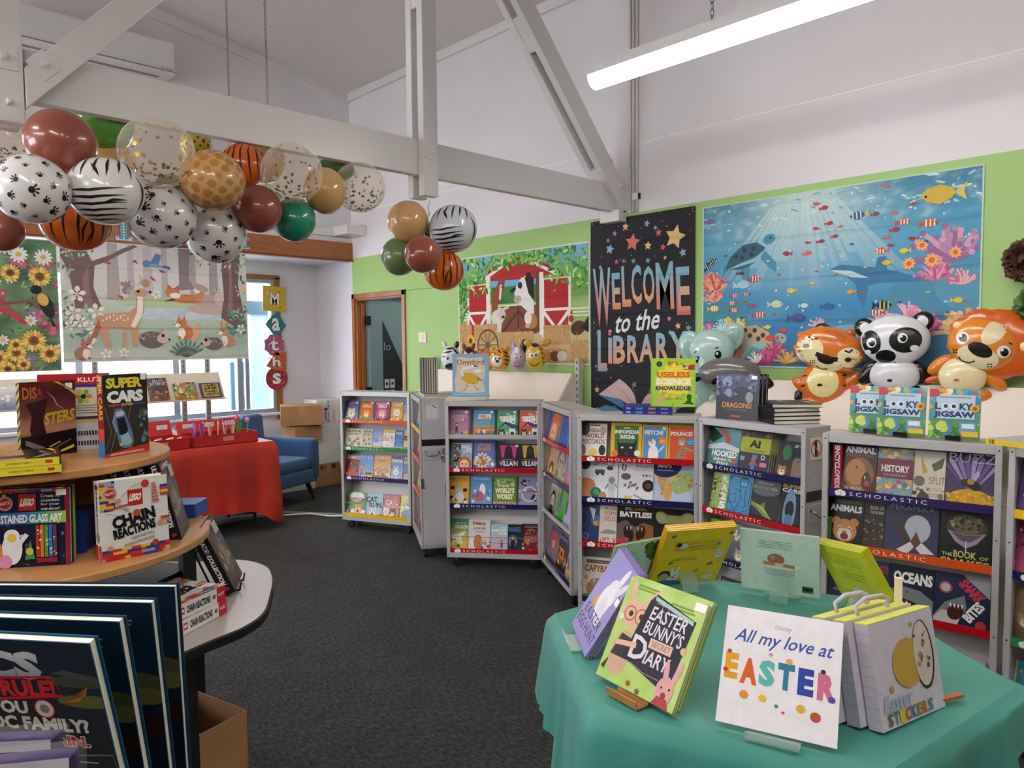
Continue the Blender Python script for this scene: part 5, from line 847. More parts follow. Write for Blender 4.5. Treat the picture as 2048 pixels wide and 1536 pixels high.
def fish(a, x, y, r, c, t=0, stripes=None, tail=None):
    k = a.asp; d = cos(t), sin(t)
    def P(u, v): return (x+(u*d[0]-v*d[1])*r, y+(u*d[1]+v*d[0])*r*k)
    a.poly([P(-.7, 0), P(-1.3, .5), P(-1.15, 0), P(-1.3, -.5)], tail or c); a.poly([P(1, 0), P(.6, .35), P(0, .55), P(-.55, .3), P(-.8, 0), P(-.55, -.3), P(0, -.5), P(.6, -.35)], c)
    if stripes:
        for u in (-.4, .05, .5): a.poly([P(u, .42), P(u+.16, .42), P(u+.16, -.42), P(u, -.42)], stripes)
    a.poly([P(.62, .12), P(.74, .12), P(.74, 0), P(.62, 0)], K_)
def coral(a, x, y, r, c, n, R, spread=1.2):
    for i in range(n):
        t = pi/2+R.uniform(-spread, spread); l = r*R.uniform(.6, 1.1); m = (x+cos(t)*l*.6, y+sin(t)*l*.6*a.asp)
        a.stroke([(x+R.uniform(-.2, .2)*r, y), m, (m[0]+cos(t+.3)*l*.4, m[1]+sin(t+.3)*l*.4*a.asp)], r*.13, R.choice(c)); a.circ(m[0]+cos(t+.3)*l*.4, m[1]+sin(t+.3)*l*.4*a.asp, r*.09, R.choice(c), 6)
def turtle(a, x, y, s, t, shell, skin):
    k = a.asp
    def P(u, v): return (x+(u*cos(t)-v*sin(t))*s, y+(u*sin(t)+v*cos(t))*s*k)
    a.poly([P(-.5, -.1), P(-.95, -.35), P(-.8, -.05), P(-.55, .1)], skin); a.poly([P(-.2, -.2), P(-.35, -.95), P(-.1, -.8), P(.1, -.2)], skin); a.poly([P(.4, -.1), P(.8, -.75), P(.9, -.45), P(.65, .0)], skin)
    a.poly([P(-.75, -.12), P(-.5, .2), P(0, .42), P(.45, .35), P(.68, .1), P(.4, -.2), P(-.2, -.3)], shell); a.poly([P(-.7, -.15), P(.4, -.22), P(.66, .06), P(.3, -.08), P(-.3, -.1)], '#8fc0cc')
    a.ell(*P(.85, .3), s*.2, s*.15*k, skin, 12, rot=t); a.circ(*P(.9, .33), s*.03, K_, 8)
    for u, v in ((-.3, .15), (0, .25), (.3, .2), (-.1, .05), (.2, .05)): a.circ(*P(u, v), s*.08, '#2c4a60', 6)
def ocean(a):
    R = random.Random(11)
    g = ramp([(0, '#2c5f96'), (.2, '#3a7eb0'), (.5, '#4a98c0'), (.75, '#58a4c4'), (1, '#4c8aa6')])
    def bg(x, y):
        c = g(y); n1 = noise.noise(Vector((x*5, y*9, 3))); n2 = noise.noise(Vector((x*22, y*30, 6)))
        c = mixc(c, lin('#a8d8de'), max(0, .22*n1)); ctr = math.exp(-((x-.42)/.2)**2)*max(0, y-.35)*1.1; c = mixc(c, lin('#dff0e6'), min(.8, ctr)); ed = max(0, x-.72)*max(0, y-.55)*2.2
        c = mixc(c, lin('#2f5f7c'), min(.6, ed))
        if y > .78: c = mixc(c, lin('#d6ecea'), max(0, n2)*.65)
        return c
    a.grid(64, 44, bg)
    for i in range(17):   # light shafts
        t = -1.0+.125*i; x0 = .42+t*.12; l = R.uniform(.3, .6); w0 = R.uniform(.006, .016)
        P = [(x0-w0*.5, .95), (x0+w0*.5, .95), (x0+t*l*.55+w0*1.6, .95-l), (x0+t*l*.55-w0*1.6, .95-l)]
        g0 = ramp([(.3, '#58a2c4'), (.95, '#dceee6')]); a.poly(P, lambda x, y: mixc(bg(x, y), lin('#d8eee8'), .45*max(0, (y-.35)/.6)))
    for i in range(90): a.ell(R.random(), R.uniform(.84, 1), R.uniform(.004, .02), R.uniform(.003, .008), R.choice(['#cfe6e4', '#a9d0d8', '#7fb4c4']), 8, rot=R.uniform(-.5, .5))
    for i in range(70): a.circ(R.random(), R.uniform(.1, .98), R.uniform(.0015, .005), '#c4e2ea', 6)
    # sea bed rocks
    a.grid(20, 4, lambda x, y: mixc(lin('#2c5c8a'), lin('#4a86a8'), noise.noise(Vector((x*9, y*9, 8)))+.5), 0, 0, 1, .14)
    for x, y, rx, ry, c in ((.9, .33, .2, .18, '#4f8fae'), (.97, .42, .1, .12, '#5a9ab4'), (.78, .16, .14, .08, '#4a82a4'), (.08, .30, .12, .10, '#4a8a9c'), (.15, .14, .14, .10, '#5aa0a8'), (.62, .2, .12, .04, '#8fb4c0'), (.6, .12, .08, .03, '#6f9ec0')): a.ell(x, y, rx, ry, c, 20)
    # dolphin and turtles
    a.poly([(.52, .55), (.56, .575), (.62, .56), (.68, .545), (.69, .60), (.715, .60), (.72, .53), (.8, .49), (.88, .46), (.8, .455), (.7, .46), (.66, .45), (.645, .33), (.62, .40), (.615, .46), (.58, .51)], '#3f7aa4'); a.poly([(.52, .55), (.6, .535), (.66, .49), (.6, .50)], '#c4dce2')
    turtle(a, .19, .66, .13, .25, '#3f6474', '#4f93b0'); turtle(a, .22, .17, .13, -.35, '#c9a880', '#9fb0a0')
    for x, y, r, c, n in ((.045, .52, .07, ['#e07a62', '#f0a488', '#c95a4c'], 40), (.045, .455, .05, ['#d8705c', '#efb09a'], 30), (.14, .27, .055, ['#e3c04a', '#f0d878'], 24), (.03, .24, .05, ['#c05a8a', '#e084a8'], 20), (.09, .27, .045, ['#8ac0d0', '#bfe0e6'], 20), (.87, .51, .06, ['#d87a9c', '#e8a0b4', '#b85a84'], 40), (.95, .48, .045, ['#c86a94', '#e0b0b8'], 30), (.91, .60, .115, ['#b88aa8', '#d0a4bc', '#9a6c98'], 26), (.96, .22, .09, ['#d8a878', '#e8c49a'], 44), (.78, .32, .05, ['#e08aa8', '#f0b0c0'], 24), (.70, .30, .045, ['#c9a4b8', '#e8c4cc'], 24), (.85, .24, .06, ['#c05a94', '#e07aa4'], 28), (.31, .12, .05, ['#e07a94', '#b84a74'], 26), (.28, .06, .06, ['#a83a6c', '#d0588c'], 30), (.36, .07, .05, ['#d89a4c', '#e8bc7c'], 20), (.48, .28, .035, ['#c8a4c0', '#e0c0d4'], 18), (.24, .07, .04, ['#d8d0c8', '#efe8dc'], 14), (.56, .05, .05, ['#7f9ad0', '#a8bce0'], 18), (.13, .08, .06, ['#c87a4a', '#d89a6c'], 22)): coral(a, x, y-.05, r, c, n, R, 1.4)
    for x, y, r in ((.79, .55, .022), (.86, .56, .024), (.93, .59, .02), (.83, .64, .02)): a.petals(x, y, r, '#f0b070', 9, .5, '#d8702c', .4)
    # fish
    fish(a, .88, .89, .062, '#d0b44a', pi, None, '#d8c470'); fish(a, .62, .835, .03, '#3f5f8c', pi+.1, '#d8dccc', '#d8c24a'); fish(a, .04, .66, .022, K_, .5, '#e6e4d8'); fish(a, .025, .625, .02, K_, .6, '#e6e4d8'); fish(a, .03, .91, .02, '#8a6a9c'); fish(a, .05, .36, .025, '#e0c84a', 0, '#f0f0e0')
    for x, y, r, c, s_ in ((.23, .53, .026, '#c8502c', W_), (.145, .435, .017, '#d0482c', W_), (.195, .44, .014, '#d0482c', W_), (.135, .39, .017, '#d0482c', W_), (.14, .345, .018, '#c8502c', W_), (.25, .31, .026, '#c8502c', W_), (.77, .77, .022, '#d0582c', W_), (.85, .75, .028, '#d8642c', W_), (.70, .63, .022, '#d8682c', W_), (.69, .30, .024, '#b85a34', W_), (.71, .34, .03, '#2c3038', '#c8c86a'), (.17, .57, .015, '#3a2f4c', '#c84a3c')): fish(a, x, y, r, c, 0 if R.random() < .5 else pi, s_)
    for x, y, r, c in ((.38, .445, .02, '#dfc24c'), (.46, .48, .012, '#d8c04c'), (.6, .42, .016, '#e0a03c'), (.32, .37, .03, '#c8d4b8'), (.43, .355, .018, '#d0d8d0'), (.52, .345, .025, '#3a6a9c'), (.405, .285, .035, '#4c5a8c'), (.285, .235, .016, '#dcd048'), (.35, .215, .018, '#d84a4c'), (.30, .17, .025, '#d84c4c'), (.18, .5, .035, '#a8d0dc'), (.72, .565, .018, '#e0c03c'), (.775, .62, .018, '#e8c83c'), (.94, .35, .018, '#e0c83c'), (.19, .39, .015, '#7a9c3c'), (.22, .37, .016, '#b84a5c'), (.82, .20, .035, '#d8602c')): fish(a, x, y, r, c, 0 if R.random() < .5 else pi)
    for x, y in ((.50, .90), (.47, .93), (.71, .97), (.47, .79), (.52, .81), (.54, .735), (.49, .715), (.44, .715), (.36, .665), (.44, .655), (.68, .83), (.74, .825), (.80, .86), (.745, .735), (.72, .70), (.8, .68), (.73, .655), (.56, .785)): fish(a, x, y, R.uniform(.010, .018), R.choice(['#b83a4c', '#c84a5c', '#a83a54', '#d86a6c']), R.choice([.1, pi-.1]))
    for i in range(25): fish(a, R.random(), R.uniform(.25, .7), .007, R.choice(['#2c5a80', '#d8c04c', '#c8dce0', '#c8504c']), R.choice([0, pi]))
hanging('ocean_hanging', 'blue underwater reef wall hanging with turtle and fish', 1.56, 1.012, ocean, (XR-.006, 1.792, 1.358), -pi/2, '#bfe0c8', .008)
def flower5(a, x, y, r, c, core='#d8c070'): a.petals(x, y, r, c, 5, .6, core, .22, random.random()*6)
def critter(a, x, y, s, c, belly='#ece0d0', ears='long', tail=None, face=1):
    k = a.asp; f = face
    if tail: a.ell(x-f*.75*s, y+.45*s*k, .28*s, .6*s*k, tail, 14, rot=f*.3); 
    a.ell(x-f*.1*s, y+.38*s*k, .5*s, .5*s*k, c, 16); a.ell(x+f*.18*s, y+.35*s*k, .25*s, .4*s*k, belly, 14); a.ell(x+f*.2*s, y+1.0*s*k, .36*s, .3*s*k, c, 16); a.ell(x+f*.45*s, y+.9*s*k, .2*s, .14*s*k, belly, 12)
    for i, e in enumerate((-.05, .3)):
        if ears == 'long': a.ell(x+f*(e+.05)*s, y+1.45*s*k, .1*s, .32*s*k, c, 10, rot=f*(.25-.4*i))
        else: a.poly([(x+f*(e-.08)*s, y+1.2*s*k), (x+f*(e+.02)*s, y+1.6*s*k), (x+f*(e+.2)*s, y+1.22*s*k)], c)
    a.circ(x+f*.28*s, y+1.04*s*k, .055*s, K_, 8); a.circ(x+f*.62*s, y+.94*s*k, .045*s, K_, 8)
    for e in (-.2, .2): a.ell(x+f*(.15+e)*s, y+.06*s*k, .12*s, .1*s*k, c, 8)
def forest(a):
    R = random.Random(21)
    g = ramp([(0, '#c9d2c8'), (.15, '#a8bfae'), (.35, '#b4c8b4'), (.5, '#c8d2c2'), (.62, '#d8d6d4'), (1, '#dcd6d8')])
    a.grid(30, 22, lambda x, y: mixc(g(y), lin('#9fb0ac'), .5*max(0, noise.noise(Vector((x*6, y*6, 4))))))
    for x, wd, c in ((.25, .035, '#b4a8a8'), (.34, .02, '#bdb6ba'), (.43, .03, '#c4bcc0'), (.52, .02, '#b8b2b8'), (.68, .02, '#b0a8ac'), (.80, .03, '#a8a0a4')): a.poly([(x-wd, .52), (x-wd*.7, 1), (x+wd*.7, 1), (x+wd, .52)], c)
    a.poly([(.585, .62), (.60, .68), (.6, 1), (.665, 1), (.66, .72), (.69, .64)], '#8d8488')
    a.grid(12, 3, lambda x, y: mixc(lin('#a9bfd0'), lin('#d6e0e4'), noise.noise(Vector((x*14, y*30, 5)))+.5), .3, .36, .86, .47)   # stream
    a.ell(.5, .51, .24, .05, '#b8c8a0'); a.ell(.78, .46, .14, .05, '#c4b0a8'); a.ell(.75, .54, .10, .06, '#bfa8a0')
    for i in range(240): x, y = R.random(), R.uniform(.0, .55); a.stroke([(x, y), (x+R.uniform(-.01, .01), y+R.uniform(.01, .035))], .003, R.choice(['#7f9f88', '#9fb89a', '#6a9088', '#b4c8a8']), True)
    # trees
    a.poly([(.06, .44), (.045, .65), (.02, .80), (-.01, .86), (0, 1), (.1, .96), (.15, .84), (.24, .9), (.30, .96), (.36, 1), (.38, .985), (.30, .92), (.22, .84), (.16, .80), (.15, .62), (.19, .44)], '#7c6462'); a.poly([(.10, .44), (.1, .7), (.13, .8), (.13, .62), (.15, .44)], '#94797a')
    a.poly([(.84, .38), (.86, .6), (.85, .86), (.87, 1), (.97, 1), (.95, .7), (.985, .4), (1, .3), (.94, .28)], '#7a5f60'); a.poly([(.88, .4), (.895, .7), (.89, 1), (.91, 1), (.915, .6), (.91, .4)], '#97797c')
    for i in range(120):
        x, y = R.choice([(R.uniform(0, .16), R.uniform(.86, 1)), (R.uniform(.66, 1), R.uniform(.80, 1)), (R.uniform(.93, 1), R.uniform(.4, 1)), (R.uniform(0, .05), R.uniform(.3, .8))])
        leaf(a, x, y, R.uniform(.01, .022), R.uniform(0, 6), R.choice(['#5f8478', '#86a48e', '#4f6f6a', '#d8cdaa', '#a9b89a']))
    for i in range(90): leaf(a, R.choice([R.uniform(0, .16), R.uniform(.88, 1)]), R.uniform(.2, .45), R.uniform(.012, .026), R.uniform(0, 6), R.choice(['#5f8a86', '#7fa89a', '#466f6c', '#93b8a4']))
    for x, y, r in ((.07, .56, .045), (.05, .40, .042), (.16, .42, .045), (.08, .33, .035), (.12, .30, .03), (.03, .30, .028), (.47, .58, .028), (.96, .28, .03), (.20, .06, .03), (.29, .07, .028), (.14, .26, .03)): flower5(a, x, y, r, '#ece8e2')
    for x, y in ((.22, .84), (.36, .86), (.45, .72), (.50, .79), (.28, .55)): leaf(a, x, y, .016, R.uniform(0, 6), '#b05a60'); leaf(a, x+.01, y-.01, .014, R.uniform(0, 6), '#a84a54')
    # deer
    a.poly([(.16, .38), (.2, .40), (.32, .42), (.36, .46), (.365, .55), (.35, .60), (.39, .63), (.44, .60), (.42, .575), (.40, .56), (.40, .42), (.37, .30), (.36, .12), (.335, .12), (.33, .26), (.31, .28), (.305, .12), (.285, .11), (.29, .28), (.22, .27), (.215, .2), (.23, .11), (.20, .11), (.175, .22), (.15, .30)], '#c99a7c'); a.poly([(.37, .56), (.40, .55), (.395, .40), (.35, .28), (.33, .30), (.365, .42)], '#efe4d8'); a.poly([(.17, .36), (.15, .28), (.11, .14), (.145, .18), (.18, .28)], '#a86a54'); a.poly([(.14, .20), (.12, .12), (.16, .18)], '#efe4d8')
    a.ell(.315, .645, .035, .022, '#b98a70', rot=-.5); a.ell(.415, .675, .022, .035, '#b98a70', rot=-.5); a.stroke([(.35, .64), (.335, .69), (.35, .72)], .007, '#cbb09a'); a.stroke([(.375, .65), (.395, .70), (.385, .74)], .007, '#cbb09a'); a.circ(.375, .60, .009, K_, 8); a.circ(.438, .597, .008, K_, 8)
    for i in range(16): a.circ(.19+.018*(i % 8), .345+.025*(i//8)+.01*(i % 3), .005, '#f2e6da', 6)
    critter(a, .09, .02, .075, '#a87a68', ears='point'); critter(a, .62, .19, .085, '#c87850', '#f0e8e0', 'point', '#dca888', -1); critter(a, .87, .12, .085, '#c09070', '#efe6dc', 'long', None, -1); critter(a, .315, .58, .04, '#8a8486', '#a49e9e', 'long')
    a.ell(.64, .55, .085, .04, '#cc7c4c'); a.ell(.56, .60, .04, .045, '#cc7c4c'); a.poly([(.53, .63), (.535, .675), (.56, .64)], '#c06a40'); a.poly([(.57, .64), (.595, .67), (.595, .62)], '#c06a40'); a.ell(.575, .575, .03, .025, '#f0e8e0'); a.ell(.715, .58, .022, .07, '#d08a60', rot=-.4); a.ell(.70, .63, .02, .03, '#f0ece6'); a.poly([(.51, .52), (.56, .55), (.58, .53)], '#5a4038')
    for x, y, s, f in ((.44, .12, .07, 1), (.79, .08, .055, -1)):
        a.ell(x, y+.06, s, s*a.asp*.7, '#6f6664', 18)
        for i in range(50): t = R.uniform(.1, 3); u = R.uniform(.3, 1); px, py = x-f*.2*s+cos(t)*s*u*.9, y+.05+sin(t)*s*u*a.asp*.65; a.stroke([(px, py), (px+cos(t)*.012, py+sin(t)*.016)], .003, R.choice(['#bdb2ac', '#4c4646', '#9a908c']))
        a.ell(x+f*s*.85, y+.07, s*.5, s*.4*a.asp, '#cdb8ac', 14); a.ell(x+f*s*.7, y+.07+s*.6*a.asp, .012, .02, '#b99a90'); a.circ(x+f*s*.85, y+.095, .01, K_, 8); a.circ(x+f*s*1.33, y+.06, .007, K_, 8)
    a.ell(.72, .655, .05, .03, '#b49c98', rot=-.3); a.ell(.83, .56, .03, .06, '#cfc2bc'); a.ell(.82, .64, .022, .022, '#c8b8b0'); a.circ(.815, .648, .005, K_, 6)
    # bluebird
    a.ell(.465, .835, .045, .018, '#8aa0bc', rot=-.15); a.circ(.425, .845, .02, '#5f86b8'); a.poly([(.44, .845), (.475, .94), (.505, .93), (.49, .85)], '#5a84ba'); a.poly([(.5, .825), (.555, .80), (.55, .83), (.52, .84)], '#4a74ac'); a.poly([(.41, .845), (.40, .84), (.41, .838)], K_)
    for i in range(9): t = .5+.28*i; a.stroke([(.63, .02), (.63+.08*cos(t), .02+.11*sin(t))], .005, '#4c6a62'); leaf(a, .63+.09*cos(t), .02+.13*sin(t), .022, t, '#5c7c70', .35); leaf(a, .63+.06*cos(t+.12), .02+.08*sin(t+.12), .018, t+.3, '#4f7066', .35)
hanging('forest_hanging', 'woodland wall hanging with spotted deer, foxes and hedgehogs', 1.53, .985, forest, (2.285, 6.772, 1.392), 0, '#d8dcd6', .006)
def garden(a):
    R = random.Random(31)
    a.grid(30, 20, lambda x, y: mixc(lin('#4a6a54'), lin('#86a878'), noise.noise(Vector((x*9, y*9, 7)))+.4))
    for i in range(420): leaf(a, R.random(), R.random(), R.uniform(.008, .022), R.uniform(0, 6), R.choice(['#5c8458', '#7fa070', '#3f5c48', '#9cb88c', '#486a50', '#b4c8a0']), .3)
    for i in range(46): x, y = R.uniform(.5, 1), R.random(); a.petals(x, y, R.uniform(.018, .034), R.choice(['#c86a94', '#e0a0b4', '#8a7aac', '#b85a7c', '#e8e4dc', '#ead8e0']), 8, .45, '#d8b44c', .25)
    for i in range(30): x, y = R.uniform(0, .5), R.random(); a.petals(x, y, R.uniform(.018, .034), R.choice(['#c86a94', '#e0a0b4', '#8a7aac', '#e8e4dc', '#d8a83c']), 8, .45, '#d8b44c', .25)
    for i in range(24): x, y = R.uniform(.90, .99), R.uniform(.30, .50); a.circ(x, y, .012, R.choice(['#c0506c', '#d87088', '#a83c58']), 7)
    for x, y, r in ((.79, .74, .047), (.92, .72, .055), (.88, .23, .06), (.80, .14, .05), (.95, .13, .052), (.72, .10, .05), (.80, .20, .035), (.76, .02, .04), (.83, .05, .035), (.66, .2, .04), (.55, .7, .05), (.4, .8, .05), (.3, .25, .06), (.15, .6, .055), (.45, .1, .05)): a.petals(x, y, r, ['#e3c05c', '#edd27c', '#d8ac44'], 18, .3, '#8a5a34', .42); a.circ(x, y, r*.22, '#6a3f24', 10)
    for x, y in ((.83, .88), (.94, .87), (.77, .94), (.6, .9)): a.petals(x, y, .045, '#ecebe4', 12, .34, '#d8b44c', .25)
    a.stroke([(.66, .50), (.8, .52), (.93, .55)], .012, '#8a5a4c')
    a.poly([(.62, .50), (.66, .60), (.70, .58), (.76, .54), (.80, .46), (.86, .36), (.84, .35), (.78, .42), (.72, .46), (.68, .45)], '#b8444a'); a.ell(.66, .58, .04, .06, '#c0504c'); a.poly([(.72, .55), (.79, .48), (.81, .43), (.74, .48)], '#9a5a54')
    a.ell(.945, .50, .03, .10, '#26282a', rot=.35); a.ell(.93, .545, .025, .05, '#dcb45c', rot=.3); a.ell(.90, .62, .026, .034, '#1e2022'); a.poly([(.885, .635), (.86, .64), (.885, .62)], '#4a4a4c'); a.poly([(.95, .45), (.985, .34), (.97, .34)], '#222426')
hanging('garden_hanging', 'garden wall hanging of sunflowers and birds at the left edge', 1.5, 1.03, garden, (.742, 6.772, 1.327), 0, '#c9cfc4', .006)
# letters on the alcove: marquee letters on the header, word strip on the alcove wall
def card(name, pts, art, w, h, label, loc, rz=0, roll=0, cat='letter card', group=None, thick=.004, col='#dddddd'):
    P = [((x-.5)*w, y*h) for x, y in pts]; M = Matrix(((1, 0, 0, 0), (0, 0, 1, 0), (0, 1, 0, 0), (0, 0, 0, 1)))
    b = MB(); n = len(P); b.prism(P, 0, thick, 0, lin(col), M=M); o = b.build(name, MATTEINK)
    a = Art(w, h, clip=False); art(a); a.build('print', MATTEINK, o, 'front', 0); o.location = loc; o.rotation_euler = (0, roll, rz)
    return tag(o, label, cat, group)
SQ = [(0, 0), (1, 0), (1, 1), (0, 1)]
CI = [(.5+.5*cos(2*pi*i/24), .5+.5*sin(2*pi*i/24)) for i in range(24)]
def mcard(ch, c1, c2, c3, shape):
    def f(a):
        a.poly(shape, c1); R = random.Random(ord(ch))
        for i in range(16):
            x, y = .5+R.uniform(-.34, .34), .5+R.uniform(-.34, .34)
            if i % 2: a.circ(x, y, R.uniform(.02, .07), R.choice([c2, c3]), 8)
            else: a.stroke([(x-.08, y-.05), (x+.08, y+.06)], .03, R.choice([c2, c3]))
        a.text(ch, .3, .25, .7, .74, K_, .06); a.text(ch, .31, .26, .69, .73, W_, .03)
    return f
DIA = [(.5, 0), (1, .45), (.55, 1), (0, .5)]; SCA = [(.5+(.5 if i % 2 else .42)*cos(2*pi*i/16), .5+(.5 if i % 2 else .42)*sin(2*pi*i/16)) for i in range(16)]
PAR = [(0, .3), (.45, .95), (1, 1), (.95, .0), (.4, .1)]
for ch, z, w, h, c, sh, dx, ro, nm in (('M', 1.875, .265, .27, ('#d8b83a', '#b8962c', '#e8d47a'), SQ, 0, .03, 'yellow square card with letter M at the top of the wall strip'), ('a', 1.585, .24, .30, ('#2f8a8c', '#3f6a4a', '#2c5a96'), DIA, .01, 0, 'teal diamond card with letter a below the yellow card'), ('t', 1.385, .25, .25, ('#c05a84', '#e0a0b8', '#a83c68'), SCA, -.015, 0, 'pink scalloped card with letter t in the wall strip'), ('h', 1.22, .24, .22, ('#c8642c', '#8a4a24', '#e09a4c'), PAR, .005, 0, 'orange angled card with letter h above the red disc'), ('s', 1.02, .255, .255, ('#b02a3c', '#d8605c', '#8a1c30'), CI, .005, 0, 'red round card with letter s at the bottom of the wall strip')):
    card('letter_card', sh, mcard(ch, *c, sh), w, h, nm, (3.69+dx, YA-.032-.002*(ch == 'a')-.004*(ch in 'th'), z), 0, ro, group='letter cards on the alcove wall')
IL = [(0, 0), (1, 0), (1, .22), (.68, .22), (.68, .8), (1, .8), (1, 1), (0, 1), (0, .8), (.32, .8), (.32, .22), (0, .22)]
for x, z, s_, nm in ((2.0, 2.41, .16, 'blue letter I cut out with light bulb dots on the header'), (3.06, 2.425, .10, 'small blue cut-out letter on the header behind the paw print balloon')):
    card('marquee_letter', IL, lambda a: (a.poly(IL, '#dfe6e8'), a.poly([(.5+(x_-.5)*.9, .5+(y_-.5)*.9) for x_, y_ in IL], '#4a9ac0'), *[a.circ(.5, .12+.15*i, .06, '#f6eec0', 8) for i in range(6)], a.circ(.15, .1, .06, '#f6eec0', 8), a.circ(.85, .1, .06, '#f6eec0', 8)), s_*.8, s_, nm, (x, YL-.034, z), group='letters on the header')
# ------------------------------------------------------------------ cream display shelving against the green wall
M_cream = mat('shelf_cream', '#f0e4d8', .5, var=.03, vscale=2)
M_slot = mat('slotted_steel', '#cfcac2', .45)
def displayshelf(y0, y1, label):
    t = thing('display_shelf', label, 'shelving', (XR, (y0+y1)/2, 0)); h = (y1-y0)/2
    def P(nm, b, m=M_cream, **k): return b.build(nm, m, t, **k)
    def slope(nm, x0, z0, x1, z1, th=.014):
        d = Vector((x1-x0, z1-z0)).normalized(); q = Vector((-d.y, d.x))*th
        b = MB(); b.add([(x0, -h, z0), (x0, h, z0), (x1, h, z1), (x1, -h, z1), (x0+q.x, -h, z0+q.y), (x0+q.x, h, z0+q.y), (x1+q.x, h, z1+q.y), (x1+q.x, -h, z1+q.y)], [(0, 1, 2, 3), (7, 6, 5, 4), (0, 4, 5, 1), (1, 5, 6, 2), (2, 6, 7, 3), (3, 7, 4, 0)]); return P(nm, b)
    slope('slanted_board', -.29, 1.03, -.10, 1.272); slope('slanted_board', -.34, .55, -.16, .80)
    P('ledge', MB().box(-.33, -h, 1.005, -.27, h, 1.03)); P('ledge', MB().box(-.38, -h, .525, -.32, h, .55))
    P('top_shelf', MB().box(-.10, -h, 1.235, -.045, h, 1.25)); P('base', MB().box(-.40, -h, 0, -.01, h, .09))
    for yy in (-h-.035, h+.0):
        o = P('upright', MB().box(-.075, yy, 0, -.03, yy+.035, 1.39), M_slot)
        s = MB()
        for i in range(26): s.box(-.0762, yy+.012, .1+.05*i, -.0748, yy+.022, .125+.05*i)
        s.build('slots', mat('slot_dark', '#4d4a46', .7), o); s_ = o.children[-1]; s_['kind'] = 'stuff'
    for yy in (-h-.004, h):
        b = MB(); b.prism([(-.33, 1.0), (-.28, 1.06), (-.10, 1.27), (-.04, 1.27), (-.04, .95)], yy, yy+.004, M=Matrix(((1, 0, 0, 0), (0, 0, 1, 0), (0, 1, 0, 0), (0, 0, 0, 1)))); P('end_bracket', b)
    return t
displayshelf(3.62, 5.33, 'cream slanted display shelving below the barn hanging')
displayshelf(-.6, 2.46, 'long cream slanted display shelving below the ocean hanging')
# ------------------------------------------------------------------ foil animal balloons
class Foil:
    """inflated foil shape; local x right, z up, facing -y; sizes in photograph-like units scaled by k metres"""
    def __init__(s, label, loc, k, group, cat='foil balloon', name='foil_balloon', turn=0):
        s.k = k; d = Vector((loc[0], loc[1])); s.o = thing(name, label, cat, loc, atan2(d.y, d.x)-pi/2+turn, group)
    def puff(s, name, cx, cz, rx, rz, T, col, y=0, rot=0, wr=12, shape=None, ph=0, parent=None):
        k = s.k; n = 48; m = 9; c = lin(col); vs = []; fs = []
        def rr(t): return (1 if not shape else shape(t))
        def pt(t, u, sg):
            r = rr(t); e = 1+.018*sin(wr*2*t+ph)*u**6; X, Z = rx*r*u*cos(t)*e, rz*r*u*sin(t)*e
            Y = sg*T*(max(0, 1-u**2.2))**.55*(1+.10*u**3*sin(wr*t*2+ph)*(1-u)*3)
            return ((cx+X*cos(rot)-Z*sin(rot))*k, (y+Y)*k, (cz+X*sin(rot)+Z*cos(rot))*k)
        U = [1-(1-i/m)**1.6 for i in range(m+1)]
        for sg in (-1, 1):
            o = len(vs); vs.append(pt(0, 0, sg))
            for u in U[1:]: vs += [pt(2*pi*j/n, u, sg) for j in range(n)]
            f = [(o, o+1+(j+1) % n, o+1+j) for j in range(n)]+[(o+1+i*n+j, o+1+i*n+(j+1) % n, o+1+(i+1)*n+(j+1) % n, o+1+(i+1)*n+j) for i in range(m-1) for j in range(n)]
            fs += f if sg < 0 else [q[::-1] for q in f]
        b = MB(); b.add(vs, fs, 0, c); ob = b.build(name, FOILINK, parent or s.o, smooth=True); s.last = (cx, cz, rx, rz, T, y, rot, rr, ob); return ob
    def ysurf(s, P, X, Z):
        cx, cz, rx, rz, T, y, rot, rr, ob = P; x, z = X-cx, Z-cz; x, z = x*cos(rot)+z*sin(rot), -x*sin(rot)+z*cos(rot); t = atan2(z/rz, x/rx); u = min(.995, sqrt((x/rx)**2+(z/rz)**2)/rr(t))
        return y-T*(max(0, 1-u**2.2))**.55
    def disc(s, B, P, X, Z, rx, rz, col, rot=0, lift=.4, n=20, rings=5, a0=0, a1=2*pi):
        vs = []; c = lin(col)
        for i in range(rings+1):
            u = i/rings
            for j in range(n+1):
                t = a0+(a1-a0)*j/n; x, z = rx*u*cos(t), rz*u*sin(t); x, z = x*cos(rot)-z*sin(rot), x*sin(rot)+z*cos(rot)
                vs.append(((X+x)*s.k, (s.ysurf(P, X+x, Z+z)-lift)*s.k, (Z+z)*s.k))
        B.add(vs, [(i*(n+1)+j, (i+1)*(n+1)+j, (i+1)*(n+1)+j+1, i*(n+1)+j+1) for i in range(rings) for j in range(n)], 0, c)
    def line(s, B, P, pts, wd, col, lift=.6, taper=False):
        c = lin(col); V = [Vector(p) for p in pts]; D = []
        for a_, b_ in zip(V, V[1:]):
            for i in range(6): D.append(a_.lerp(b_, i/6))
        D.append(V[-1]); n = len(D); vs = []
        for i, p in enumerate(D):
            d = (D[min(i+1, n-1)]-D[max(i-1, 0)]).normalized(); q = Vector((-d.y, d.x))*wd/2*(sin(pi*max(.06, min(.94, i/(n-1)))) if taper else 1)
            for e in (p+q, p-q): vs.append((e.x*s.k, (s.ysurf(P, e.x, e.y)-lift)*s.k, e.y*s.k))
        B.add(vs, [(2*i, 2*i+1, 2*i+3, 2*i+2) for i in range(n-1)], 0, c)
    def out(s, B, parent, name='face_print'): B.build(name, FOILINK, parent)
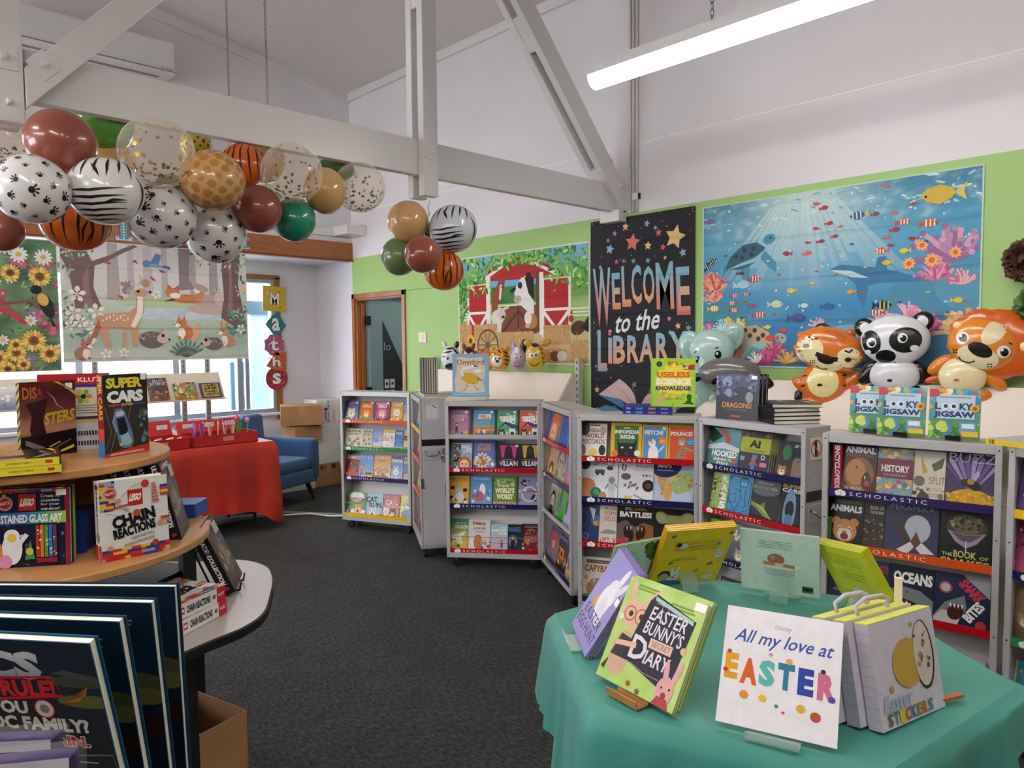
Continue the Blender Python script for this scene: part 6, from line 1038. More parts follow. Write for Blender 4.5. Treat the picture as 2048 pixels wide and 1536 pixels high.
def eyes(F, B, P, pts, r=6, look=(.15, -.1)):
    for x, z in pts: E = MB(); F.disc(E, P, x, z, r, r*1.1, '#f4f2ee', lift=.8); F.disc(E, P, x+r*look[0], z+r*look[1], r*.62, r*.72, '#17171a', lift=1.0); F.disc(E, P, x-r*.2, z+r*.3, r*.2, r*.22, '#ffffff', lift=1.2); F.out(E, P[-1], 'eye_print')
G_F = 'large foil animals on the right shelf'; G_S = 'small foil animal heads on the left shelf'
# panda
F = Foil('black and white panda foil balloon between tiger and lion', (4.08, 1.35, 1.34), .0026, G_F)
for sx, ex, ez in ((-1, -56, 92), (1, 49, 103)):
    F.puff('ear', ex, ez, 19, 19, 9, '#141416', 4); P = F.last; B = MB(); F.disc(B, P, ex-sx*2, ez-1, 10, 11, '#e6e6ea'); F.out(B, P[-1], 'ear_print')
for sx, rot in ((-1, -.9), (1, 1.0)): F.puff('arm', sx*47, 0, 15, 28, 11, '#131315', 3, rot*.6)
F.puff('leg', -24, -34, 26, 13, 12, '#131315'); F.puff('leg', 24, -34, 26, 13, 12, '#131315'); F.puff('belly', 0, -4, 46, 36, 20, '#dfe1e6', -3); P = F.last; B = MB(); F.disc(B, P, -8, -14, 5, 3, '#2a1c1c'); F.out(B, P[-1], 'belly_print')
F.puff('head', 0, 66, 62, 50, 24, '#e2e4ea', -8); P = F.last; B = MB()
F.disc(B, P, -42, 62, 17, 24, '#151517', .2); F.disc(B, P, 18, 66, 29, 25, '#151517', .1); F.disc(B, P, -48, 42, 6, 5, '#f0f0f2', lift=.7); F.disc(B, P, 34, 50, 8, 6, '#f0f0f2', lift=.7)
eyes(F, B, P, ((-42, 61), (13, 70)), 9); F.disc(B, P, -16, 34, 18, 13, '#121214', lift=.8); F.line(B, P, [(-26, 22), (-18, 16), (-8, 15), (2, 22)], 2, '#151517'); F.out(B, P[-1])
# tiger
F = Foil('orange tiger foil balloon leaning its head beside the panda', (4.06, 1.70, 1.28), .00277, G_F)
F.puff('ear', -7, 106, 15, 13, 8, '#4a2c20', 4); F.puff('ear', 44, 96, 10, 10, 7, '#d9701c', 4)
for x, z, rot in ((-40, -8, .9), (45, 2, -.9)): F.puff('arm', x, z, 13, 26, 10, '#d9701c', 3, rot)
F.puff('leg', -22, -40, 27, 15, 11, '#dc741e', 1, .25); F.puff('leg', 18, -46, 27, 15, 11, '#dc741e', 1, -.3); P = F.last; B = MB(); F.disc(B, P, 20, -48, 14, 6, '#3a1f16'); F.out(B, P[-1], 'paw_print')
F.puff('tail', -50, -30, 8, 14, 6, '#2a1a14', 5); F.puff('body', -4, 0, 43, 42, 17, '#dd761e', -2); P = F.last; B = MB(); F.disc(B, P, -4, 2, 29, 31, '#f0e2a0'); F.disc(B, P, -10, -4, 5, 3, '#3a2416', lift=.7)
for x, z in ((-40, 12), (-42, -8), (34, 14), (36, -6)): F.line(B, P, [(x-4, z), (x+6, z+3)], 4, '#2a1a14', taper=True)
F.out(B, P[-1], 'belly_print')
F.puff('head', 6, 66, 62, 44, 21, '#df781f', -9, -.28, shape=lambda t: 1+.13*max(0, cos(t*9))*(abs(cos(t)) > .62)); P = F.last; B = MB()
F.disc(B, P, -30, 66, 26, 26, '#f2e6b0', lift=.2); F.disc(B, P, 42, 50, 22, 20, '#f2e6b0', lift=.2); F.disc(B, P, 4, 38, 30, 16, '#f2e6b0', lift=.25)
F.disc(B, P, 14, 92, 24, 12, '#d06a1c', -.28, .4); F.disc(B, P, -36, 74, 6, 4, '#3a241a', lift=.6); F.disc(B, P, 40, 46, 6, 4.5, '#3a241a', lift=.6)
F.line(B, P, [(-32, 92), (-24, 86), (-15, 88)], 3.5, '#1d1412'); F.line(B, P, [(34, 64), (42, 60), (48, 66)], 3.5, '#1d1412')
F.line(B, P, [(-18, 58), (2, 50), (22, 46)], 9, '#2a1614'); F.disc(B, P, 0, 47, 16, 9, '#2a1614', -.3, .8); F.line(B, P, [(-18, 34), (-8, 27), (4, 28)], 2, '#1d1412')
for i in range(6): F.disc(B, P, -28+4*(i % 3), 44-4*(i//3), 1.2, 1.2, '#2a1a14', lift=.9, n=8, rings=1)
F.out(B, P[-1])
# lion
F = Foil('orange lion foil balloon with a wide mane at the right end', (4.07, 1.02, 1.335), .00245, G_F)
for x, z, rot in ((-44, 22, -.9), (46, -6, .8)): F.puff('arm', x, z, 14, 28, 10, '#e0801f', 3, rot)
F.puff('leg', -28, -36, 24, 14, 11, '#e0801f'); F.puff('leg', 20, -38, 24, 14, 11, '#e0801f'); F.puff('tail', -56, -8, 16, 7, 5, '#d8501a', 5, .3); F.puff('belly', -6, 0, 42, 38, 18, '#efe0b0', -3); P = F.last; B = MB(); F.disc(B, P, -16, -8, 5, 3, '#c8742c'); F.out(B, P[-1], 'belly_print')
F.puff('mane', 48, 64, 84, 66, 17, '#d9601a', -2, -.35, 14, lambda t: 1+.03*sin(9*t)); F.puff('head', 28, 62, 62, 52, 25, '#e58a22', -6, -.35); P = F.last; B = MB()
F.disc(B, P, 45, 88, 17, 30, '#f0e0b4', -.62, .3); F.disc(B, P, 18, 38, 36, 22, '#f2e4b8', -.3, .25)
eyes(F, B, P, ((-8, 76), (60, 48)), 11); F.disc(B, P, 22, 52, 22, 13, '#1a1414', -.5, .8); F.line(B, P, [(-14, 38), (-8, 30), (4, 26), (14, 30)], 2.2, '#1d1412'); F.line(B, P, [(-4, 93), (6, 94)], 2.5, '#3a2016'); F.line(B, P, [(68, 66), (74, 62)], 2.5, '#3a2016')
for i in range(8): F.disc(B, P, -22+5*(i % 2)+(58 if i > 3 else 0), 52-5*((i % 4)//2)-(28 if i > 3 else 0), 1.6, 1.6, '#2a1a14', lift=.9, n=8, rings=1)
F.out(B, P[-1])
F.puff('ear', -16, 100, 9, 8, 5, '#f2e0a8', -12); F.puff('ear', 92, 58, 12, 12, 6, '#f2dca8', -12)
# elephant
F = Foil('pale mint elephant foil balloon beside the welcome hanging', (4.05, 2.40, 1.42), .0031, G_F)
F.puff('ear', -40, 18, 24, 34, 8, '#a9c8c0', 4, .15); P = F.last; B = MB(); F.disc(B, P, -40, 17, 15, 24, '#98b8b2', .15, .3); F.out(B, P[-1], 'ear_print')
F.puff('ear', 38, 36, 22, 32, 8, '#a9c8c0', 4, -.5); P = F.last; B = MB(); F.disc(B, P, 39, 37, 13, 22, '#8fb0aa', -.5, .3); F.out(B, P[-1], 'ear_print')
F.puff('body', -16, -52, 27, 46, 14, '#a4c6be'); F.puff('leg', -26, -86, 12, 20, 10, '#a4c6be', -2); F.puff('leg', 4, -86, 12, 18, 10, '#a4c6be', -2)
F.puff('head', 0, 14, 43, 40, 20, '#b0d0c8', -6); P = F.last; B = MB()
for x, z, r in ((-27, -6, 5.5), (12, 4, 6.5)): F.disc(B, P, x, z, r, r*1.2, '#16171a', lift=.6); F.disc(B, P, x-2, z+2, r*.35, r*.4, '#ffffff', lift=.9)
F.line(B, P, [(-34, 8), (-28, 11)], 2, '#1d1d20'); F.line(B, P, [(6, 16), (13, 18)], 2, '#1d1d20'); F.disc(B, P, 22, -8, 5, 3, '#98b8b0', lift=.6); F.out(B, P[-1])
F.puff('trunk', -14, -24, 10, 26, 9, '#a9cac2', -20, .25)
F = Foil('grey rounded seal foil balloon with black flippers behind the dragon book', (3.98, 2.24, 1.31), .00302, G_F)
F.puff('flipper', -66, -6, 18, 9, 6, '#121214', 2, .2); F.puff('flipper', 66, -14, 20, 12, 6, '#121214', 2, -.5); F.puff('body', 0, 4, 60, 31, 20, '#6e6a68'); P = F.last; B = MB(); F.disc(B, P, 2, -14, 36, 14, '#19191b', 0, .4); F.out(B, P[-1], 'belly_print')
# small heads
def smallhead(label, Y, z, rx, rz, col, k, fn, X=4.06, ears=None):
    F = Foil(label, (X, Y, z), k, G_S, name='small_foil_balloon')
    if ears:
        for x, zz, r1, r2, c, rot in ears: F.puff('ear', x, zz, r1, r2, 4, c, 3, rot)
    F.puff('head', 0, 0, rx, rz, 12, col); P = F.last; B = MB(); fn(F, B, P); F.out(B, P[-1]); return F
def stripes(F, B, P, col, ang): [F.line(B, P, [(x0, z0), (x1, z1)], w_, col, .3, True) for x0, z0, x1, z1, w_ in ang]
smallhead('striped zebra head foil balloon at the left end of the shelf', 4.96, 1.385, 19, 25, '#e3e3e6', .00437, lambda F, B, P: (stripes(F, B, P, K_, [(-12, 18, 8, 20, 4), (-16, 10, 4, 14, 4), (-17, 2, -4, 4, 4), (4, 20, 16, 6, 4), (10, 2, 17, -4, 3)]), F.disc(B, P, 0, -17, 12, 7, '#2a2626'), eyes(F, B, P, ((-7, 0), (6, 2)), 4)), ears=((-12, 26, 5, 8, '#e3e3e6', .3), (12, 26, 5, 8, '#1a1a1c', -.3)))
smallhead('brown horse head foil balloon behind the bird book', 4.72, 1.40, 15, 20, '#7f3a26', .00426, lambda F, B, P: (F.disc(B, P, 0, 12, 6, 6, '#2a1814'), eyes(F, B, P, ((-6, 4), (6, 4)), 4)), ears=((-9, 20, 4, 7, '#7f3a26', .3), (9, 20, 4, 7, '#7f3a26', -.3)))
smallhead('orange lion head foil balloon partly behind the tiger head', 4.53, 1.37, 16, 20, '#d98a2c', .0042, lambda F, B, P: (F.disc(B, P, 0, -2, 11, 12, '#efbf5c'), eyes(F, B, P, ((-5, 3), (5, 3)), 3.5)), X=4.10, ears=((-11, 16, 6, 6, '#b8601f', 0), (11, 16, 6, 6, '#b8601f', 0)))
smallhead('orange striped tiger head foil balloon in the row of small heads', 4.335, 1.382, 20, 23, '#e09a2c', .00407, lambda F, B, P: (F.disc(B, P, -6, -4, 11, 11, '#f2ecd8'), stripes(F, B, P, K_, [(6, 16, 18, 10, 3), (8, 8, 20, 4, 3), (9, 0, 20, -4, 3), (8, -8, 17, -12, 3), (-4, 20, 2, 12, 3), (-14, 14, -8, 10, 3)]), eyes(F, B, P, ((-10, 2), (-1, 2)), 3.5), F.disc(B, P, -5, -4, 3.5, 2.5, '#1a1416', lift=.9)), ears=((-14, 20, 6, 6, '#e0a63c', 0), (14, 20, 6, 6, '#e0a63c', 0)))
smallhead('lilac donkey head foil balloon with black ear beside the giraffe', 4.12, 1.385, 15, 24, '#c0aec6', .00396, lambda F, B, P: (F.disc(B, P, -2, -12, 11, 9, '#b49ab8'), F.disc(B, P, -3, 18, 5, 7, '#eceaf0', .3), F.line(B, P, [(-9, -12), (-2, -16), (6, -12)], 1.2, '#4a3a4c'), eyes(F, B, P, ((-6, 4), (4, 5)), 3)), ears=((10, 22, 7, 18, '#141416', -.2), (-8, 22, 5, 12, '#b8a6c0', .2)))
smallhead('yellow spotted giraffe head foil balloon at the right of the small heads', 3.925, 1.402, 20, 27, '#dcb93c', .00387, lambda F, B, P: ([F.disc(B, P, x, z, r, r*1.2, '#a8622a', .4, .3, 7, 2) for x, z, r in ((12, 8, 3), (14, -2, 3), (10, 16, 3), (15, -10, 2.5), (6, 21, 2.5), (17, 3, 2))], F.disc(B, P, -2, 24, 7, 4, '#3a1f18'), eyes(F, B, P, ((-10, 4), (-1, 5)), 4), F.disc(B, P, -14, -10, 4, 3, '#d9a08c', lift=.6), F.line(B, P, [(-13, -10), (-8, -16), (0, -17), (6, -11)], 1.6, '#5a3418')), ears=((-16, 28, 9, 7, '#d9a83c', -.3), (20, 28, 11, 7, '#cf9a38', .3)))
# ------------------------------------------------------------------ books standing on the cases
def omni(a):
    a.rect(0, 0, 1, 1, '#8fb4d2'); a.poly([(.1, .10), (.5, .07), (.9, .10), (.86, .35), (.92, .62), (.84, .92), (.5, .9), (.14, .93), (.12, .6), (.06, .35)], '#ddd2ba'); a.text('Omnibird', .13, .74, .87, .87, '#b0432f', .01)
    a.ell(.5, .42, .26, .13, '#d9b22c', rot=-.25); a.poly([(.66, .4), (.88, .34), (.7, .46)], '#a8862c'); a.stroke([(.3, .47), (.24, .58), (.32, .66), (.5, .68), (.62, .72)], .06, '#eef0ee'); a.poly([(.6, .74), (.74, .70), (.6, .69)], '#4a3a34'); a.ell(.7, .6, .12, .04, '#eceee8')
    a.stroke([(.42, .32), (.38, .18), (.3, .13)], .018, '#a87c5c'); a.stroke([(.56, .32), (.64, .2), (.72, .15)], .018, '#a87c5c'); a.stroke([(.24, .14), (.38, .13)], .014, '#a87c5c'); a.stroke([(.66, .15), (.8, .18)], .014, '#a87c5c')
x, y, th, W = CASES['c2']; u = lambda px, v=.08, key='c2': upx(key, px, v)
for i, (du, cc, ro) in enumerate(((0, '#e3ddcc', .25), (.005, '#dcd6c6', .12))):
    stackbook(.26, .25, .013, cc, (lambda a: a.rect(.03, .03, .97, .97, '#9cbcd0')) if i else None, ['lower', 'upper'][i]+' pale flat picture book under the standing bird book', casepoint('c2', .155+du, .02, HC+.0005+i*.0135), th+ro, group='flat books on the cases')
book(.247, .285, .018, '#86a9c6', omni, 'blue picture book with a long necked yellow bird on its cover', casepoint('c2', .165, .05, HC+.0285), th+.03, .06, hard=True, name='picture_book')
x, y, th, W = CASES['c1r']
for i, cc in enumerate(('#d8d2c2', '#cfc8b8', '#dad5c8')): stackbook(.24, .25, .010, cc, None, ['bottom', 'middle', 'top'][i]+' of three thin flat books on the edge-on case', casepoint('c1r', W-.15+.005*i, .03, HC+.0005+i*.0105), th+.1*i-.1, group='flat books on the cases')
for i in range(7):
    yw = rad(-123); nx, ny = cos(yw+pi/2), sin(yw+pi/2); p = casepoint('c1r', W-.10, .02, HC+.033)
    cc = ['#14301c', '#2c4a34', '#8a8468', '#5c6a4a', '#a89c84', '#44523c', '#8f8a74'][i]
    book(.19, .25, .014, cc, None, ['front dark green', 'second green', 'third tan', 'fourth olive', 'fifth beige', 'sixth moss green', 'last grey green'][i]+' thin book of the upright row on the edge-on case', (p[0]+nx*.0165*i, p[1]+ny*.0165*i, p[2]), yw, 0, name='thin_book', group='upright thin books on the edge-on case', hard=True)
# useless science
def sci(a):
    a.rect(0, 0, 1, 1, '#a5cf3c'); a.text('BIG', .36, .86, .6, .94, '#c4502c', .04); a.text('BOOK', .3, .76, .66, .84, '#d88aa0', .04); a.poly([(.64, .92), (.78, .84), (.98, .88), (.98, .76), (.76, .76)], '#b8303a'); a.text('of', .74, .78, .84, .84, W_, .02)
    a.star(.5, .52, .46, '#e8d84a', 14, .75); a.text('USELESS', .1, .60, .88, .72, '#d8641e', .05); a.text('SCIENCE', .08, .45, .90, .58, '#f4efdc', .06); a.text('KNOWLEDGE', .08, .335, .90, .425, '#20386c', .05); a.text('250', .22, .26, .34, .31, '#c4402c', .02); a.text('MOST USELESS', .38, .21, .74, .26, '#4c6a24', 0); a.text('Science FACTS', .3, .14, .7, .2, '#3c5020', 0)
    a.stroke([(.08, .08), (.28, .18)], .08, '#e0a8a4'); a.poly([(.68, .06), (.98, .05), (.9, .12), (.92, .24), (.84, .27), (.8, .22), (.82, .14), (.76, .08)], '#2f5c34'); a.ell(.16, .88, .07, .06, '#3a3f4c'); a.rect(.48, .03, .5, .06, K_)
x, y, th, W = CASES['c3']
sp = lambda a: (a.rect(0, 0, 1, 1, '#2a3486'), *[a.text(s_, .5-(y1-y0)*4.2, (y0+y1)/2-.17/9, .5+(y1-y0)*4.2, (y0+y1)/2+.17/9, c, .02, rot=-pi/2) for s_, y0, y1, c in (('THE BIG', .82, .96, '#d8dce8'), ('USELESS', .56, .78, '#7fc0d8'), ('SCIENCE', .30, .52, '#f0a03c'), ('KNOWLEDGE', .06, .27, '#c88ad0'))])
for i in range(2): stackbook(.20, .262, .02, '#2a3486', None, ['lower', 'upper'][i]+' blue thick paperback lying under the lime green science book', casepoint('c3', upx('c3', 1345, .05)+.0, .145, HC+.0005+i*.0205), th+pi/2+.0, hard=False, group='blue paperbacks on the case', spine=sp)
book(.222, .255, .02, '#9cc83a', sci, 'lime green science book standing on two blue paperbacks', casepoint('c3', upx('c3', 1346, .06), .07, HC+.0420), th+.02, .07, name='paperback_book')
book(.222, .25, .02, '#8fbf3c', sci, 'second lime science book just behind the front one', casepoint('c3', upx('c3', 1346, .06)-.012, .094, HC+.0420), th+.02, .07, name='paperback_book')
# dragons, black stack
def dragon(a):
    a.rect(0, 0, 1, 1, '#17161b'); a.poly([(0, .98), (.55, 1), (1, .88), (.95, .62), (.6, .58), (.35, .48), (0, .62)], '#3c4266'); busy(a, ['#5a628c', '#7880a4', '#2a2e4c', '#8a90b0'], 46, .02, .56, .95, .96, .03, .08); a.ell(.62, .64, .2, .08, '#14131a'); a.ell(.8, .5, .09, .12, '#8c8a8c'); a.text('DRAGONS!', .16, .26, .86, .38, '#c98a3c', .03); a.lines(.18, .2, .82, .24, 1, '#8a6a44', .01); a.rect(.36, .06, .6, .10, '#c22c34'); sticker(a, .9, .92)
x, y, th, W = CASES['c4']
for i in range(3): book(.225, .225, .018, '#1a191e', dragon, ['black dragon book with silver blue scales standing on a case', 'second dragon book behind the front dragon book', 'third dragon book behind the other two'][i], casepoint('c4', upx('c4', 1475, .05)+.006*i, .035+.021*i, HC), th+.18, .05, hard=True, name='hardback_book', group='dragon hardbacks')
p = casepoint('c4', upx('c4', 1590, .09), .10, HC)
for i in range(5): stackbook(.225, .225, .0185, '#151518', dragon, ['lowest', 'second lowest', 'middle', 'second highest', 'topmost'][i]+' black hardback in the flat stack beside the dragon book', (p[0], p[1], HC+.0004+i*.0189), rad([14, 12, 13, 15, 2][i])-.9, group='flat black hardback stack')
# looky jigsaws on easels
def looky(a):
    bgv(a, '#4f8a3c', '#5aa6c4'); busy(a, ['#3f8fb0', '#e0a83c', '#d8604a', '#7fc0a0', '#f0e6b0'], 30, 0, .62, 1, 1, .03, .08); busy(a, ['#5f9a3c', '#8fc04c', '#3c7a34', '#c8d86a'], 26, 0, 0, 1, .35, .04, .1)
    a.rect(.14, .40, .90, .88, '#b9cfe0'); a.lines(.16, .80, .86, .86, 1, '#8f9aa6', .03); a.poly([(0, 1), (.18, .98), (.2, .84), (.0, .84)], '#c43a48'); a.text('L', .12, .58, .24, .72, '#1f3a66', .04)
    for xx in (.32, .48): a.circ(xx, .65, .07, W_); a.circ(xx+.01, .65, .045, '#1f3a66')
    a.text('KY', .6, .58, .86, .72, '#1f3a66', .04); a.text('JIGSAW', .1, .40, .9, .55, '#1f3a66', .05); a.petals(.9, .62, .1, '#e0a02c', 9, .5, '#8a5a1c', .4); a.rect(.62, .1, .94, .34, '#6f9ac0'); a.rect(.66, .06, .98, .16, '#e0b83c'); a.rect(.66, .22, .9, .31, '#dfe8ea'); a.stroke([(.3, .0), (.45, .18), (.4, .36)], .1, '#4f86a8')
def easel(label, loc, yaw, w, h, tilt, m, lip=.02, name='book_easel', group=None):
    """bent sheet stand: sloping back, front lip, rear strut"""
    t = thing(name, label, 'book stand', loc, yaw, group); c, s_ = cos(tilt), sin(tilt); q = .003
    def pl(nm, pts): # quads extruded along normal-ish by thickness in -y
        b = MB(); n = Vector(pts[1])-Vector(pts[0]); n = n.cross(Vector(pts[2])-Vector(pts[0])).normalized()*q
        b.add([Vector(p_) for p_ in pts]+[Vector(p_)+n for p_ in pts], [(0, 1, 2, 3), (7, 6, 5, 4), (0, 4, 5, 1), (1, 5, 6, 2), (2, 6, 7, 3), (3, 7, 4, 0)]); b.build(nm, m, t)
    y0, z0 = .004, .004
    pl('back_rest', [(-w/2, y0, z0), (w/2, y0, z0), (w/2, y0+h*s_, z0+h*c), (-w/2, y0+h*s_, z0+h*c)])
    pl('base', [(-w/2, -lip, z0), (w/2, -lip, z0), (w/2, y0, z0), (-w/2, y0, z0)])
    pl('front_lip', [(-w/2, -lip, z0), (-w/2, -lip-.004, z0+.018), (w/2, -lip-.004, z0+.018), (w/2, -lip, z0)])
    pl('strut', [(-w/4, y0+h*s_*.9, z0+h*c*.9), (w/4, y0+h*s_*.9, z0+h*c*.9), (w/4, y0+h*s_*.9+h*.45, .002), (-w/4, y0+h*s_*.9+h*.45, .002)])
    return t
M_acr = glassmat('acrylic', '#e6f2ee', .10, .05); M_wirek = mat('easel_black_wire', '#1b1a1a', .4)
x, y, th, W = CASES['c5']
for i, px in enumerate((1735, 1800, 1905)):
    v = (.085, .04, .04)[i]; p = casepoint('c5', upx('c5', px, .04), v, HC)
    easel(['left', 'middle', 'right'][i]+' wire easel behind a jigsaw book', p, th, .05, .14, .16, M_wirek, .022)
    book(.168, .19, .014, '#5a9a6c', looky, ['left jigsaw book half hidden behind the middle one', 'middle jigsaw book overlapping the left one', 'right jigsaw book standing apart on the case'][i], (p[0]-sin(th)*-.016, p[1]-cos(th)*.016, HC+.0085), th, .14, name='jigsaw_book', group='jigsaw books')
x, y, th, W = CASES['c6']
stackbook(.26, .20, .02, '#e3c12c', lambda a: (a.rect(0, 0, 1, 1, '#b8c4cc'),), 'yellow spined book lying on the right edge case', casepoint('c6', .14, .09, HC), th+pi/2-.15, spine=lambda a: (a.rect(0, 0, 1, 1, '#e6c62c'), *[a.rect(.1, .84+.03*i, .9, .855+.03*i, K_) for i in range(4)]))
# paper pom-poms on the wall
M_pom = {'brown': mat('tissue_brown', '#6f4f40', .9), 'green': mat('tissue_green', '#6c8a4c', .9)}
def pom(label, c, y, z, r, n=70):
    R = random.Random(len(label)); b = MB()
    for i in range(n):
        zz = R.uniform(-1, 1); t = R.uniform(0, 6.3); d = Vector((sqrt(1-zz*zz)*cos(t), sqrt(1-zz*zz)*sin(t), zz)); q = d.orthogonal().normalized(); e = d.cross(q); s_ = r*.42
        pts = [d*r*.35]+[d*r*(.92+.1*sin(3*k+i))+(q*cos(k*pi/4)+e*sin(k*pi/4))*s_*(1+.2*sin(5*k)) for k in range(8)]
        b.add(pts, [(0, 1+k, 1+(k+1) % 8) for k in range(8)])
    o = b.build('petals', M_pom[c]); t = thing('paper_pom', label, 'decoration', (XR-r*.95, y, z)); o.parent = t; o['kind'] = 'stuff'
    MB().ell(0, 0, 0, r*.5, r*.5, r*.5, 12, 8).build('core', M_pom[c], t, smooth=True); MB().tube([(0, 0, 0), (r*.93, 0, .0)], .004, 6).build('tie', M_steel, t)
pom('brown tissue paper pom at the upper right edge', 'brown', .80, 1.88, .10); pom('green tissue paper pom below the brown one', 'green', .755, 1.665, .095)
# ------------------------------------------------------------------ alcove: shelf rack, red table, armchair, cartons
M_post = mat('rack_steel', '#9c9a96', .45, metal=.4)
rk = thing('window_rack', 'steel upright rack with a sloping beige book shelf before the window', 'shelving', (2.2, 6.95, 0))
for x in (-.42, .31, .53):
    o = MB().box(x-.022, -.012, 0, x+.022, .022, 1.75).build('upright', M_post, rk); s_ = MB()
    for i in range(34): s_.box(x-.004, -.0132, .1+.045*i, x+.004, -.0119, .12+.045*i)
    q = s_.build('slots', mat('slot_dark', '#4d4a46', .7), o); q['kind'] = 'stuff'
def slab(x0, x1, y0, z0, y1, z1, th=.012):
    d = Vector((y1-y0, z1-z0)).normalized(); n = Vector((-d.y, d.x))*-th
    return MB().add([(x0, y0, z0), (x1, y0, z0), (x1, y1, z1), (x0, y1, z1), (x0, y0+n.x, z0+n.y), (x1, y0+n.x, z0+n.y), (x1, y1+n.x, z1+n.y), (x0, y1+n.x, z1+n.y)], [(0, 1, 2, 3), (7, 6, 5, 4), (0, 4, 5, 1), (1, 5, 6, 2), (2, 6, 7, 3), (3, 7, 4, 0)])
M_beige = mat('shelf_beige', '#c9b9a2', .5)
slab(-1.5, .62, -.17, 1.03, -.04, 1.262).build('sloping_shelf', M_beige, rk); MB().box(-1.5, -.215, 1.015, .62, -.16, 1.03).build('shelf_ledge', M_beige, rk)
slab(-1.5, .45, -.24, .60, -.06, .74).build('sloping_shelf', M_beige, rk)
MB().box(-1.52, -.06, .0, .64, .04, .05).build('foot', M_post, rk)
def mesh3(pal, n, seed, t=None, tc=W_):
    def f(a):
        bgv(a, pal[0], pal[1]); busy(a, pal[2:], n, 0, 0, 1, 1, .03, .09, seed)
        if t:
            for i, s_ in enumerate(t): a.text(s_, .12, .78-.17*i, .88, .91-.17*i, tc, .03)
    return f
tl = math.atan2(.13, .232)
for x, w, h, col, art, lab in ((2.245, .165, .225, '#33303c', lambda a: (mesh3(['#5a3a2c', '#2c2a36', '#a8502c', '#c87a3c', '#6a3a34', '#3a3440'], 40, 2)(a), a.text("ELLA'S", .3, .82, .8, .92, '#c9c4cc', 0), a.text('BUTTERFLIES', .12, .68, .9, .8, '#c9c4cc', 0), a.circ(.4, .42, .2, '#2a1a16'), a.circ(.4, .36, .13, '#8a5a44')), 'dark orange picture book at the left of the sloping window shelf'), (2.475, .20, .17, '#5a7a4a', mesh3(['#a8642c', '#7fa0a8', '#5f8a3c', '#c8b43c', '#c8642c', '#3f6a34', '#e0d8a0'], 80, 5), 'green meadow picture book in the middle of the window shelf'), (2.70, .19, .155, '#4a4658', lambda a: (a.rect(0, 0, 1, 1, '#4c4860'), a.rect(.12, .1, .9, .92, '#b8a24c'), busy(a, ['#3a3420', '#d8c878', '#5a5230'], 40, .15, .12, .88, .9, .02, .05, 6), *[a.text(s_, .2, .74-.19*i, .82, .87-.19*i, '#2a2618', .03) for i, s_ in enumerate(('ONE', 'HUNDRED', 'HUNGRY', 'ANTS'))]), 'purple and gold picture book at the right end of the window shelf')):
    book(w, h, .008, col, art, lab, (x, 6.95-.186, 1.032), 0, tl, hard=True, name='picture_book', group='picture books on the window shelf')
for i, (x, w, h, c, nm) in enumerate(((1.66, .2, .20, '#8a6a6c', 'dusty rose'), (1.40, .21, .19, '#b83a34', 'red'), (1.14, .2, .2, '#6a7a9c', 'slate blue'), (.90, .2, .2, '#c8a04c', 'mustard'))):
    book(w, h, .008, c, mesh3([c, '#d8d2c8', c, '#e8e0d0'], 12, i), nm+' picture book on the window shelf behind the carousel', (x, 6.95-.186, 1.032), 0, tl, hard=True, name='picture_book', group='picture books on the window shelf')
# lower window shelf books seen over the red boxes
for i, (x, w, c, art, nm) in enumerate(((2.50, .24, '#c9d2cc', lambda a: (bgv(a, '#d8e0d0', '#b4c8d0'), a.text('Nga', .35, .6, .75, .8, '#5a6a78', 0), a.circ(.2, .75, .09, '#e0cf5a'), busy(a, ['#8fb0a0', '#e8e4d0', '#7f9ab8'], 14, 0, 0, 1, .5)), 'pale picture book lettered Nga behind the pencil box'), (2.25, .22, '#a8c0d4', mesh3(['#c8d8e4', '#9cb8d0', '#e4e0d4', '#7fa0c0'], 14, 8), 'pale blue picture book behind the left red box'), (2.01, .2, '#d8d4c0', mesh3(['#e4e0d0', '#c8d0d0', '#e0c84a', '#3a3a3c'], 12, 9), 'cream picture book with yellow mark behind the red boxes'))):
    book(w, .19, .008, c, art, nm, (x, 6.95-.25, .62), 0, .6, hard=True, name='picture_book', group='picture books on the low window shelf')
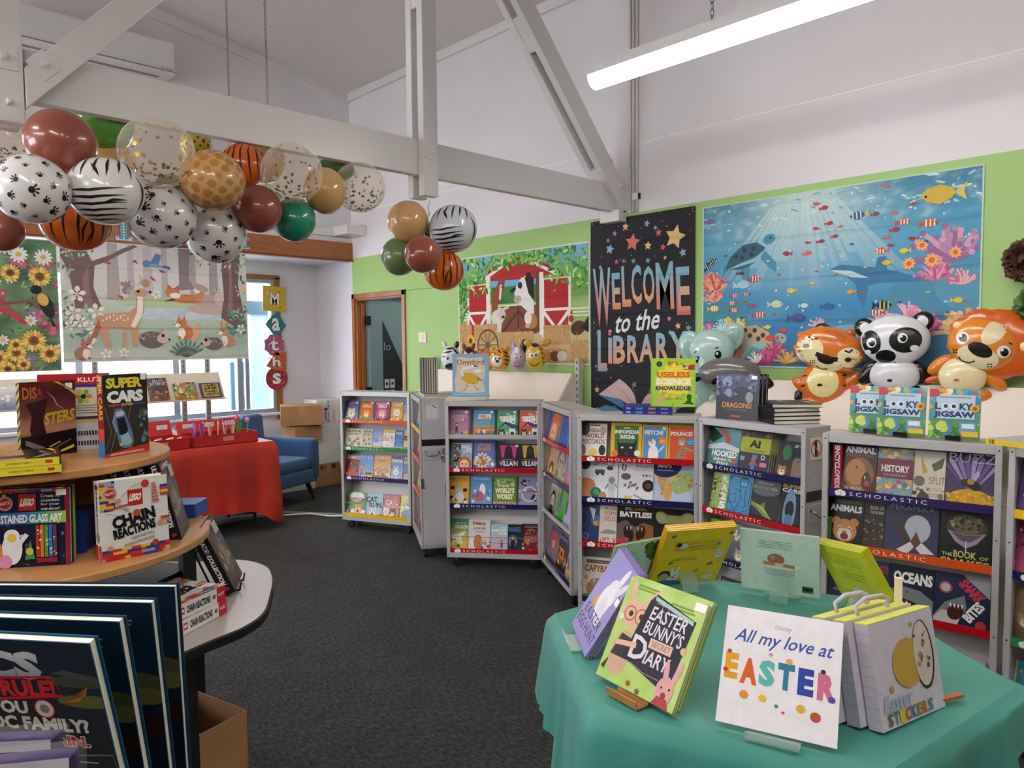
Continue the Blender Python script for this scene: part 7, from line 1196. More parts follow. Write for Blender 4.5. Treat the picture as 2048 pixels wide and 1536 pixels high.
# red table
M_red = mat('red_plastic_cloth', '#cf3a22', .35, var=.10, vscale=3, bump=.35, bscale=14, sub='#a82420')
M_legk = mat('table_leg_black', '#161617', .45)
TX0, TX1, TY0, TY1, TZ = 1.30, 2.78, 5.70, 6.38, .72
tt = thing('folding_table', 'trestle table hidden under the red plastic cloth', 'table', ((TX0+TX1)/2, (TY0+TY1)/2, 0))
MB().box(TX0-2.04+.02, -.32, TZ-.03, TX1-2.04-.02, .32, TZ-.004).build('table_top', M_post, tt)
for sx in (-.62, .58):
    for sy in (-.26, .26): MB().tube([(sx, sy, 0), (sx, sy, TZ-.03)], .014, 8).build('leg', M_legk, tt)
def drape(name, corners, z, hem, label, m, rnd=.05, waves=9, amp=.02, seed=1, cat='tablecloth', flare=.02, cornerdrop=.1):
    """cloth laid over a polygonal top: flat top, rounded edge, hanging folded skirt"""
    R = random.Random(seed); n = len(corners); per = []
    for i in range(n):
        a_, b_ = Vector(corners[i]), Vector(corners[(i+1) % n]); k = max(8, int((b_-a_).length/.022))
        for j in range(k): per.append((a_.lerp(b_, j/k), j/k, i))
    N = len(per); c = sum((p[0] for p in per), Vector((0, 0)))/N; vs = []; rows = 16
    for r in range(6):
        f = 1-(1-r/5)**1.0
        for p, t, i in per: q = c.lerp(p, f*.985); vs.append((q.x, q.y, z+.0006+.0015*noise.noise(Vector((q.x*6, q.y*6, seed)))+.001))
    for r in range(1, rows+1):
        s_ = r/rows
        for k, (p, t, i) in enumerate(per):
            a_, b_ = per[k-1][0], per[(k+1) % N][0]; d = (b_-a_).normalized(); o = Vector((d.y, -d.x))
            if o.dot(p-c) < 0: o = -o
            near = min(t, 1-t); cf = math.exp(-(near/.10)**2); ph = k/N*2*pi*waves
            h = hem(i, t) if callable(hem) else hem
            drop = h*s_+cornerdrop*cf*s_; wv = amp*s_*(sin(ph+1.7*sin(ph*.37+seed))+.5*sin(2.3*ph+seed))*(1-.3*cf)+flare*s_+.03*cf*s_
            e = .012+.006*min(1, s_*5)
            vs.append((p.x+o.x*(e+wv), p.y+o.y*(e+wv), z+.001-drop-(.006 if r == 1 else 0)))
    vs[6*N:6*N] = vs[5*N:6*N]   # second ring at the table edge keeps the fold crisp
    fs = [(r*N+k, r*N+(k+1) % N, (r+1)*N+(k+1) % N, (r+1)*N+k) for r in range(6+rows) if r != 5 for k in range(N)]
    return tag(MB().add(vs, fs).build(name, m, smooth=True), label, cat)
drape('tablecloth', [(TX0, TY0), (TX1, TY0), (TX1, TY1), (TX0, TY1)], TZ, lambda i, t: .54, 'red plastic cloth draped over the table by the window', M_red, waves=13, amp=.012, seed=3, cornerdrop=.13)
# red pencil boxes
M_rbox = mat('red_card', '#b51418', .3, coat=.2)
def penbox(x0, x1, y0, y1, h, rz, label, lidh):
    cx, cy = (x0+x1)/2, (y0+y1)/2; w2, d2 = (x1-x0)/2, (y1-y0)/2
    t = thing('stationery_box', label, 'box', (cx, cy, TZ+.004), rz, 'red stationery boxes'); q = .004
    for nm, a_ in (('front_wall', (-w2, -d2, 0, w2, -d2+q, h)), ('back_wall', (-w2, d2-q, 0, w2, d2, h)), ('side_wall', (-w2, -d2, 0, -w2+q, d2, h)), ('side_wall', (w2-q, -d2, 0, w2, d2, h)), ('floor_panel', (-w2, -d2, 0, w2, d2, q)), ('divider', (-w2*.3, -d2, 0, -w2*.3+q, d2, h*.8)), ('divider', (w2*.3, -d2, 0, w2*.3+q, d2, h*.8))): MB().box(*a_).build(nm, M_rbox, t)
    slab(-w2, w2, d2, h, d2+.05, h+lidh, .004).build('lid', M_rbox, t)
    a = Art(.09, .035, '#d8848c'); a.build('label', MATTEINK, t, 'front', -d2-.0005, 1e-4, (w2*.05, h*.35))
    for i in range(3): a = Art(.085, .035, '#e4dcdc'); a.lines(.2, .3, .8, .7, 1, '#b0a0a0', .1); a.build('price_label', MATTEINK, t, off=(-w2*.66+w2*.66*i, h+lidh*.4), y0=d2+.016, dz=1e-4)
    return (cx, cy, w2, d2, rz)
b1 = penbox(1.66, 2.10, 5.74, 6.04, .085, .07, 'left red open stationery box of small erasers', .11)
b2 = penbox(2.13, 2.66, 5.76, 6.06, .085, .05, 'right red open stationery box filled with pencils', .09)
R = random.Random(8)
def pencil(cx, cy, z, ln, col, lab, lean, top=None):
    t = thing('pencil', lab, 'pencil', (cx, cy, z), R.uniform(0, 6), 'pencils in the red box'); e = Vector((lean[0], lean[1], 1)).normalized()*ln
    MB().tube([(0, 0, 0), e], .0045, 6).build('shaft', mat('pencil_'+col.strip('#'), col, .25, coat=.5), t); MB().tube([e, e*1.06], .005, 6).build('eraser', mat('eraser_'+(top or '#e8e4dc').strip('#'), top or '#e8e4dc', .6), t)
PC = [('#6a5ac0', 'violet'), ('#5a48b0', 'deep violet'), ('#8a7ad0', 'lavender'), ('#3f4aa8', 'indigo'), ('#a070c8', 'mauve'), ('#c86aa8', 'magenta'), ('#d8a8c8', 'pale pink'), ('#e0d8b0', 'cream'), ('#d8c44a', 'gold'), ('#e8d890', 'light gold'), ('#d0c8b8', 'beige'), ('#e8e6e0', 'white'), ('#b8a8c0', 'grey lilac'), ('#c890a0', 'rose'), ('#d8b8b0', 'peach'), ('#b0c0c8', 'pale blue'), ('#e4dcc8', 'ivory'), ('#c8a0b8', 'dusty pink'), ('#3f9a4a', 'green'), ('#4fae54', 'grass green'), ('#2f8a44', 'deep green'), ('#60b860', 'light green')]
for i, (c, nm) in enumerate(PC):
    x = 2.19+.44*i/len(PC); pencil(x, 5.86+.05*(i % 3), TZ+.010, .15+.02*(i % 4)/3, c, nm+' pencil standing in the right red box', (R.uniform(-.15, .15), R.uniform(-.05, .2)), ['#e8e4dc', '#d8607c', '#58a8b8'][i % 3])
for i, (c, nm, dx) in enumerate((('#d8607c', 'red', 0), ('#58b0c0', 'turquoise', .035), ('#d890b8', 'pink', .085))):
    o = MB(); o.ell(0, 0, 0, .022, .022, .022, 12, 8); q = o.build('flower_topper', mat('topper_'+nm, c, .6), smooth=True, loc=(2.53+dx, 5.86, TZ+.19+.012*(1-i)))
    MB().tube([(0, 0, -.02), (.0, .0, -.165)], .004, 6).build('stem', mat('pencil_3f9a4a', '#3f9a4a', .3), q); tag(q, nm+' flower topped pencil in the right red box', 'pencil', 'flower pencils')
for i in range(9):
    c = ['#e8e6e2', '#1c1c1e', '#d8d4cc', '#b83a34', '#e0b8a8', '#8a8a90', '#e6e2da', '#c8a04c', '#d0d4d8'][i]; nm = ['white', 'black', 'ivory', 'crimson', 'peach', 'grey', 'pearl', 'mustard', 'silver'][i]
    o = MB().ell(0, 0, 0, .022, .018, .016, 12, 8).build('eraser', mat('novelty_'+nm, c, .5), smooth=True, loc=(1.72+.042*i, 5.82+.06*(i % 2), TZ+.072)); MB().ell(.012, 0, .012, .008, .008, .008, 8, 6).build('bump', mat('novelty_'+nm, c, .5), o, smooth=True)
    tag(o, nm+' novelty eraser in the left red box', 'eraser', 'novelty erasers')
tag(MB().box(1.68, 5.77, TZ+.010, 2.08, 6.01, TZ+.052).build('eraser_pile', mat('eraser_pile', '#a89890', .7, var=.5, vscale=60, bump=.8, bscale=80)), 'heap of tiny erasers filling the left red box', 'erasers', kind='stuff')
# armchair
M_blue2 = mat('armchair_blue_fabric', '#2b527e', .85, var=.12, vscale=90, bump=.25, bscale=220, sheen=.2)
ac_ = thing('armchair', 'blue upholstered armchair with dark legs beside the red table', 'armchair', (3.13, 6.62, 0), rad(22))
def cush(nm, x0, y0, z0, x1, y1, z1, bev=.03, tilt=None):
    o = MB().box(x0, y0, z0, x1, y1, z1).build(nm, M_blue2, ac_, bev=bev); o.modifiers[0].segments = 4
    for p_ in o.data.polygons: p_.use_smooth = True
    if tilt: o.rotation_euler = (tilt, 0, 0)
    return o
cush('seat_base', -.33, -.34, .18, .33, .30, .31, .02); cush('seat_cushion', -.255, -.335, .305, .255, .22, .43, .045)
cush('arm', -.37, -.35, .20, -.255, .30, .60, .04); cush('arm', .255, -.35, .20, .37, .30, .60, .04)
bk = cush('backrest', -.30, .20, .30, .30, .34, .86, .05, -.10)
for x in (-.09, .09): MB().lathe([(.012, 0), (.010, .006), (0, .008)], 10, M=Matrix.Translation((x, .20, .66)) @ Matrix.Rotation(pi/2, 4, 'X')).build('button', M_blue2, bk)
for sx, sy in ((-1, -1), (1, -1), (-1, 1), (1, 1)): MB().tube([(sx*.27, sy*.25, .19), (sx*.32, sy*.30, .0)], [.026, .016], 10).build('leg', mat('chair_leg_dark', '#17120f', .4), ac_)
# cartons
M_card = mat('cardboard_brown', '#a87b50', .8, var=.08, vscale=8); M_wcard = mat('cardboard_white', '#dcd9d8', .7, var=.03)
def carton(x0, y0, z0, w, d, h, label, m=M_card, rz=0, art=None, tape=True, name='carton'):
    o = MB().box(-w/2, -d/2, 0, w/2, d/2, h).build(name, m, loc=(x0, y0, z0), rot=(0, 0, rz), bev=.003)
    for sy in (-1, 1): MB().box(-w/2+.002, (0 if sy > 0 else -d/2)+.003, h, w/2-.002, (d/2 if sy > 0 else 0)-.003, h+.004).build('flap', m, o)
    if tape: MB().box(-.03, -d/2-.0008, h*.55, .03, -d/2, h).build('tape', mat('parcel_tape', '#b58d60', .25), o)
    if art: a = Art(w, h); art(a); a.build('print', MATTEINK, o, 'front', -d/2, 1e-4)
    return tag(o, label, 'box', 'cartons stacked in the alcove')
carton(3.98, 7.18, 0, .46, .42, .235, 'brown carton at the floor of the corner stack', rz=.05, art=lambda a: (a.rect(.3, .78, .36, .95, '#3a2a1c'), a.rect(.4, .8, .44, .93, '#3a2a1c'), a.rect(.6, .76, .7, .96, '#2a1e14')))
carton(4.02, 7.17, .24, .40, .40, .21, 'lower white carton of the corner stack', M_wcard, .03, tape=False); carton(4.02, 7.18, .455, .40, .40, .205, 'upper white carton of the corner stack', M_wcard, .0, tape=False)
carton(4.07, 7.22, .665, .27, .3, .245, 'white printed carton standing on top of the corner stack', M_wcard, -.04, art=lambda a: (a.text('Book Fairs', .5-.42, .5-.05, .5+.42, .5+.05, '#2a3a5c', .02, rot=pi/2), a.rect(.36, .1, .42, .5, '#b03a34'), a.circ(.4, .6, .07, '#24406c'), *[a.rect(.7+.03*i, .05, .71+.03*i, .55, '#8a8688') for i in range(4)]), tape=False)
carton(3.62, 7.12, 0, .40, .36, .5, 'white carton on the floor behind the armchair', M_wcard, 0, tape=False); carton(3.76, 7.10, .505, .30, .34, .155, 'small brown carton under the tilted brown carton', rz=-.05, tape=False)
carton(3.75, 7.08, .675, .42, .34, .20, 'tilted open brown carton on top behind the armchair', rz=-.45)
# ------------------------------------------------------------------ balloons
def at(px, py, depth):
    """point at a given distance in front of the viewer along a measured direction"""
    c = Vector(((px-1024)/1463, -(py-768)/1463, -1.0))*depth
    return Vector((sum(RX[0][i]*c[i] for i in range(3)), sum(RX[1][i]*c[i] for i in range(3)), 1.52+sum(RX[2][i]*c[i] for i in range(3))))
def latex(name, col, rough=.22): return mat(name, col, rough, coat=.5, spec=.5, var=.03, vscale=4)
LAT = {'brown': latex('latex_brown', '#8f4a3a', .25), 'green': latex('latex_green', '#4f8f2e'), 'orange': latex('latex_orange', '#d4610f'), 'white': latex('latex_white', '#dedcda'), 'tan': latex('latex_tan', '#d2a46c'), 'olive': latex('latex_olive', '#63794a', .3), 'teal': latex('latex_teal', '#1f8a6c'), 'yellow': latex('latex_yellow', '#e0c21c'), 'lilac': latex('latex_pale_grey', '#c9cdd4'), 'dkgreen': latex('latex_dark_green', '#3a6a24'), 'cream': latex('latex_cream', '#efe4d8')}
M_clear = glassmat('latex_clear', '#faf6ee', .07, .10, .42)
M_conf = mat('confetti_foil', '#8f7a45', .3, metal=.7); M_gold = mat('confetti_gold', '#d8b23c', .25, metal=.8)
M_ribbon = mat('silver_ribbon', '#d8d8da', .15, metal=.9)
def sph(lon, lat): return Vector((sin(lon)*cos(lat), -cos(lon)*cos(lat), sin(lat)))
def balloon(px, py, rx, ry, dd, style, label, knot=(0, .35, .94), spin=0):
    c0 = Vector((px-1024, 0, -1463)); dep = 3.2
    d = at(px, py, 1.0)-Vector((0, 0, 1.52)); depth = (3.17/d.y if px < 770 else 3.98)+dd
    p = at(px, py, depth); k = depth/1463; rx, rz = rx*k, ry*k; rm = (rx+rz)/2
    base, pr = style if isinstance(style, tuple) else (style, None)
    t = thing('balloon', label, 'balloon', p, atan2(p.y, p.x)-pi/2+spin, 'balloons hung from the roof truss')
    kn = Vector(knot).normalized()
    def shp(q):
        u = q.normalized(); a = max(0, u.dot(kn)); return q*(1+.05*a**3)
    n = 36; b = MB().ell(0, 0, 0, rx, rm, rz, n, 22, fn=shp); clear = base == 'clear'
    o = b.build('skin', M_clear if clear else LAT[base], t, smooth=True)
    K = kn*Vector((rx*abs(kn.x), rm*abs(kn.y), rz*abs(kn.z))).length*1.05 if False else kn*rm*1.06
    e = kn*.028; kb = MB().tube([K-e*.6, K, K+e*.35, K+e*.5, K+e*.9], [rm*.08, .008, .006, .009, .014], 10); kb.build('knot', M_clear if clear else LAT[base], t, smooth=True)
    B = MB(); R = random.Random(int(px*7+py))
    def surf(v, f=1.006):
        v = v.normalized(); q = shp(Vector((v.x*rx, v.y*rm, v.z*rz))); return q*f
    def blob(cdir, pts, f=1.006, m=0):
        z = cdir; x = z.cross(Vector((0, 0, 1))); x = x.normalized() if x.length > .05 else Vector((1, 0, 0)); y = z.cross(x)
        vs = [surf(z, f)]+[surf(z+x*u+y*v, f) for u, v in pts]; n_ = len(pts); B.add(vs, [(0, 1+i, 1+(i+1) % n_) for i in range(n_)], m)
    def el(cx, cy, a, b_, r=0, n_=9): return [(cx+a*cos(t_)*cos(r)-b_*sin(t_)*sin(r), cy+a*cos(t_)*sin(r)+b_*sin(t_)*cos(r)) for t_ in [2*pi*i/n_ for i in range(n_)]]
    def stripe(pts, wd, f=1.006):
        V = [Vector(p_) for p_ in pts]; D = []
        for a_, b_ in zip(V, V[1:]): D += [a_.lerp(b_, i/5) for i in range(5)]
        D.append(V[-1]); m_ = len(D); vs = []
        for i, q in enumerate(D):
            dr = (D[min(i+1, m_-1)]-D[max(i-1, 0)]).normalized(); nn = Vector((-dr.y, dr.x))*wd/2*sin(pi*max(.05, min(.95, i/(m_-1))))
            for e_ in (q+nn, q-nn): vs.append(surf(sph(e_.x, e_.y), f))
        B.add(vs, [(2*i, 2*i+1, 2*i+3, 2*i+2) for i in range(m_-1)])
    if pr == 'paw':
        for i in range(62):
            zz = 1-2*(i+.5)/62; a = i*2.39996; s = R.choice([.085, .10, .115, .13, .18]); rr = R.uniform(0, 6); dv = Vector((sqrt(1-zz*zz)*cos(a), sqrt(1-zz*zz)*sin(a), zz))
            co, si = cos(rr), sin(rr)
            blob(dv, el(0, 0, s*.55, s*.45, rr))
            for j in range(4):
                an = -1.05+.7*j; x_, y_ = sin(an)*s*.95, cos(an)*s*.95; blob(dv, el(x_*co-y_*si, x_*si+y_*co, s*.16, s*.24, rr-an, 7))
    elif pr == 'zebra':
        for q in range(2):
            L0 = q*pi
            for i in range(7):
                lo = L0-1.2+.4*i; stripe([(lo*1.0+(lo-L0)*.5, 1.25), (lo, .75), (lo-(lo-L0)*.15, .28+.14*(i % 2))], .10)
            stripe([(L0-.15, .75), (L0+.05, .5), (L0+.16, .26)], .09)
            for i in range(6): stripe([(L0-.75-.08*i, -.12-.19*i), (L0-.1, -.16-.2*i), (L0+.75+.08*i, -.02-.2*i)], .085)
            stripe([(L0+.1, -.58), (L0+.5, -.40), (L0+.9, -.36)], .075)
            for i in range(3): stripe([(L0+1.25+.1*i, .45-.25*i), (L0+1.5, .1-.25*i), (L0+1.6, -.4-.15*i)], .07)
    elif pr == 'tiger':
        for q in range(2):
            L0 = q*pi
            for i in range(8):
                lo = L0-1.35+.38*i; stripe([(lo+(lo-L0)*.4, 1.15), (lo+.1*sin(i), .5), (lo-.06, -.1-.2*(i % 2)), (lo+.06+(lo-L0)*.3, -1.05)], .085)
            stripe([(L0+.02, -.05), (L0+.18, -.45), (L0+.05, -1.0)], .09); stripe([(L0+.02, -.05), (L0-.14, -.45), (L0-.08, -1.0)], .08)
    elif pr == 'giraffe':
        for i in range(96):
            zz = 1-2*(i+.5)/96; a = i*2.39996; s = .17*R.uniform(.75, 1.15); blob(Vector((sqrt(1-zz*zz)*cos(a), sqrt(1-zz*zz)*sin(a), zz)), [(s*R.uniform(.7, 1.1)*cos(t_), s*R.uniform(.7, 1.1)*sin(t_)) for t_ in [2*pi*j/6 for j in range(6)]])
    elif pr == 'leopard':
        for i in range(90):
            zz = 1-2*(i+.5)/90; a = i*2.39996; s = .085*R.uniform(.6, 1.1); blob(Vector((sqrt(1-zz*zz)*cos(a), sqrt(1-zz*zz)*sin(a), zz)), [(s*R.uniform(.7, 1.2)*cos(t_), s*R.uniform(.9, 1.6)*sin(t_)) for t_ in [2*pi*j/7 for j in range(7)]])
    elif pr in ('conf', 'gold'):
        for i in range(110):
            v = Vector((R.gauss(0, 1), R.gauss(0, 1), R.gauss(-.35 if i % 3 else -1.6, .8))).normalized(); blob(v, el(0, 0, .062, .062*R.uniform(.5, 1), R.uniform(0, 3), 8), .985)
    if B.f:
        mt = {'paw': M_black, 'zebra': M_black, 'tiger': M_black, 'leopard': M_black, 'giraffe': mat('giraffe_print', '#b9803c', .35), 'conf': M_conf, 'gold': M_gold}[pr]
        q = B.build('confetti' if clear else 'balloon_print', mt, t); q['kind'] = 'stuff'
    return t
BL = [
 (20, 292, 46, 44, .30, ('clear', 'conf'), 'clear confetti balloon at the far left behind the brown one'),
 (205, 250, 58, 56, .22, 'green', 'green balloon tucked under the truss beam beside the brown one'),
 (215, 325, 52, 46, .26, 'tan', 'tan balloon glimpsed between the zebra and clear balloons'),
 (392, 288, 30, 34, .34, ('yellow', 'leopard'), 'yellow leopard spot balloon behind the giraffe balloon'),
 (527, 322, 42, 44, .30, 'tan', 'tan balloon mostly hidden behind the tiger striped one'),
 (672, 338, 38, 26, .26, 'dkgreen', 'dark green balloon under the beam between two clear balloons'),
 (347, 385, 40, 36, .28, 'dkgreen', 'dark green balloon peeping out above the middle paw print balloon'),
 (122, 283, 66, 62, 0, 'brown', 'large brown balloon at the upper left of the garland'),
 (4, 462, 40, 40, .1, 'brown', 'brown balloon cut off by the left edge of the picture'),
 (152, 440, 67, 62, .12, ('orange', 'tiger'), 'orange tiger striped balloon hanging below the zebra balloon'),
 (63, 379, 71, 68, -.14, ('white', 'paw'), 'white paw print balloon at the left end of the garland'),
 (211, 383, 71, 66, -.14, ('white', 'zebra'), 'white zebra striped balloon in the middle of the garland left'),
 (314, 306, 73, 69, -.06, ('clear', 'gold'), 'big clear balloon full of golden confetti'),
 (323, 433, 67, 64, .02, ('white', 'paw'), 'white paw print balloon below the golden confetti balloon'),
 (430, 464, 60, 62, .14, ('white', 'paw'), 'white paw print balloon hanging lowest beside the brown one'),
 (426, 361, 62, 59, -.10, ('tan', 'giraffe'), 'tan giraffe patterned balloon in the garland'),
 (487, 331, 44, 43, .12, ('orange', 'tiger'), 'small orange tiger striped balloon under the beam'),
 (515, 418, 48, 47, .02, 'brown', 'brown balloon between paw print and teal balloons'),
 (584, 346, 61, 59, -.06, ('clear', 'conf'), 'clear balloon with a few confetti dots above the teal one'),
 (588, 440, 43, 43, .10, 'teal', 'teal green balloon hanging low in the garland'),
 (650, 382, 42, 46, .06, 'tan', 'plain tan balloon left of the end balloon'),
 (719, 375, 52, 49, .06, ('clear', 'conf'), 'clear confetti balloon at the right end of the garland'),
 (816, 443, 41, 41, -.02, 'tan', 'tan balloon at the top of the small cluster under the post'),
 (799, 513, 37, 38, .04, 'olive', 'olive green balloon at the left of the small cluster'),
 (888, 541, 40, 40, .02, ('orange', 'tiger'), 'orange tiger striped balloon at the bottom of the small cluster'),
 (906, 458, 48, 47, -.02, ('lilac', 'zebra'), 'pale grey zebra striped balloon at the right of the small cluster'),
 (846, 509, 37, 37, -.24, 'brown', 'brown balloon in front of the small cluster'),
 (858, 470, 18, 26, .18, 'dkgreen', 'dark green balloon hidden in the middle of the small cluster')]
for i, (px, py, rx, ry, dd, st, lab) in enumerate(BL):
    balloon(px, py, rx, ry, dd, st, lab, (.1*sin(i), .75, .6) if py < 400 else (.3, .75, .5), .4*sin(i*2.2))
# ribbons
for a_, b_, lab in (((255, 150, 3.05), (258, 245, 3.0), 'thin silver ribbon tying the garland to the truss beam'), ((858, 396, 3.98), (856, 470, 4.0), 'silver ribbon holding the small balloon cluster under the post')):
    p, q = at(*a_), at(*b_); n = 14
    pts = [p.lerp(q, i/n)+Vector((.004*sin(i*1.3), .004*cos(i*1.7), 0)) for i in range(n+1)]
    tag(MB().tube(pts, .0025, 5).build('ribbon', M_ribbon), lab, 'ribbon', 'ribbons on the truss')
# ------------------------------------------------------------------ grey wavy table and wooden carousel at the left
M_lam = mat('table_laminate_grey', '#a39a97', .35, var=.10, vscale=120, coat=.15); M_edge = mat('table_edge_black', '#121213', .45)
M_ply = mat('carousel_wood', '#b98450', .4, var=.16, vscale=5, stretch=(1, 14, 1), coat=.2); M_plyedge = mat('carousel_edge', '#a8763f', .45, var=.15, vscale=9)
def smooth_loop(P, k=6):
    n = len(P); out = []
    for i in range(n):
        p0, p1, p2, p3 = (Vector(P[(i+j) % n]) for j in (-1, 0, 1, 2))
        for j in range(k):
            t = j/k; out.append(tuple(.5*((2*p1)+(p2-p0)*t+(2*p0-5*p1+4*p2-p3)*t*t+(3*p1-p0-3*p2+p3)*t**3)))
    return out
LOOP = smooth_loop([(.35, 1.86), (.59, 1.915), (.75, 1.965), (.86, 1.995), (.95, 2.06), (1.04, 2.2), (1.12, 2.35), (1.165, 2.5), (1.13, 2.64), (1.0, 2.74), (.86, 2.9), (.72, 3.05), (.45, 3.15), (.15, 3.12), (-.12, 2.95), (-.25, 2.7), (-.27, 2.4), (-.15, 2.1), (.08, 1.9)])
gt = thing('wavy_table', 'grey laminate table with wavy black edge carrying the carousel', 'table', (.45, 2.5, 0))
def off(L, d): return [(x-.45, y-2.5, ) for x, y in L]
MB().prism(off(LOOP, 0), .6985, .72).build('table_top', M_lam, gt)
b = MB(); L2 = off(LOOP, 0); n = len(L2); vs = []
for i, (x, y) in enumerate(L2):
    a_, b_ = Vector(L2[i-1]), Vector(L2[(i+1) % n]); d = (b_-a_).normalized(); o = Vector((d.y, -d.x)); vs += [(x, y, .7205), (x+o.x*.006, y+o.y*.006, .717), (x+o.x*.006, y+o.y*.006, .694), (x, y, .69)]
b.add(vs, [(4*i+k, 4*i+k+1, 4*((i+1) % n)+k+1, 4*((i+1) % n)+k) for i in range(n) for k in range(3)]); b.build('edge_band', M_edge, gt)
for x, y in ((.275, -.44), (.50, .10), (-.5, .15), (-.35, -.4), (.0, .48)): MB().box(x-.022, y-.022, 0, x+.022, y+.022, .70).build('leg', M_legk, gt, bev=.004)
CX, CY = .47, 2.5
ca = thing('wooden_carousel', 'two tier round wooden book carousel on the grey table', 'display stand', (CX, CY, .721))
def tier(z, r):
    MB().lathe([(0, z), (r-.004, z), (r, z+.004), (r, z+.020), (r-.004, z+.024), (0, z+.024)], 72).build('round_shelf', M_ply, ca)
tier(.205, .47); tier(.455, .362)
for i in range(3):
    t = rad(-22+120*i); MB().box(.40*cos(t)-.02, .40*sin(t)-.02, 0, .40*cos(t)+.02, .40*sin(t)+.02, .205).build('black_leg', M_edge, ca)
for i in range(4):
    t = pi/4+pi/2*i; M = Matrix.Rotation(t, 4, 'Z'); MB().box(.04, -.009, .229, .30, .009, .455, M=M).build('divider', M_ply if i % 2 else mat('divider_red', '#a8402e', .5), ca)
MB().lathe([(.05, 0), (.05, .455)], 20).build('column', M_ply, ca)
Z1, Z2 = .721+.2295, .721+.4795
def hazard(a, ang=1):
    a.rect(0, 0, 1, 1, '#e8d63a')
    for i in range(9): y = -.06+.125*i; a.poly([(0, y), (1, y+.09), (1, y+.145), (0, y+.055)], K_)
def disas(a):
    g = ramp([(0, '#1c1216'), (.25, '#3a2224'), (.35, '#c09070'), (.55, '#7a4038'), (.8, '#4a2026'), (1, '#5a1c1c')]); a.grid(6, 18, lambda x, y: mixc(g(y), lin('#8a5a50'), .4*max(0, noise.noise(Vector((x*5, y*6, 9))))))
    a.poly([(.16, .36), (.2, .55), (.1, .72), (.5, .78), (.4, .5), (.46, .25), (.2, .25)], '#38191e'); a.poly([(0, .28), (.4, .30), (1, .34), (1, 0), (0, 0)], '#1b1214')
    a.text('DIS', .05, .78, .30, .94, '#c0602a', .03); a.text('A', .31, .82, .40, .92, '#a8482a', .02); a.text('STERS', .42, .44, .98, .60, '#c8a83c', .04, shear=.25, rot=.12); a.stroke([(.48, .87), (.6, .78), (.66, .68), (.78, .62)], .012, '#e8d8c0', True)
    a.poly([(.08, .24), (.42, .12), (.4, .05), (.08, .17)], '#7c7470'); a.rect(.32, .025, .68, .05, '#b8303a'); a.stroke([(.5, .12), (.7, .18)], .02, '#cfc0a0'); a.stroke([(.6, .1), (.9, .2)], .02, '#8a7040'); a.poly([(.7, .03), (.95, .08), (.95, .12), (.7, .06)], '#d8c83a')
    sticker(a, .88, .93); a.poly([(.6, 1), (.7, 1), (1, .8), (1, .86)], '#c8a83c')
for i in range(2):
    book(.152, .216, .018, '#2a1618', disas, ['dark red disasters book with hazard striped spine standing on the top tier', 'second disasters book close behind the first'][i], (.506+.006*i, 2.470+.022*i, Z2), rad(14), -.02, hard=True, name='hardback_book', spine=hazard, group='hazard striped hardbacks')
spd = lambda a: (a.rect(0, 0, 1, 1, '#e8d63a'), *[a.poly([(0, .60+.12*i), (1, .64+.12*i), (1, .70+.12*i), (0, .66+.12*i)], K_) for i in range(4)], a.text('DISASTERS', .5-1.3, .34-.009, .5+1.3, .34+.009, '#4a3c10', 0, rot=-pi/2), a.rect(.3, .06, .7, .12, '#b8402e'))
for i in range(2):
    stackbook(.20, .25, .0195, '#3a1c1e', disas, ['lower', 'upper'][i]+' disasters hardback lying flat with striped yellow spine outward', (.480-.004*i, 2.222, Z2+.0005+i*.020), rad(78), spine=spd, group='hazard striped hardbacks')
def klutzp(a):
    a.rect(0, 0, 1, 1, '#4a2f80'); a.rect(0, .86, 1, 1, '#b8262e'); a.text('KLUTZ', .55, .89, .95, .95, W_, .02); a.text('Kaleido', .1, .78, .5, .86, W_, .02); a.rect(.36, .44, .9, .82, '#d8cfc0'); a.petals(.62, .70, .13, ['#d8843a', '#6fae4a', '#c8c03a'], 6, .6, '#26201e', .3); a.lines(.42, .47, .82, .6, 4, '#6a5a50', .008); a.rect(0, .36, 1, .40, '#d8c24a'); a.rect(0, 0, 1, .36, '#cfcdd4'); a.circ(.12, .6, .12, '#7fae4a')
    for j in range(2): a.rect(.45, .06+.13*j, .85, .12+.13*j, '#3a3a40'); [a.rect(.47+.04*k, .06+.13*j, .48+.04*k, .12+.13*j, '#e4e2e6') for k in range(9)]
book(.19, .235, .03, '#b8262e', klutzp, 'purple and red craft kit book behind the racing car book', (.590, 2.53, Z2), rad(-16), .02, name='activity_book')
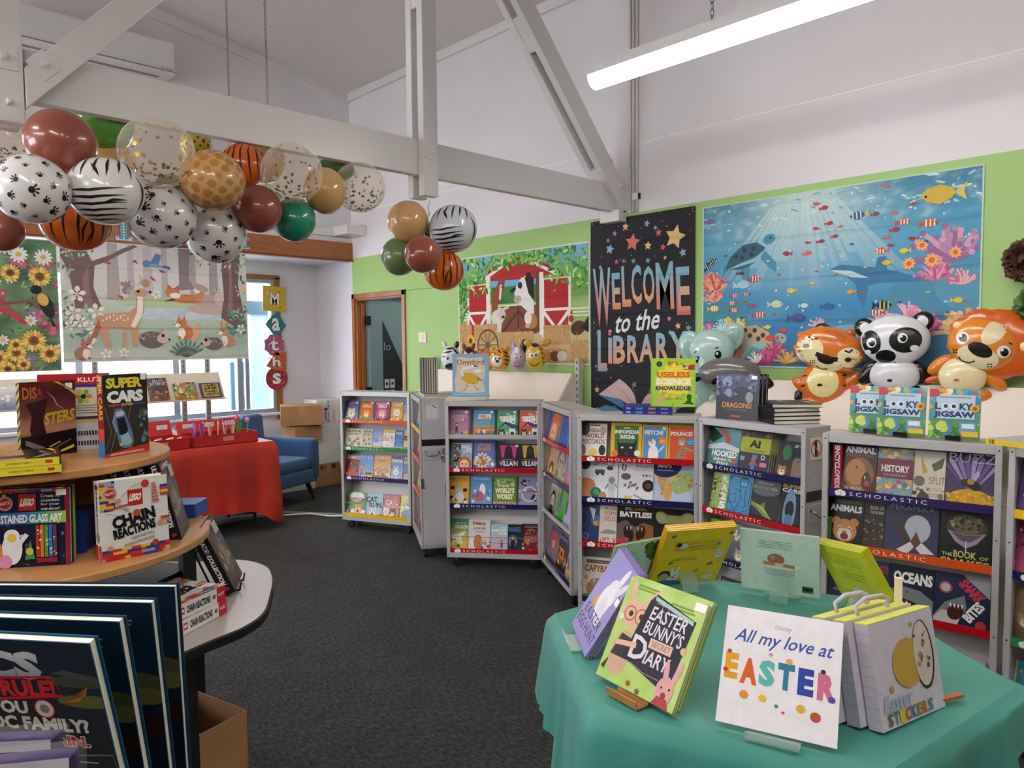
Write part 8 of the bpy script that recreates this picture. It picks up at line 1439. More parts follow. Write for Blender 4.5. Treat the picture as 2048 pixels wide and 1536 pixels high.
def cars(a):
    a.grid(4, 10, lambda x, y: ramp([(0, '#26221e'), (.5, '#33302c'), (1, '#141417')])(y)); a.text('SUPER', .07, .83, .88, .96, '#e6cf3a', .05, sp=.92); a.text('CARS', .08, .65, .90, .80, W_, .06, sp=.92); a.rect(.1, .61, .95, .635, '#3a4a6c'); a.rect(.1, .61, .35, .635, '#b83a34'); a.text('POWER', .4, .605, .65, .64, '#e8c83a', .02)
    for i in range(7): a.stroke([(.62-.1*i, .62), (.45-.05*i, .3), (.6-.12*i, .06)], .014, ['#8a7a4c', '#4a4640'][i % 2])
    a.poly([(.22, .54), (.26, .58), (.38, .58), (.46, .54), (.52, .40), (.62, .26), (.64, .14), (.56, .08), (.42, .08), (.32, .13), (.26, .28), (.20, .44)], '#5f7c9e'); a.poly([(.25, .53), (.38, .555), (.45, .52), (.43, .49), (.27, .48)], '#b9c9d8'); a.poly([(.27, .46), (.45, .47), (.52, .30), (.44, .24), (.32, .26)], '#15171c'); a.poly([(.34, .24), (.52, .27), (.59, .16), (.52, .11), (.40, .12)], '#8fb4d8'); a.stroke([(.23, .5), (.19, .42), (.26, .3)], .03, '#8aa6c4'); a.stroke([(.5, .46), (.6, .3)], .03, '#3f5878'); a.poly([(.3, .14), (.36, .1), (.4, .16)], '#d8b83a'); a.poly([(.55, .12), (.6, .16), (.55, .2)], '#d8b83a')
    busy(a, ['#4a5a4c', '#6a7a8c', '#38403c'], 16, .78, .1, .98, .55, .03, .07, 3); a.poly([(0, 0), (1, 0), (1, .10), (0, .04)], '#b8302a'); a.lines(.08, .01, .9, .04, 2, '#e8c8c0', .008); sticker(a, .9, .95)
book(.158, .236, .022, '#1b1b1f', cars, 'black racing car book at the front edge of the top tier', (.676, 2.331, Z2), rad(27), .0, name='activity_book', spine=lambda a: (a.rect(0, 0, 1, 1, '#8a2430'), a.text('SUPER CARS', .5-3.4, .74, .5+3.4, .80, '#e0c83a', .02, rot=-pi/2), a.rect(0, .0, 1, .2, '#3f7fb8'), a.rect(0, .2, 1, .35, '#c8503a')))
for i in range(3): book(.17, .23, .02, ['#15171a', '#1b1d20', '#23262a'][i], None, ['front', 'middle', 'rear'][i]+' black book at the left side of the top tier', (.245+.02*i, 2.42+.03*i, Z2), rad(-60), .04, hard=True, name='hardback_book', group='black hardbacks on the top tier')
# -- brick kit books
def bricks(a, y0, y1, seed, x0=0, x1=1):
    R = random.Random(seed); y = y0
    while y < y1:
        x = x0-R.uniform(0, .1); h = .035
        while x < x1:
            w_ = R.choice([.08, .14, .2]); a.rect(max(x0, x), y, min(x1, x+w_), y+h, R.choice(['#b8262c', '#26408c', '#e0b83c', '#9aa0a8', '#c83a30'])); x += w_
        y += h
def lego(a, x0, y0, x1, y1): a.rect(x0, y0, x1, y1, '#c0201f'); a.text('LEGO', x0+(x1-x0)*.1, y0+(y1-y0)*.25, x1-(x1-x0)*.1, y1-(y1-y0)*.25, '#e8c83a', .08, shear=.25); a.text('LEGO', x0+(x1-x0)*.12, y0+(y1-y0)*.28, x1-(x1-x0)*.12, y1-(y1-y0)*.28, W_, .05, shear=.25)
def klogo(a, x, y, r): a.circ(x, y, r, '#d8d2cc'); a.circ(x, y, r*.92, '#b8242a'); a.ring(x, y, r*.78, r*.05, W_); a.text('KLUTZ', x-r*.62, y-r*.16*a.asp, x+r*.62, y+r*.24*a.asp, W_, .03, rot=.15)
def chainr(a):
    a.rect(0, 0, 1, 1, '#e2dfda'); bricks(a, .62, 1, 4, 0, .22); a.poly([(.08, .6), (.5, .72), (.3, .55)], '#e2dfda'); klogo(a, .15, .84, .1); lego(a, .40, .66, .62, .86); a.text('CHAIN', .16, .42, .80, .58, '#141416', .06, rot=.16); a.text('REACTIONS', .17, .29, .80, .42, '#141416', .06, rot=.16)
    a.text('DESIGN AND BUILD', .42, .24, .78, .28, '#5a5654', 0, rot=.15); a.text('AMAZING MOVING MACHINES', .32, .17, .78, .21, '#5a5654', 0, rot=.15); bricks(a, 0, .11, 7); bricks(a, .36, .46, 9, .88, 1); bricks(a, .74, .86, 12, .88, 1)
    for x, y, r, c in ((.66, .92, .06, '#c8342c'), (.52, .56, .055, '#c8483a'), (.78, .14, .05, '#c8342c'), (.12, .16, .04, '#d88a74'), (.26, .74, .04, '#d88a74'), (.86, .38, .04, '#d88a74')): a.circ(x, y, r, c)
    for i in range(12): a.poly([(.74, .66+.022*i), (.86-.004*i, .66+.022*i), (.86-.004*i, .674+.022*i), (.76, .674+.022*i)], '#c03a32' if i % 2 else '#d86a5c')
    a.stroke([(.24, .7), (.4, .62)], .05, '#a8b0bc'); a.stroke([(.3, .78), (.45, .9), (.6, .93)], .006, '#6a6664'); a.stroke([(.1, .64), (.4, .68)], .03, '#c8342c')
def chainspine(a): a.rect(0, 0, 1, 1, '#dcd9d4'); a.rect(0, 0, 1, .2, '#c0242a'); a.rect(.2, .9, .8, .96, '#c0201f'); a.text('CHAIN', .5-1.0, .74, .5+1.0, .79, K_, .05, rot=-pi/2); a.text('REACTIONS', .5-1.1, .51, .5+1.1, .55, K_, .04, rot=-pi/2); a.circ(.5, .3, .36, '#8a8884'); a.text('KLUTZ', .5-.6, .08, .5+.6, .12, W_, .02, rot=-pi/2)
book(.172, .212, .042, '#dedbd6', chainr, 'thick white chain machine kit book standing on the middle tier', (.625, 2.113, Z1), rad(2), .02, hard=True, name='kit_book', spine=chainspine, group='white kit books')
def stained(a):
    a.rect(0, 0, 1, 1, '#141a34'); bricks(a, .95, 1.0, 2); a.rect(.94, 0, 1, 1, '#8a1f34'); R = random.Random(4)
    for i in range(44): a.circ(R.random()*.92, R.random(), R.choice([.004, .007]), '#d8dce8', 6)
    for i in range(12): x, y = R.uniform(.1, .9), R.uniform(.02, .92); a.poly([(x, y), (x+.04, y+.015), (x+.035, y+.05), (x-.005, y+.035)], R.choice(['#2f6fc0', '#d8c23a', '#8a2440', '#c8ccd4']))
    klogo(a, .19, .82, .10); lego(a, .36, .72, .58, .93); 
    for i, s_ in enumerate(('Create 18', 'suncatchers', 'for your', 'window!')): a.text(s_, .64, .88-.055*i, .88, .92-.055*i, '#e8e4d8', .01)
    a.grid(10, 1, lambda x, y: ramp([(0, '#2f5fa8'), (.4, '#2f6fb0'), (.65, '#3f9a8c'), (1, '#a8c83a')])(x), 0, .55, .96, .70); a.text('STAINED GLASS ART', .13, .565, .91, .67, '#eef0ec', .04)
    for i, c in enumerate(('#a8322c', '#d8702c', '#4f9a3c', '#2f6fc0', '#6a3a50')): a.rect(.57+.055*i, .12, .615+.055*i, .53, c); busy(a, ['#e0c83a', '#d8d4c8'], 4, .57+.055*i, .15, .61+.055*i, .5, .008, .018, i)
    a.rect(.58, .05, .84, .11, '#8a1f28'); a.ell(.27, .24, .13, .2, '#dfe2e8'); a.circ(.27, .40, .10, '#e6e8ec'); a.circ(.27, .38, .06, '#e0c84a'); a.stroke([(.36, .3), (.46, .42)], .06, '#dfe2e8'); a.poly([(.43, .1), (.56, .1), (.50, .34)], '#3f8f44'); a.circ(.49, .2, .05, '#c8b83a'); a.ell(.07, .22, .08, .14, '#d8823a'); a.poly([(.02, .36), (.13, .36), (.08, .5)], '#4f9a3c'); a.ell(.18, .08, .09, .09, '#d890b0'); sticker(a, .9, .93)
for i in range(2): book(.185, .203, .022, '#8aa83a' if i else '#20283c', stained, ['front colourful window art kit book on the middle tier at left', 'lime edged window art kit book behind the front one'][i], (.4003+.012*i, 2.209+.028*i, Z1), rad(-33), .05, hard=True, name='kit_book', group='window art kit books')
book(.205, .203, .022, '#20283c', stained, 'window art kit book standing on the grey table below the tiers', (.412, 1.995, .7225), rad(-33), .05, hard=True, name='kit_book', group='window art kit books')
book(.205, .203, .022, '#20283c', stained, 'second window art kit book just behind on the grey table', (.426, 2.019, .7225), rad(-33), .05, hard=True, name='kit_book', group='window art kit books')
def ultc(a):
    bgv(a, '#2c2a28', '#15151a'); a.ell(.5, .45, .34, .3, '#5a4a44'); a.ell(.52, .42, .2, .22, '#8a7a5c'); busy(a, ['#7a7468', '#3f5a6c', '#a89a70', '#7a3034'], 26, .08, .15, .95, .85, .03, .09, 5); a.rect(.6, .74, .95, .9, '#b8b4ac'); a.text('ULTIMATE', .1, .9, .7, .96, W_, .03)
def ultspine(a): a.rect(0, 0, 1, 1, '#17171c'); a.text('ULTIMATE', .5-1.05, .80, .5+1.05, .86, W_, .05, rot=-pi/2); a.text('CAR', .5-.5, .60, .5+.5, .66, '#7a7a80', .03, rot=-pi/2); a.text('COLLECTION', .5-1.3, .34, .5+1.3, .40, W_, .05, rot=-pi/2); a.rect(.3, .06, .7, .1, '#b8283a')
for i in range(4):
    ps = rad(-58); ax, ay = cos(ps+pi/2), sin(ps+pi/2)
    book(.16, .235, .034, '#17171c', ultc, ['first black car kit book, rightmost of the leaning row', 'second black car kit book from the right of the row', 'third black car kit book from the right of the row', 'last black car kit book at the back of the row'][i], (.8125-.883*.0362*i, 2.27+.469*.0362*i, Z1), rad(62), .24, hard=True, name='kit_book', spine=ultspine, group='black car kit books')
book(.19, .235, .042, '#17171c', ultc, 'black car kit book leaning on a wire stand on the grey table', (1.0, 2.338, .738), rad(60), .42, hard=True, name='kit_book', spine=ultspine, group='black car kit books')
ws = thing('wire_stand', 'black wire stand propping the leaning car kit book', 'book stand', (.955, 2.365, .7215), rad(60))
for x in (-.05, .05):
    MB().tube([(x, -.06, .004), (x, -.065, .03), (x, -.06, .004), (x, .02, .006), (x, .075, .14)], .0035, 6).build('prong', M_wirek, ws); MB().tube([(x, .072, .135), (x, .13, .003)], .0035, 6).build('rear_leg', M_wirek, ws)
MB().tube([(-.05, .072, .135), (.05, .072, .135)], .0035, 6).build('cross_bar', M_wirek, ws)
# blue kit boxes on the middle tier
def flatbox(w, d, t, col, label, loc, yaw, top=None, front=None, left=None, group=None, name='kit_box', right=None):
    o = MB().box(-w/2, -d/2, 0, w/2, d/2, t, 0, lin(col)).build(name, INK, loc=loc, rot=(0, 0, yaw))
    if top: a = Art(w, d); top(a); a.build('top_print', INK, o, 'top', 0, off=(0, t))
    if front: a = Art(w, t); front(a); a.build('front_print', INK, o, 'front', -d/2)
    if left: a = Art(d, t); left(a); a.build('side_print', INK, o, 'left', 0, off=(-w/2, 0))
    return tag(o, label, 'box', group)
bl = lambda a: (a.rect(0, 0, 1, 1, '#1f3f8c'), lego(a, .06, .25, .2, .75), a.text('LEGO', .3, .2, .75, .8, '#d8d8e0', .03))
for i in range(3): flatbox(.14, .11, .037, '#1c3678', ['bottom', 'middle', 'top'][i]+' small blue kit box stacked behind the white kit book', (.50, 2.33, Z1+.0005+i*.0375), rad(-30), None, bl, bl, 'small blue kit boxes')
flatbox(.15, .11, .045, '#1f4a98', 'blue kit box at the right rim of the middle tier', (.885, 2.53, Z1), rad(-42), lambda a: (a.rect(0, 0, 1, 1, '#2458a8'), lego(a, .1, .5, .4, .9)), bl, bl)
def ctop(a): chainr(a); a.rect(0, .9, 1, 1, '#b8402c')
cs = lambda a: (a.rect(0, 0, 1, 1, '#dedbd6'), a.rect(0, 0, .16, 1, '#c0242a'), lego(a, .19, .3, .27, .75), a.text('CHAIN REACTIONS', .31, .25, .72, .75, K_, .05), a.circ(.79, .5, .03, '#6a6864'), a.rect(.84, 0, 1, 1, '#c0242a'), a.text('KLUTZ', .87, .4, .97, .6, W_, .02))
for i in range(2): flatbox(.222, .172, .043, '#dedbd6', ['lower', 'upper'][i]+' white chain machine kit lying on the grey table', (.735-.004*i, 2.158, .7215+i*.0435), rad(29-2*i), ctop, cs, cs, 'white kit books', 'kit_book')
# glossy black wrapped kits under the middle tier
M_wrap = mat('shrink_wrap_black', '#0c0c0f', .08, coat=1, bump=.25, bscale=18)
for i in range(2):
    o = flatbox(.24, .19, .044, '#101014', ['lower', 'upper'][i]+' shrink wrapped black kit lying under the middle tier', (.70+.03*i, 2.39+.02*i, .7215+i*.0445), rad(24+8*i), lambda a: (a.rect(0, 0, 1, 1, '#121216'), a.text('ULTIMATE', .1, .6, .9, .8, '#5a5a60', .03)), lambda a: (a.rect(0, 0, 1, 1, '#121216'), a.text('ULTIMATE CAR COLLECTION', .06, .3, .94, .7, '#a8a8ac', .03)), None, 'wrapped black kits'); o.data.materials[0] = M_wrap
# open carton with cables below the table
oc = thing('open_carton', 'open brown carton of black cables under the grey table', 'box', (.79, 2.30, 0), rad(14))
w2, d2, h = .115, .165, .385
for nm, a_ in (('front_wall', (-w2, -d2, 0, w2, -d2+.004, h)), ('back_wall', (-w2, d2-.004, 0, w2, d2, h)), ('side_wall', (-w2, -d2, 0, -w2+.004, d2, h)), ('side_wall', (w2-.004, -d2, 0, w2, d2, h)), ('floor_panel', (-w2, -d2, 0, w2, d2, .004))): MB().box(*a_).build(nm, M_card, oc)
R = random.Random(12); M_gk = mat('gloss_black', '#0e0e10', .12, coat=.8)
for i in range(7):
    cx, cy, cz, r = R.uniform(.74, .84), R.uniform(2.21, 2.39), R.uniform(.22, .31), R.uniform(.03, .05); n_ = Vector((R.uniform(-1, 1), R.uniform(-1, 1), R.uniform(.2, 1))).normalized(); u_ = n_.orthogonal().normalized(); v_ = n_.cross(u_)
    pts = [Vector((cx, cy, cz))+u_*r*cos(2*pi*k/20)+v_*r*sin(2*pi*k/20) for k in range(21)]
    o = MB().tube(pts, .006, 6, cap=False).build('cable_coil', M_gk, smooth=True); tag(o, ['first', 'second', 'third', 'fourth', 'fifth', 'sixth', 'seventh'][i]+' coil of black cable heaped in the open carton', 'cable', 'cable coils in the carton')
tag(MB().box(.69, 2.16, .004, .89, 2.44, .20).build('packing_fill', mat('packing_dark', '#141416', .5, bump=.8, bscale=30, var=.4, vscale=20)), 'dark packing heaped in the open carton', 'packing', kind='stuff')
# foreground: dark teal hardbacks and bagged toys on a small table close to the viewer
fg = thing('side_table', 'small table just below the picture holding the foreground books', 'table', (.14, 1.13, 0), rad(-50))
MB().box(-.27, -.21, .825, .20, .20, .848).build('table_top', M_ply, fg, bev=.004)
for sx in (-.24, .17):
    for sy in (-.18, .17): MB().box(sx-.018, sy-.018, 0, sx+.018, sy+.018, .825).build('leg', M_legk, fg)
def croc(a):
    a.grid(1, 6, vg('#0a1c2a', '#10283a')); a.ell(.93, .80, .16, .03, '#3c4a40'); a.ell(.94, .70, .14, .035, '#5c6432'); a.poly([(.83, .69), (.93, .73), (.95, .78), (.90, .70)], '#b87a34'); a.poly([(.80, .84), (1, .80), (1, .83), (.86, .86)], '#46504c')
    cg = ramp([(.80, '#7f98a4'), (.95, '#e0e6e8')]); a.text('EPICS', .20, .80, .765, .945, lambda x, y: cg(y), .06); a.stroke([(.52, .80), (.80, .82), (.83, .725), (.54, .69), (.52, .80)], .012, '#b8202a'); a.text('RULE!', .56, .71, .805, .80, '#c42430', .05, rot=.03)
    a.text('DO YOU', .34, .615, .66, .685, '#c8d0d0', .05); a.circ(.735, .65, .045, '#b8303a'); a.circ(.735, .65, .039, '#c8ccc8'); a.circ(.735, .65, .022, '#7a7d7c', 8); a.text('CROC FAMILY?', .36, .53, .915, .605, '#c8d0d0', .05); a.text('AGAIN.', .62, .45, .905, .515, '#d8d8d4', .09); a.text('AGAIN.', .625, .455, .90, .51, '#9a1f2c', .05); a.stroke([(.76, .40), (.99, .42), (1, .3)], .008, '#5a7a5c'); a.lines(.74, .36, .92, .38, 1, '#8a9a98', .008)
def croc2(a): bgv(a, '#0b1a28', '#10283a', 6); a.ell(.8, .58, .3, .07, '#4a4a30'); a.ell(.85, .52, .25, .05, '#5c6030'); a.ell(.8, .36, .25, .08, '#2c1a14'); a.lines(.6, .86, .92, .92, 3, '#7f8c94', .008)
for i, (x, y, z, yw, ti, w_, h_) in enumerate(((.197, 1.206, .8485, -52, -13.3, .332, .300), (.222, 1.238, .8485, -50.5, -10.2, .345, .302), (.2515, 1.255, .8485, -49, -6.5, .352, .305), (.275, 1.278, .8485, -47, -3.2, .36, .308))):
    book(w_, h_, .018, ['#155070', '#14445e', '#123c54', '#10364c'][i], croc if i == 0 else croc2, ['nearest dark teal crocodile book with white and red title', 'second dark teal book in the foreground stack', 'third dark teal book in the foreground stack', 'rearmost dark teal book in the foreground stack'][i], (x, y, z), rad(yw), rad(ti), hard=True, name='hardback_book', group='foreground dark teal books', ink=DARKINK)
M_bag = glassmat('clear_bag', '#ffffff', .005, .08, .10)
for i, (px, py, dp, w_) in enumerate(((10, 1500, .80, .11), (20, 1545, .74, .12))):
    p = at(px, py, dp); t = thing('bagged_toy', ['rear purple toy pack in a clear bag at the lower left corner', 'front purple toy pack in a clear bag at the lower left corner'][i], 'toy pack', (p.x, p.y, .8485), rad(-40+6*i), 'bagged toy packs'); hh = p.z-.8485+.022
    MB().box(-w_/2, -.012, .004, w_/2, .012, hh-.008, 0, lin('#2a1c4c')).build('toy_card', INK, t)
    a = Art(w_, hh-.01); a.rect(.0, .95, 1, 1, '#e4e2ea'); a.ell(.72, .80, .16, .10, '#dcd8ee'); a.circ(.36, .82, .07, '#d8c23a'); busy(a, ['#3a2a60', '#241848', '#4a3a78'], 12, .05, .2, .95, .9); a.build('card_print', INK, t, 'front', -.0125, off=(0, .004))
    MB().box(-w_/2-.008, -.016, 0, w_/2+.008, .016, hh).build('bag', M_bag, t, bev=.006)
# ------------------------------------------------------------------ hexagonal table with teal cloth and easter books
M_teal = mat('teal_cloth', '#409284', .55, var=.05, vscale=2, bump=.22, bscale=7, sheen=.15)
HX, HY, HR, HZ = 1.725, .885, .565, .735
HEX = [(HX+HR*cos(rad(a_)), HY+HR*sin(rad(a_))) for a_ in (111, 171, 231, 291, 351, 51)][::-1]
ht = thing('hexagonal_table', 'hexagonal table with black legs under the teal cloth', 'table', (HX, HY, 0))
MB().prism([((x-HX)*.985, (y-HY)*.985) for x, y in HEX[::-1]], HZ-.028, HZ-.001).build('table_top', M_lam, ht)
for a_ in (111, 171, 231, 291, 351, 51): MB().box(-.025, -.025, 0, .025, .025, HZ-.028, M=Matrix.Translation((HR*.90*cos(rad(a_)), HR*.90*sin(rad(a_)), 0)) @ Matrix.Rotation(rad(a_), 4, 'Z')).build('leg', M_legk, ht, bev=.004)
hems = {}
drape('tablecloth', HEX, HZ, lambda i, t: [(.24, .2), (.2, .055), (.055, .36), (.36, .30), (.30, .25), (.25, .24)][i][0]*(1-t)+[(.24, .2), (.2, .055), (.055, .36), (.36, .30), (.30, .25), (.25, .24)][i][1]*t+.012*sin(9*t+i), 'teal fabric cloth draped in folds over the hexagonal table', M_teal, waves=19, amp=.016, seed=5, flare=.012, cornerdrop=.0)
ZT = HZ+.0035
def acrylic(label, x, y, yaw, tilt, w=.11, h=.12, m=None): return easel(label, (x, y, ZT), yaw, w, h, tilt, m or M_acr, .03, group='book stands on the teal table')
def standing(key, x, y, yaw, tilt, w, h, t, col, art, labels, z=.748, back=None, hard=True, roll=0, name='picture_book', sign=1, group=None, spine=None, edge=0):
    """copies stacked one behind another, nearest first; sign -1 when the viewer sees the back covers"""
    n = len(labels); ax, ay = -sin(yaw), cos(yaw); c, s_ = cos(tilt), sin(tilt)
    for i, lab in enumerate(labels):
        d = i*(t+.0006)
        book(w, h, t, col, art, lab, (x+ax*d*c, y+ay*d*c, z+d*s_*(1 if tilt > 0 else 0)-(d*s_ if tilt > 0 else 0)), yaw, tilt, roll, hard, name, 'book', group, back, spine)
# front white book
def love(a):
    a.rect(0, 0, 1, 1, '#e6e3e6'); a.text('Disney', .44, .84, .58, .89, '#8a888c', 0, shear=.35); a.text('All my love at', .1, .66, .93, .81, '#3f539c', .012, shear=.35, rot=-.015)
    for ch, x0, x1, c, dy in (('E', .03, .15, '#e0a02c', .01), ('A', .17, .32, '#d8602c', -.01), ('S', .33, .47, '#5fb4a8', 0), ('T', .49, .63, '#2f7f94', 0), ('E', .66, .79, '#34489c', -.01), ('R', .82, .97, '#c87088', -.02)): a.text(ch, x0, .36+dy, x1, .58+dy, c, .06)
    for x, y, r, c in ((.06, .60, .022, '#b83a5c'), (.42, .63, .02, '#d890b0'), (.58, .60, .03, '#e0a85a'), (.86, .57, .022, '#3a3c48'), (.14, .38, .012, '#d8b24a'), (.5, .22, .018, '#3f8a5c'), (.56, .18, .014, '#c84a5c'), (.94, .36, .03, '#5a4a9c'), (.22, .26, .04, '#d8923c'), (.38, .26, .035, '#e0c040'), (.70, .24, .04, '#d8b03c'), (.82, .2, .045, '#b8542c'), (.04, .44, .022, '#c03a54')): a.ell(x, y, r, r*a.asp*.9, c, 9)
yw = -1.268
acrylic('clear acrylic stand holding the white easter book', 1.325-.0*sin(yw), .644, yw, .512, .10, .15)
standing('g', 1.325, .644, yw, .512, .226, .231, .008, '#dfdde0', love, ['white square easter book with rainbow capital letters at the table front'], z=.752)
# diary
def diary(a):
    a.grid(8, 8, lambda x, y: mixc(lin('#9fc457'), lin('#c3d88a'), noise.noise(Vector((x*4, y*4, 1)))+.5)); a.lines(.1, .9, .45, .96, 2, '#7a9a44', .02); a.lines(.55, .84, .9, .9, 2, '#7a9a44', .02)
    a.ell(.2, .28, .13, .22, '#caa58c'); a.ell(.22, .66, .17, .15, '#d9b196'); a.ell(.1, .88, .035, .12, '#d9b196', rot=.15); a.ell(.36, .84, .04, .12, '#d9b196', rot=-.5); a.ring(.15, .66, .07, .014, '#b0614c'); a.ring(.30, .66, .075, .014, '#b0614c'); a.circ(.16, .66, .03, '#3a2c28', 10); a.circ(.30, .66, .03, '#3a2c28', 10)
    a.poly([(.08, .24), (.3, .24), (.28, .44), (.14, .46)], '#3c3238'); a.poly([(.34, .84), (.40, .92), (.93, .80), (.88, .22), (.80, .13), (.24, .26)], '#2b2734'); a.poly([(.39, .90), (.90, .80), (.91, .76), (.40, .86)], '#a8c8c0')
    a.text('EASTER', .40, .67, .86, .80, '#d9d4da', .015, rot=-.03, shear=.1); a.text("BUNNY'S", .38, .53, .86, .66, '#d9d4da', .015, rot=-.03, shear=.1); a.rect(.50, .43, .78, .52, '#d8b8a0'); a.text('SECRET', .53, .45, .76, .505, '#a87f6c', .02); a.text('D', .30, .28, .50, .50, '#d9d4da', .02); a.text('IARY', .50, .28, .80, .41, '#d9d4da', .015, shear=.1)
    a.stroke([(.42, .84), (.6, .83), (.8, .79)], .006, '#a8a0a8'); a.stroke([(.36, .24), (.55, .2), (.74, .2)], .006, '#a8a0a8'); a.ring(.55, .82, .04, .006, '#a8a0a8'); a.stroke([(.10, .36), (.22, .38), (.36, .40)], .05, '#d9b196'); a.circ(.9, .52, .035, '#d9b196', 10)
    a.ell(.84, .14, .10, .13, '#d8a0a0'); a.ell(.80, .30, .03, .11, '#d8a0a0', rot=.2); a.ell(.92, .32, .03, .12, '#d8a0a0', rot=-.2); a.poly([(.74, 0), (.94, 0), (.9, .08), (.78, .08)], '#a83a3c'); a.circ(.80, .16, .012, K_, 8); a.circ(.89, .17, .012, K_, 8); a.ell(.845, .10, .03, .03, '#8a3a40')
    a.poly([(.02, .1), (.08, .2), (.07, .08)], '#5a3a26'); a.circ(.42, .06, .025, '#b83c34'); a.circ(.55, .03, .025, '#5a6a54'); sticker(a, .92, .93); a.stroke([(.04, .62), (.08, .58)], .05, '#e4e0d4')
yw = -1.719
acrylic('wooden stand behind the easter diary book', 1.262, .938, yw, .519, .09, .14, mat('stand_wood', '#b07a3c', .45, var=.2, vscale=12))
standing('f', 1.262, .938, yw, .519, .231, .236, .016, '#86ad42', diary, ['green easter diary book with a rabbit holding a black slate', 'second easter diary book behind the front copy'], z=.755, group='easter diary books', name='hardback_book')
# egg hunt
def hunt(a):
    a.rect(0, 0, 1, 1, '#9488c4'); a.ell(.62, .62, .2, .16, '#e4e0e8', rot=.3); a.ell(.55, .5, .22, .2, '#e6e3ea'); a.ell(.72, .82, .07, .15, '#e6e3ea', rot=-.3); a.ell(.85, .74, .06, .14, '#d8d4e0', rot=-.7); a.poly([(.86, .7), (.95, .66), (.9, .6)], '#b83a4c'); a.ell(.62, .4, .12, .16, '#dcd8e2', rot=.5); a.ell(.28, .42, .07, .08, '#c8923c'); a.text('EASTER', .12, .24, .9, .35, '#2f2a4c', .0); a.text('EGG HUNT', .06, .1, .94, .21, '#2f2a4c', .0); sticker(a, .92, .62)
yw = -2.247
acrylic('clear acrylic stand under the lilac egg hunt books', 1.403, 1.213, yw, .557, .1, .13)
standing('a', 1.403, 1.213, yw, .557, .189, .244, .009, '#8678ba', hunt, ['front lilac egg hunt picture book with white hens', 'second lilac egg hunt book in its stack', 'rear lilac egg hunt book in its stack'], z=.752, roll=.07, group='lilac egg hunt books')
# books turned away: back covers toward the viewer
def yback(a):
    a.rect(0, 0, 1, 1, '#ffcb20'); a.lines(.15, .62, .85, .80, 5, '#7a6a1c', .008); a.lines(.2, .45, .6, .5, 2, '#b07a2c', .01); a.text('HOPPY', .38, .68, .62, .71, '#c86a3c', 0)
    for x, y, r, c in ((.12, .9, .04, '#4a6a9c'), (.2, .42, .04, '#b06a34'), (.8, .36, .05, '#b06a34'), (.62, .24, .04, '#c8924a'), (.82, .72, .035, '#4f9ac0'), (.95, .9, .035, '#8a5a3c')): a.ell(x, y, r, r*a.asp*.7, c, 10, rot=.5)
    beast(a, .3, .16, .1, '#e8e8ea', ears='long'); a.circ(.16, .2, .09, '#3a2a20'); a.circ(.16, .17, .07, '#d8a888'); a.ell(.22, .02, .24, .08, '#3f6aa8'); a.ell(.3, .72, .08, .04, '#dfe6ea'); a.circ(.24, .74, .04, '#3a2a20'); a.rect(.74, .06, .9, .16, '#dfe6dc'); beast(a, .88, .52, .06, '#cfe0e0', ears='long')
def mint(a):
    a.rect(0, 0, 1, 1, '#b4c8b8'); a.lines(.22, .72, .68, .86, 5, '#5c6a64', .008); a.lines(.3, .28, .7, .40, 4, '#5c6a64', .008); a.ell(.46, .56, .11, .09, '#86644e'); a.circ(.42, .58, .03, '#a8846c'); a.stroke([(.3, .48), (.7, .46)], .05, '#a8743c'); a.poly([(.7, .49), (.76, .46), (.7, .43)], '#e8dcc8'); a.ell(.5, .47, .06, .03, '#c8a88c'); a.rect(.78, .06, .92, .17, '#2f7a3c'); a.rect(.79, .09, .91, .15, '#123018')
def lime(a): a.rect(0, 0, 1, 1, '#cfd02a'); a.lines(.2, .7, .85, .88, 5, '#5c661a', .008); a.lines(.25, .45, .8, .6, 3, '#5c661a', .008); a.rect(.1, .3, .6, .32, '#d8dc7a'); a.ell(.4, .15, .2, .1, '#7a8a1c'); a.rect(.7, .08, .9, .16, '#2f3a14')
def cover0(c): return lambda a: (a.rect(0, 0, 1, 1, c), a.text('EASTER', .1, .7, .9, .88, W_, .04), beast(a, .5, .35, .2, '#efe6dc', ears='long'))
def facing_away(x, y, yaw, lean, w, h, t, col, back, front, labels, z, group, roll=0):
    """yaw: direction of the visible back cover's right; lean: top comes toward the viewer"""
    for i, lab in enumerate(labels):
        d = i*(t+.0006); ax, ay = -sin(yaw), cos(yaw); c = cos(lean)
        # rotate half a turn so that the front cover looks away
        book(w, h, t, col, front, lab, (x+ax*(d+t)*c, y+ay*(d+t)*c, z+(d+t)*sin(lean)), yaw+pi, lean, roll, True, 'picture_book', 'book', group, back)
facing_away(1.965, 1.262, rad(-31), .56, .226, .245, .008, '#f2c01c', yback, cover0('#d8b83a'), ['nearest yellow picture book turned to show its back cover', 'middle yellow picture book of the three', 'farthest yellow picture book of the three'], .752, 'yellow picture books')
facing_away(2.091, 1.002, rad(-74.3), .21, .226, .197, .009, '#b4c6b8', mint, cover0('#9ac0b0'), ['pale mint picture book showing a pencil drawing on its back cover'], .755, None)
facing_away(2.15, .765, rad(-120), .50, .20, .205, .009, '#c4c824', lime, cover0('#a8c03a'), ['nearest lime picture book turned away at the right', 'middle lime picture book of the three', 'farthest lime picture book of the three'], .752, 'lime picture books', .12)
acrylic('clear acrylic stand under the yellow books', 1.99, 1.30, rad(-31)+pi, .5, .1, .11); acrylic('clear acrylic stand under the mint book', 2.10, 1.0, rad(-74)+pi, .2, .1, .10); acrylic('clear acrylic stand under the lime books', 2.17, .75, rad(-120)+pi, .5, .1, .1)
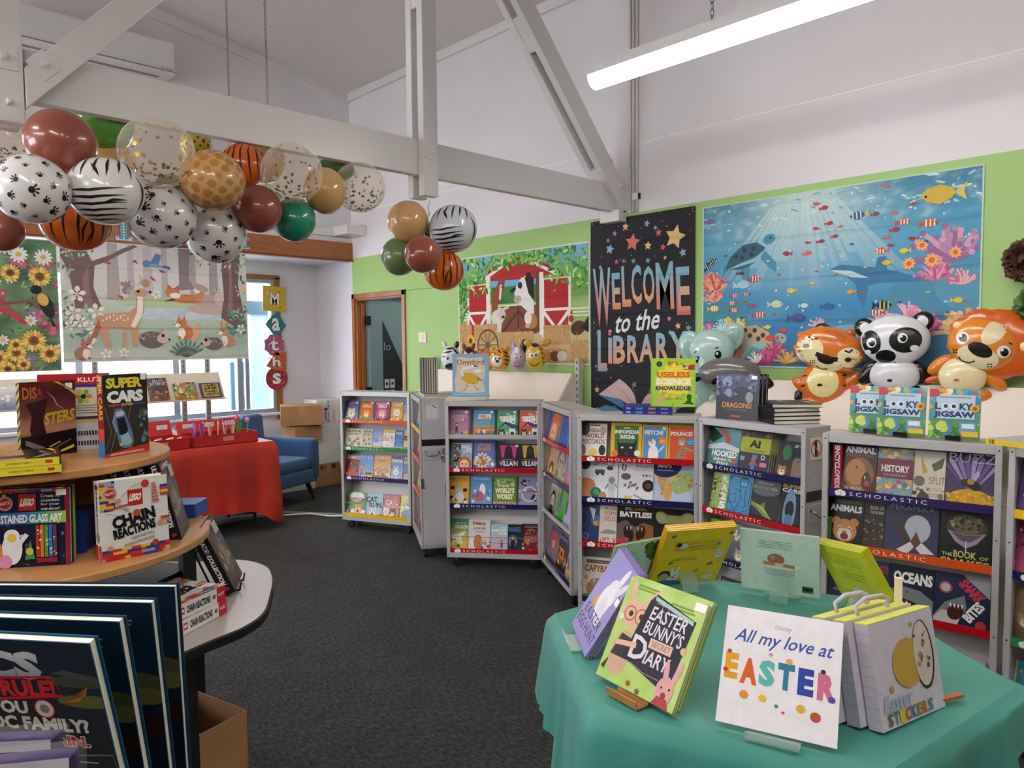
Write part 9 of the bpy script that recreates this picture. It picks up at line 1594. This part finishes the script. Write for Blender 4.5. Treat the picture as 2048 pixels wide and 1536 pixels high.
o = book(.20, .19, .007, '#a8c09c', cover0('#8ab890'), 'pale green picture book with a treetop behind the lilac books', (1.80, 1.36, .745), rad(-14)+pi, .38, 0, True, 'picture_book', back=lambda a: (bgv(a, '#a9c4a4', '#c4d8bc'), a.lines(.1, .5, .6, .75, 4, '#7a9a7c', .01), a.text('Easter', .1, .76, .5, .86, '#b8b84a', 0), a.stroke([(.82, .3), (.84, .7)], .04, '#6a4a2c'), busy(a, ['#3f6a34', '#56843c', '#2f5428'], 26, .66, .62, 1, .96, .04, .07)))
# sticker books with rope handles (no figure on the cover)
def sticker_book(a):
    a.rect(0, 0, 1, 1, '#d6cfda'); R = random.Random(2)
    for i in range(60): a.circ(R.random(), R.random(), .006, '#a49ea8', 6)
    a.ell(.5, .55, .24, .24, '#c9a64c', 20); a.ell(.76, .58, .16, .34, '#3c2c34', 22); a.ell(.75, .59, .145, .32, '#d9cdbf', 22); busy(a, ['#8a5a4a', '#b09080'], 16, .64, .4, .86, .8, .015, .035, 5); a.circ(.2, .36, .03, '#d8923c', 8); a.circ(.62, .9, .022, '#c89a5c', 8)
    a.text('Easter', .06, .16, .5, .32, '#a8bcd0', .02, shear=.2)
    for i, ch in enumerate('STICKERS'): a.text(ch, .08+.09*i, .03, .155+.09*i, .15, ['#7a6a3c', '#3f8a6c', '#d8c03c', '#b8502c', '#4a6a9c', '#8a8a3c', '#c8702c', '#5c8a9c'][i], .04)
yw = -.223; ax, ay = -sin(yw), cos(yw)
for i in range(3):
    d = .034*i; tl_ = .20
    o = book(.225, .205, .030, '#cfc8d4', sticker_book if i == 0 else None, ['front lilac sticker book with rope handle and egg shaped window', 'middle lilac sticker book with rope handle', 'rear lilac sticker book with rope handle'][i], (1.600+ax*d-.02*i*cos(yw), .475+ay*d-.02*i*sin(yw), .742), yw, tl_, .03, False, 'sticker_book', group='lilac sticker books', spine=lambda a: (a.rect(0, 0, 1, 1, '#c6c0cc'), *[a.rect(0, .1*k, 1, .1*k+.012, '#b4aebc') for k in range(10)]))
    MB().box(-.1125, .0, .2052, .1125, .030, .2075, 0, lin('#d9dc6a')).build('yellow_edge', MATTEINK, o)
    if i: MB().tube([(-.05, .015, .203), (-.06, .01, .228), (-.03, .006, .24), (.03, .008, .236), (.06, .012, .226), (.05, .015, .203)], .0045, 8).build('rope_handle', mat('rope_lilac', '#c2bcd0', .8), o, smooth=True)
wst = thing('wooden_easel', 'folding wooden easel behind the sticker books', 'book stand', (1.70, .50, ZT), yw)
M_ew = mat('easel_wood', '#b06a3c', .5, var=.2, vscale=15)
def bar(nm, p, q, r=.008, m=M_ew):
    p, q = Vector(p), Vector(q); d = (q-p); M = Matrix.Translation(p) @ d.to_track_quat('Z', 'Y').to_matrix().to_4x4(); b = MB(); b.box(-r, -r*.5, 0, r, r*.5, d.length, M=M); b.build(nm, m, wst)
bar('side_rail', (.05, -.02, .0), (.01, .06, .20)); bar('side_rail', (-.10, .02, .0), (-.07, .10, .20)); bar('rear_leg', (-.02, .17, 0), (-.02, .09, .20)); bar('ledge', (-.13, -.005, .012), (.075, -.05, .012), .007); bar('tall_slat', (.035, .07, .0), (.0, .05, .255), .008, mat('pale_slat', '#e2d2b8', .6))
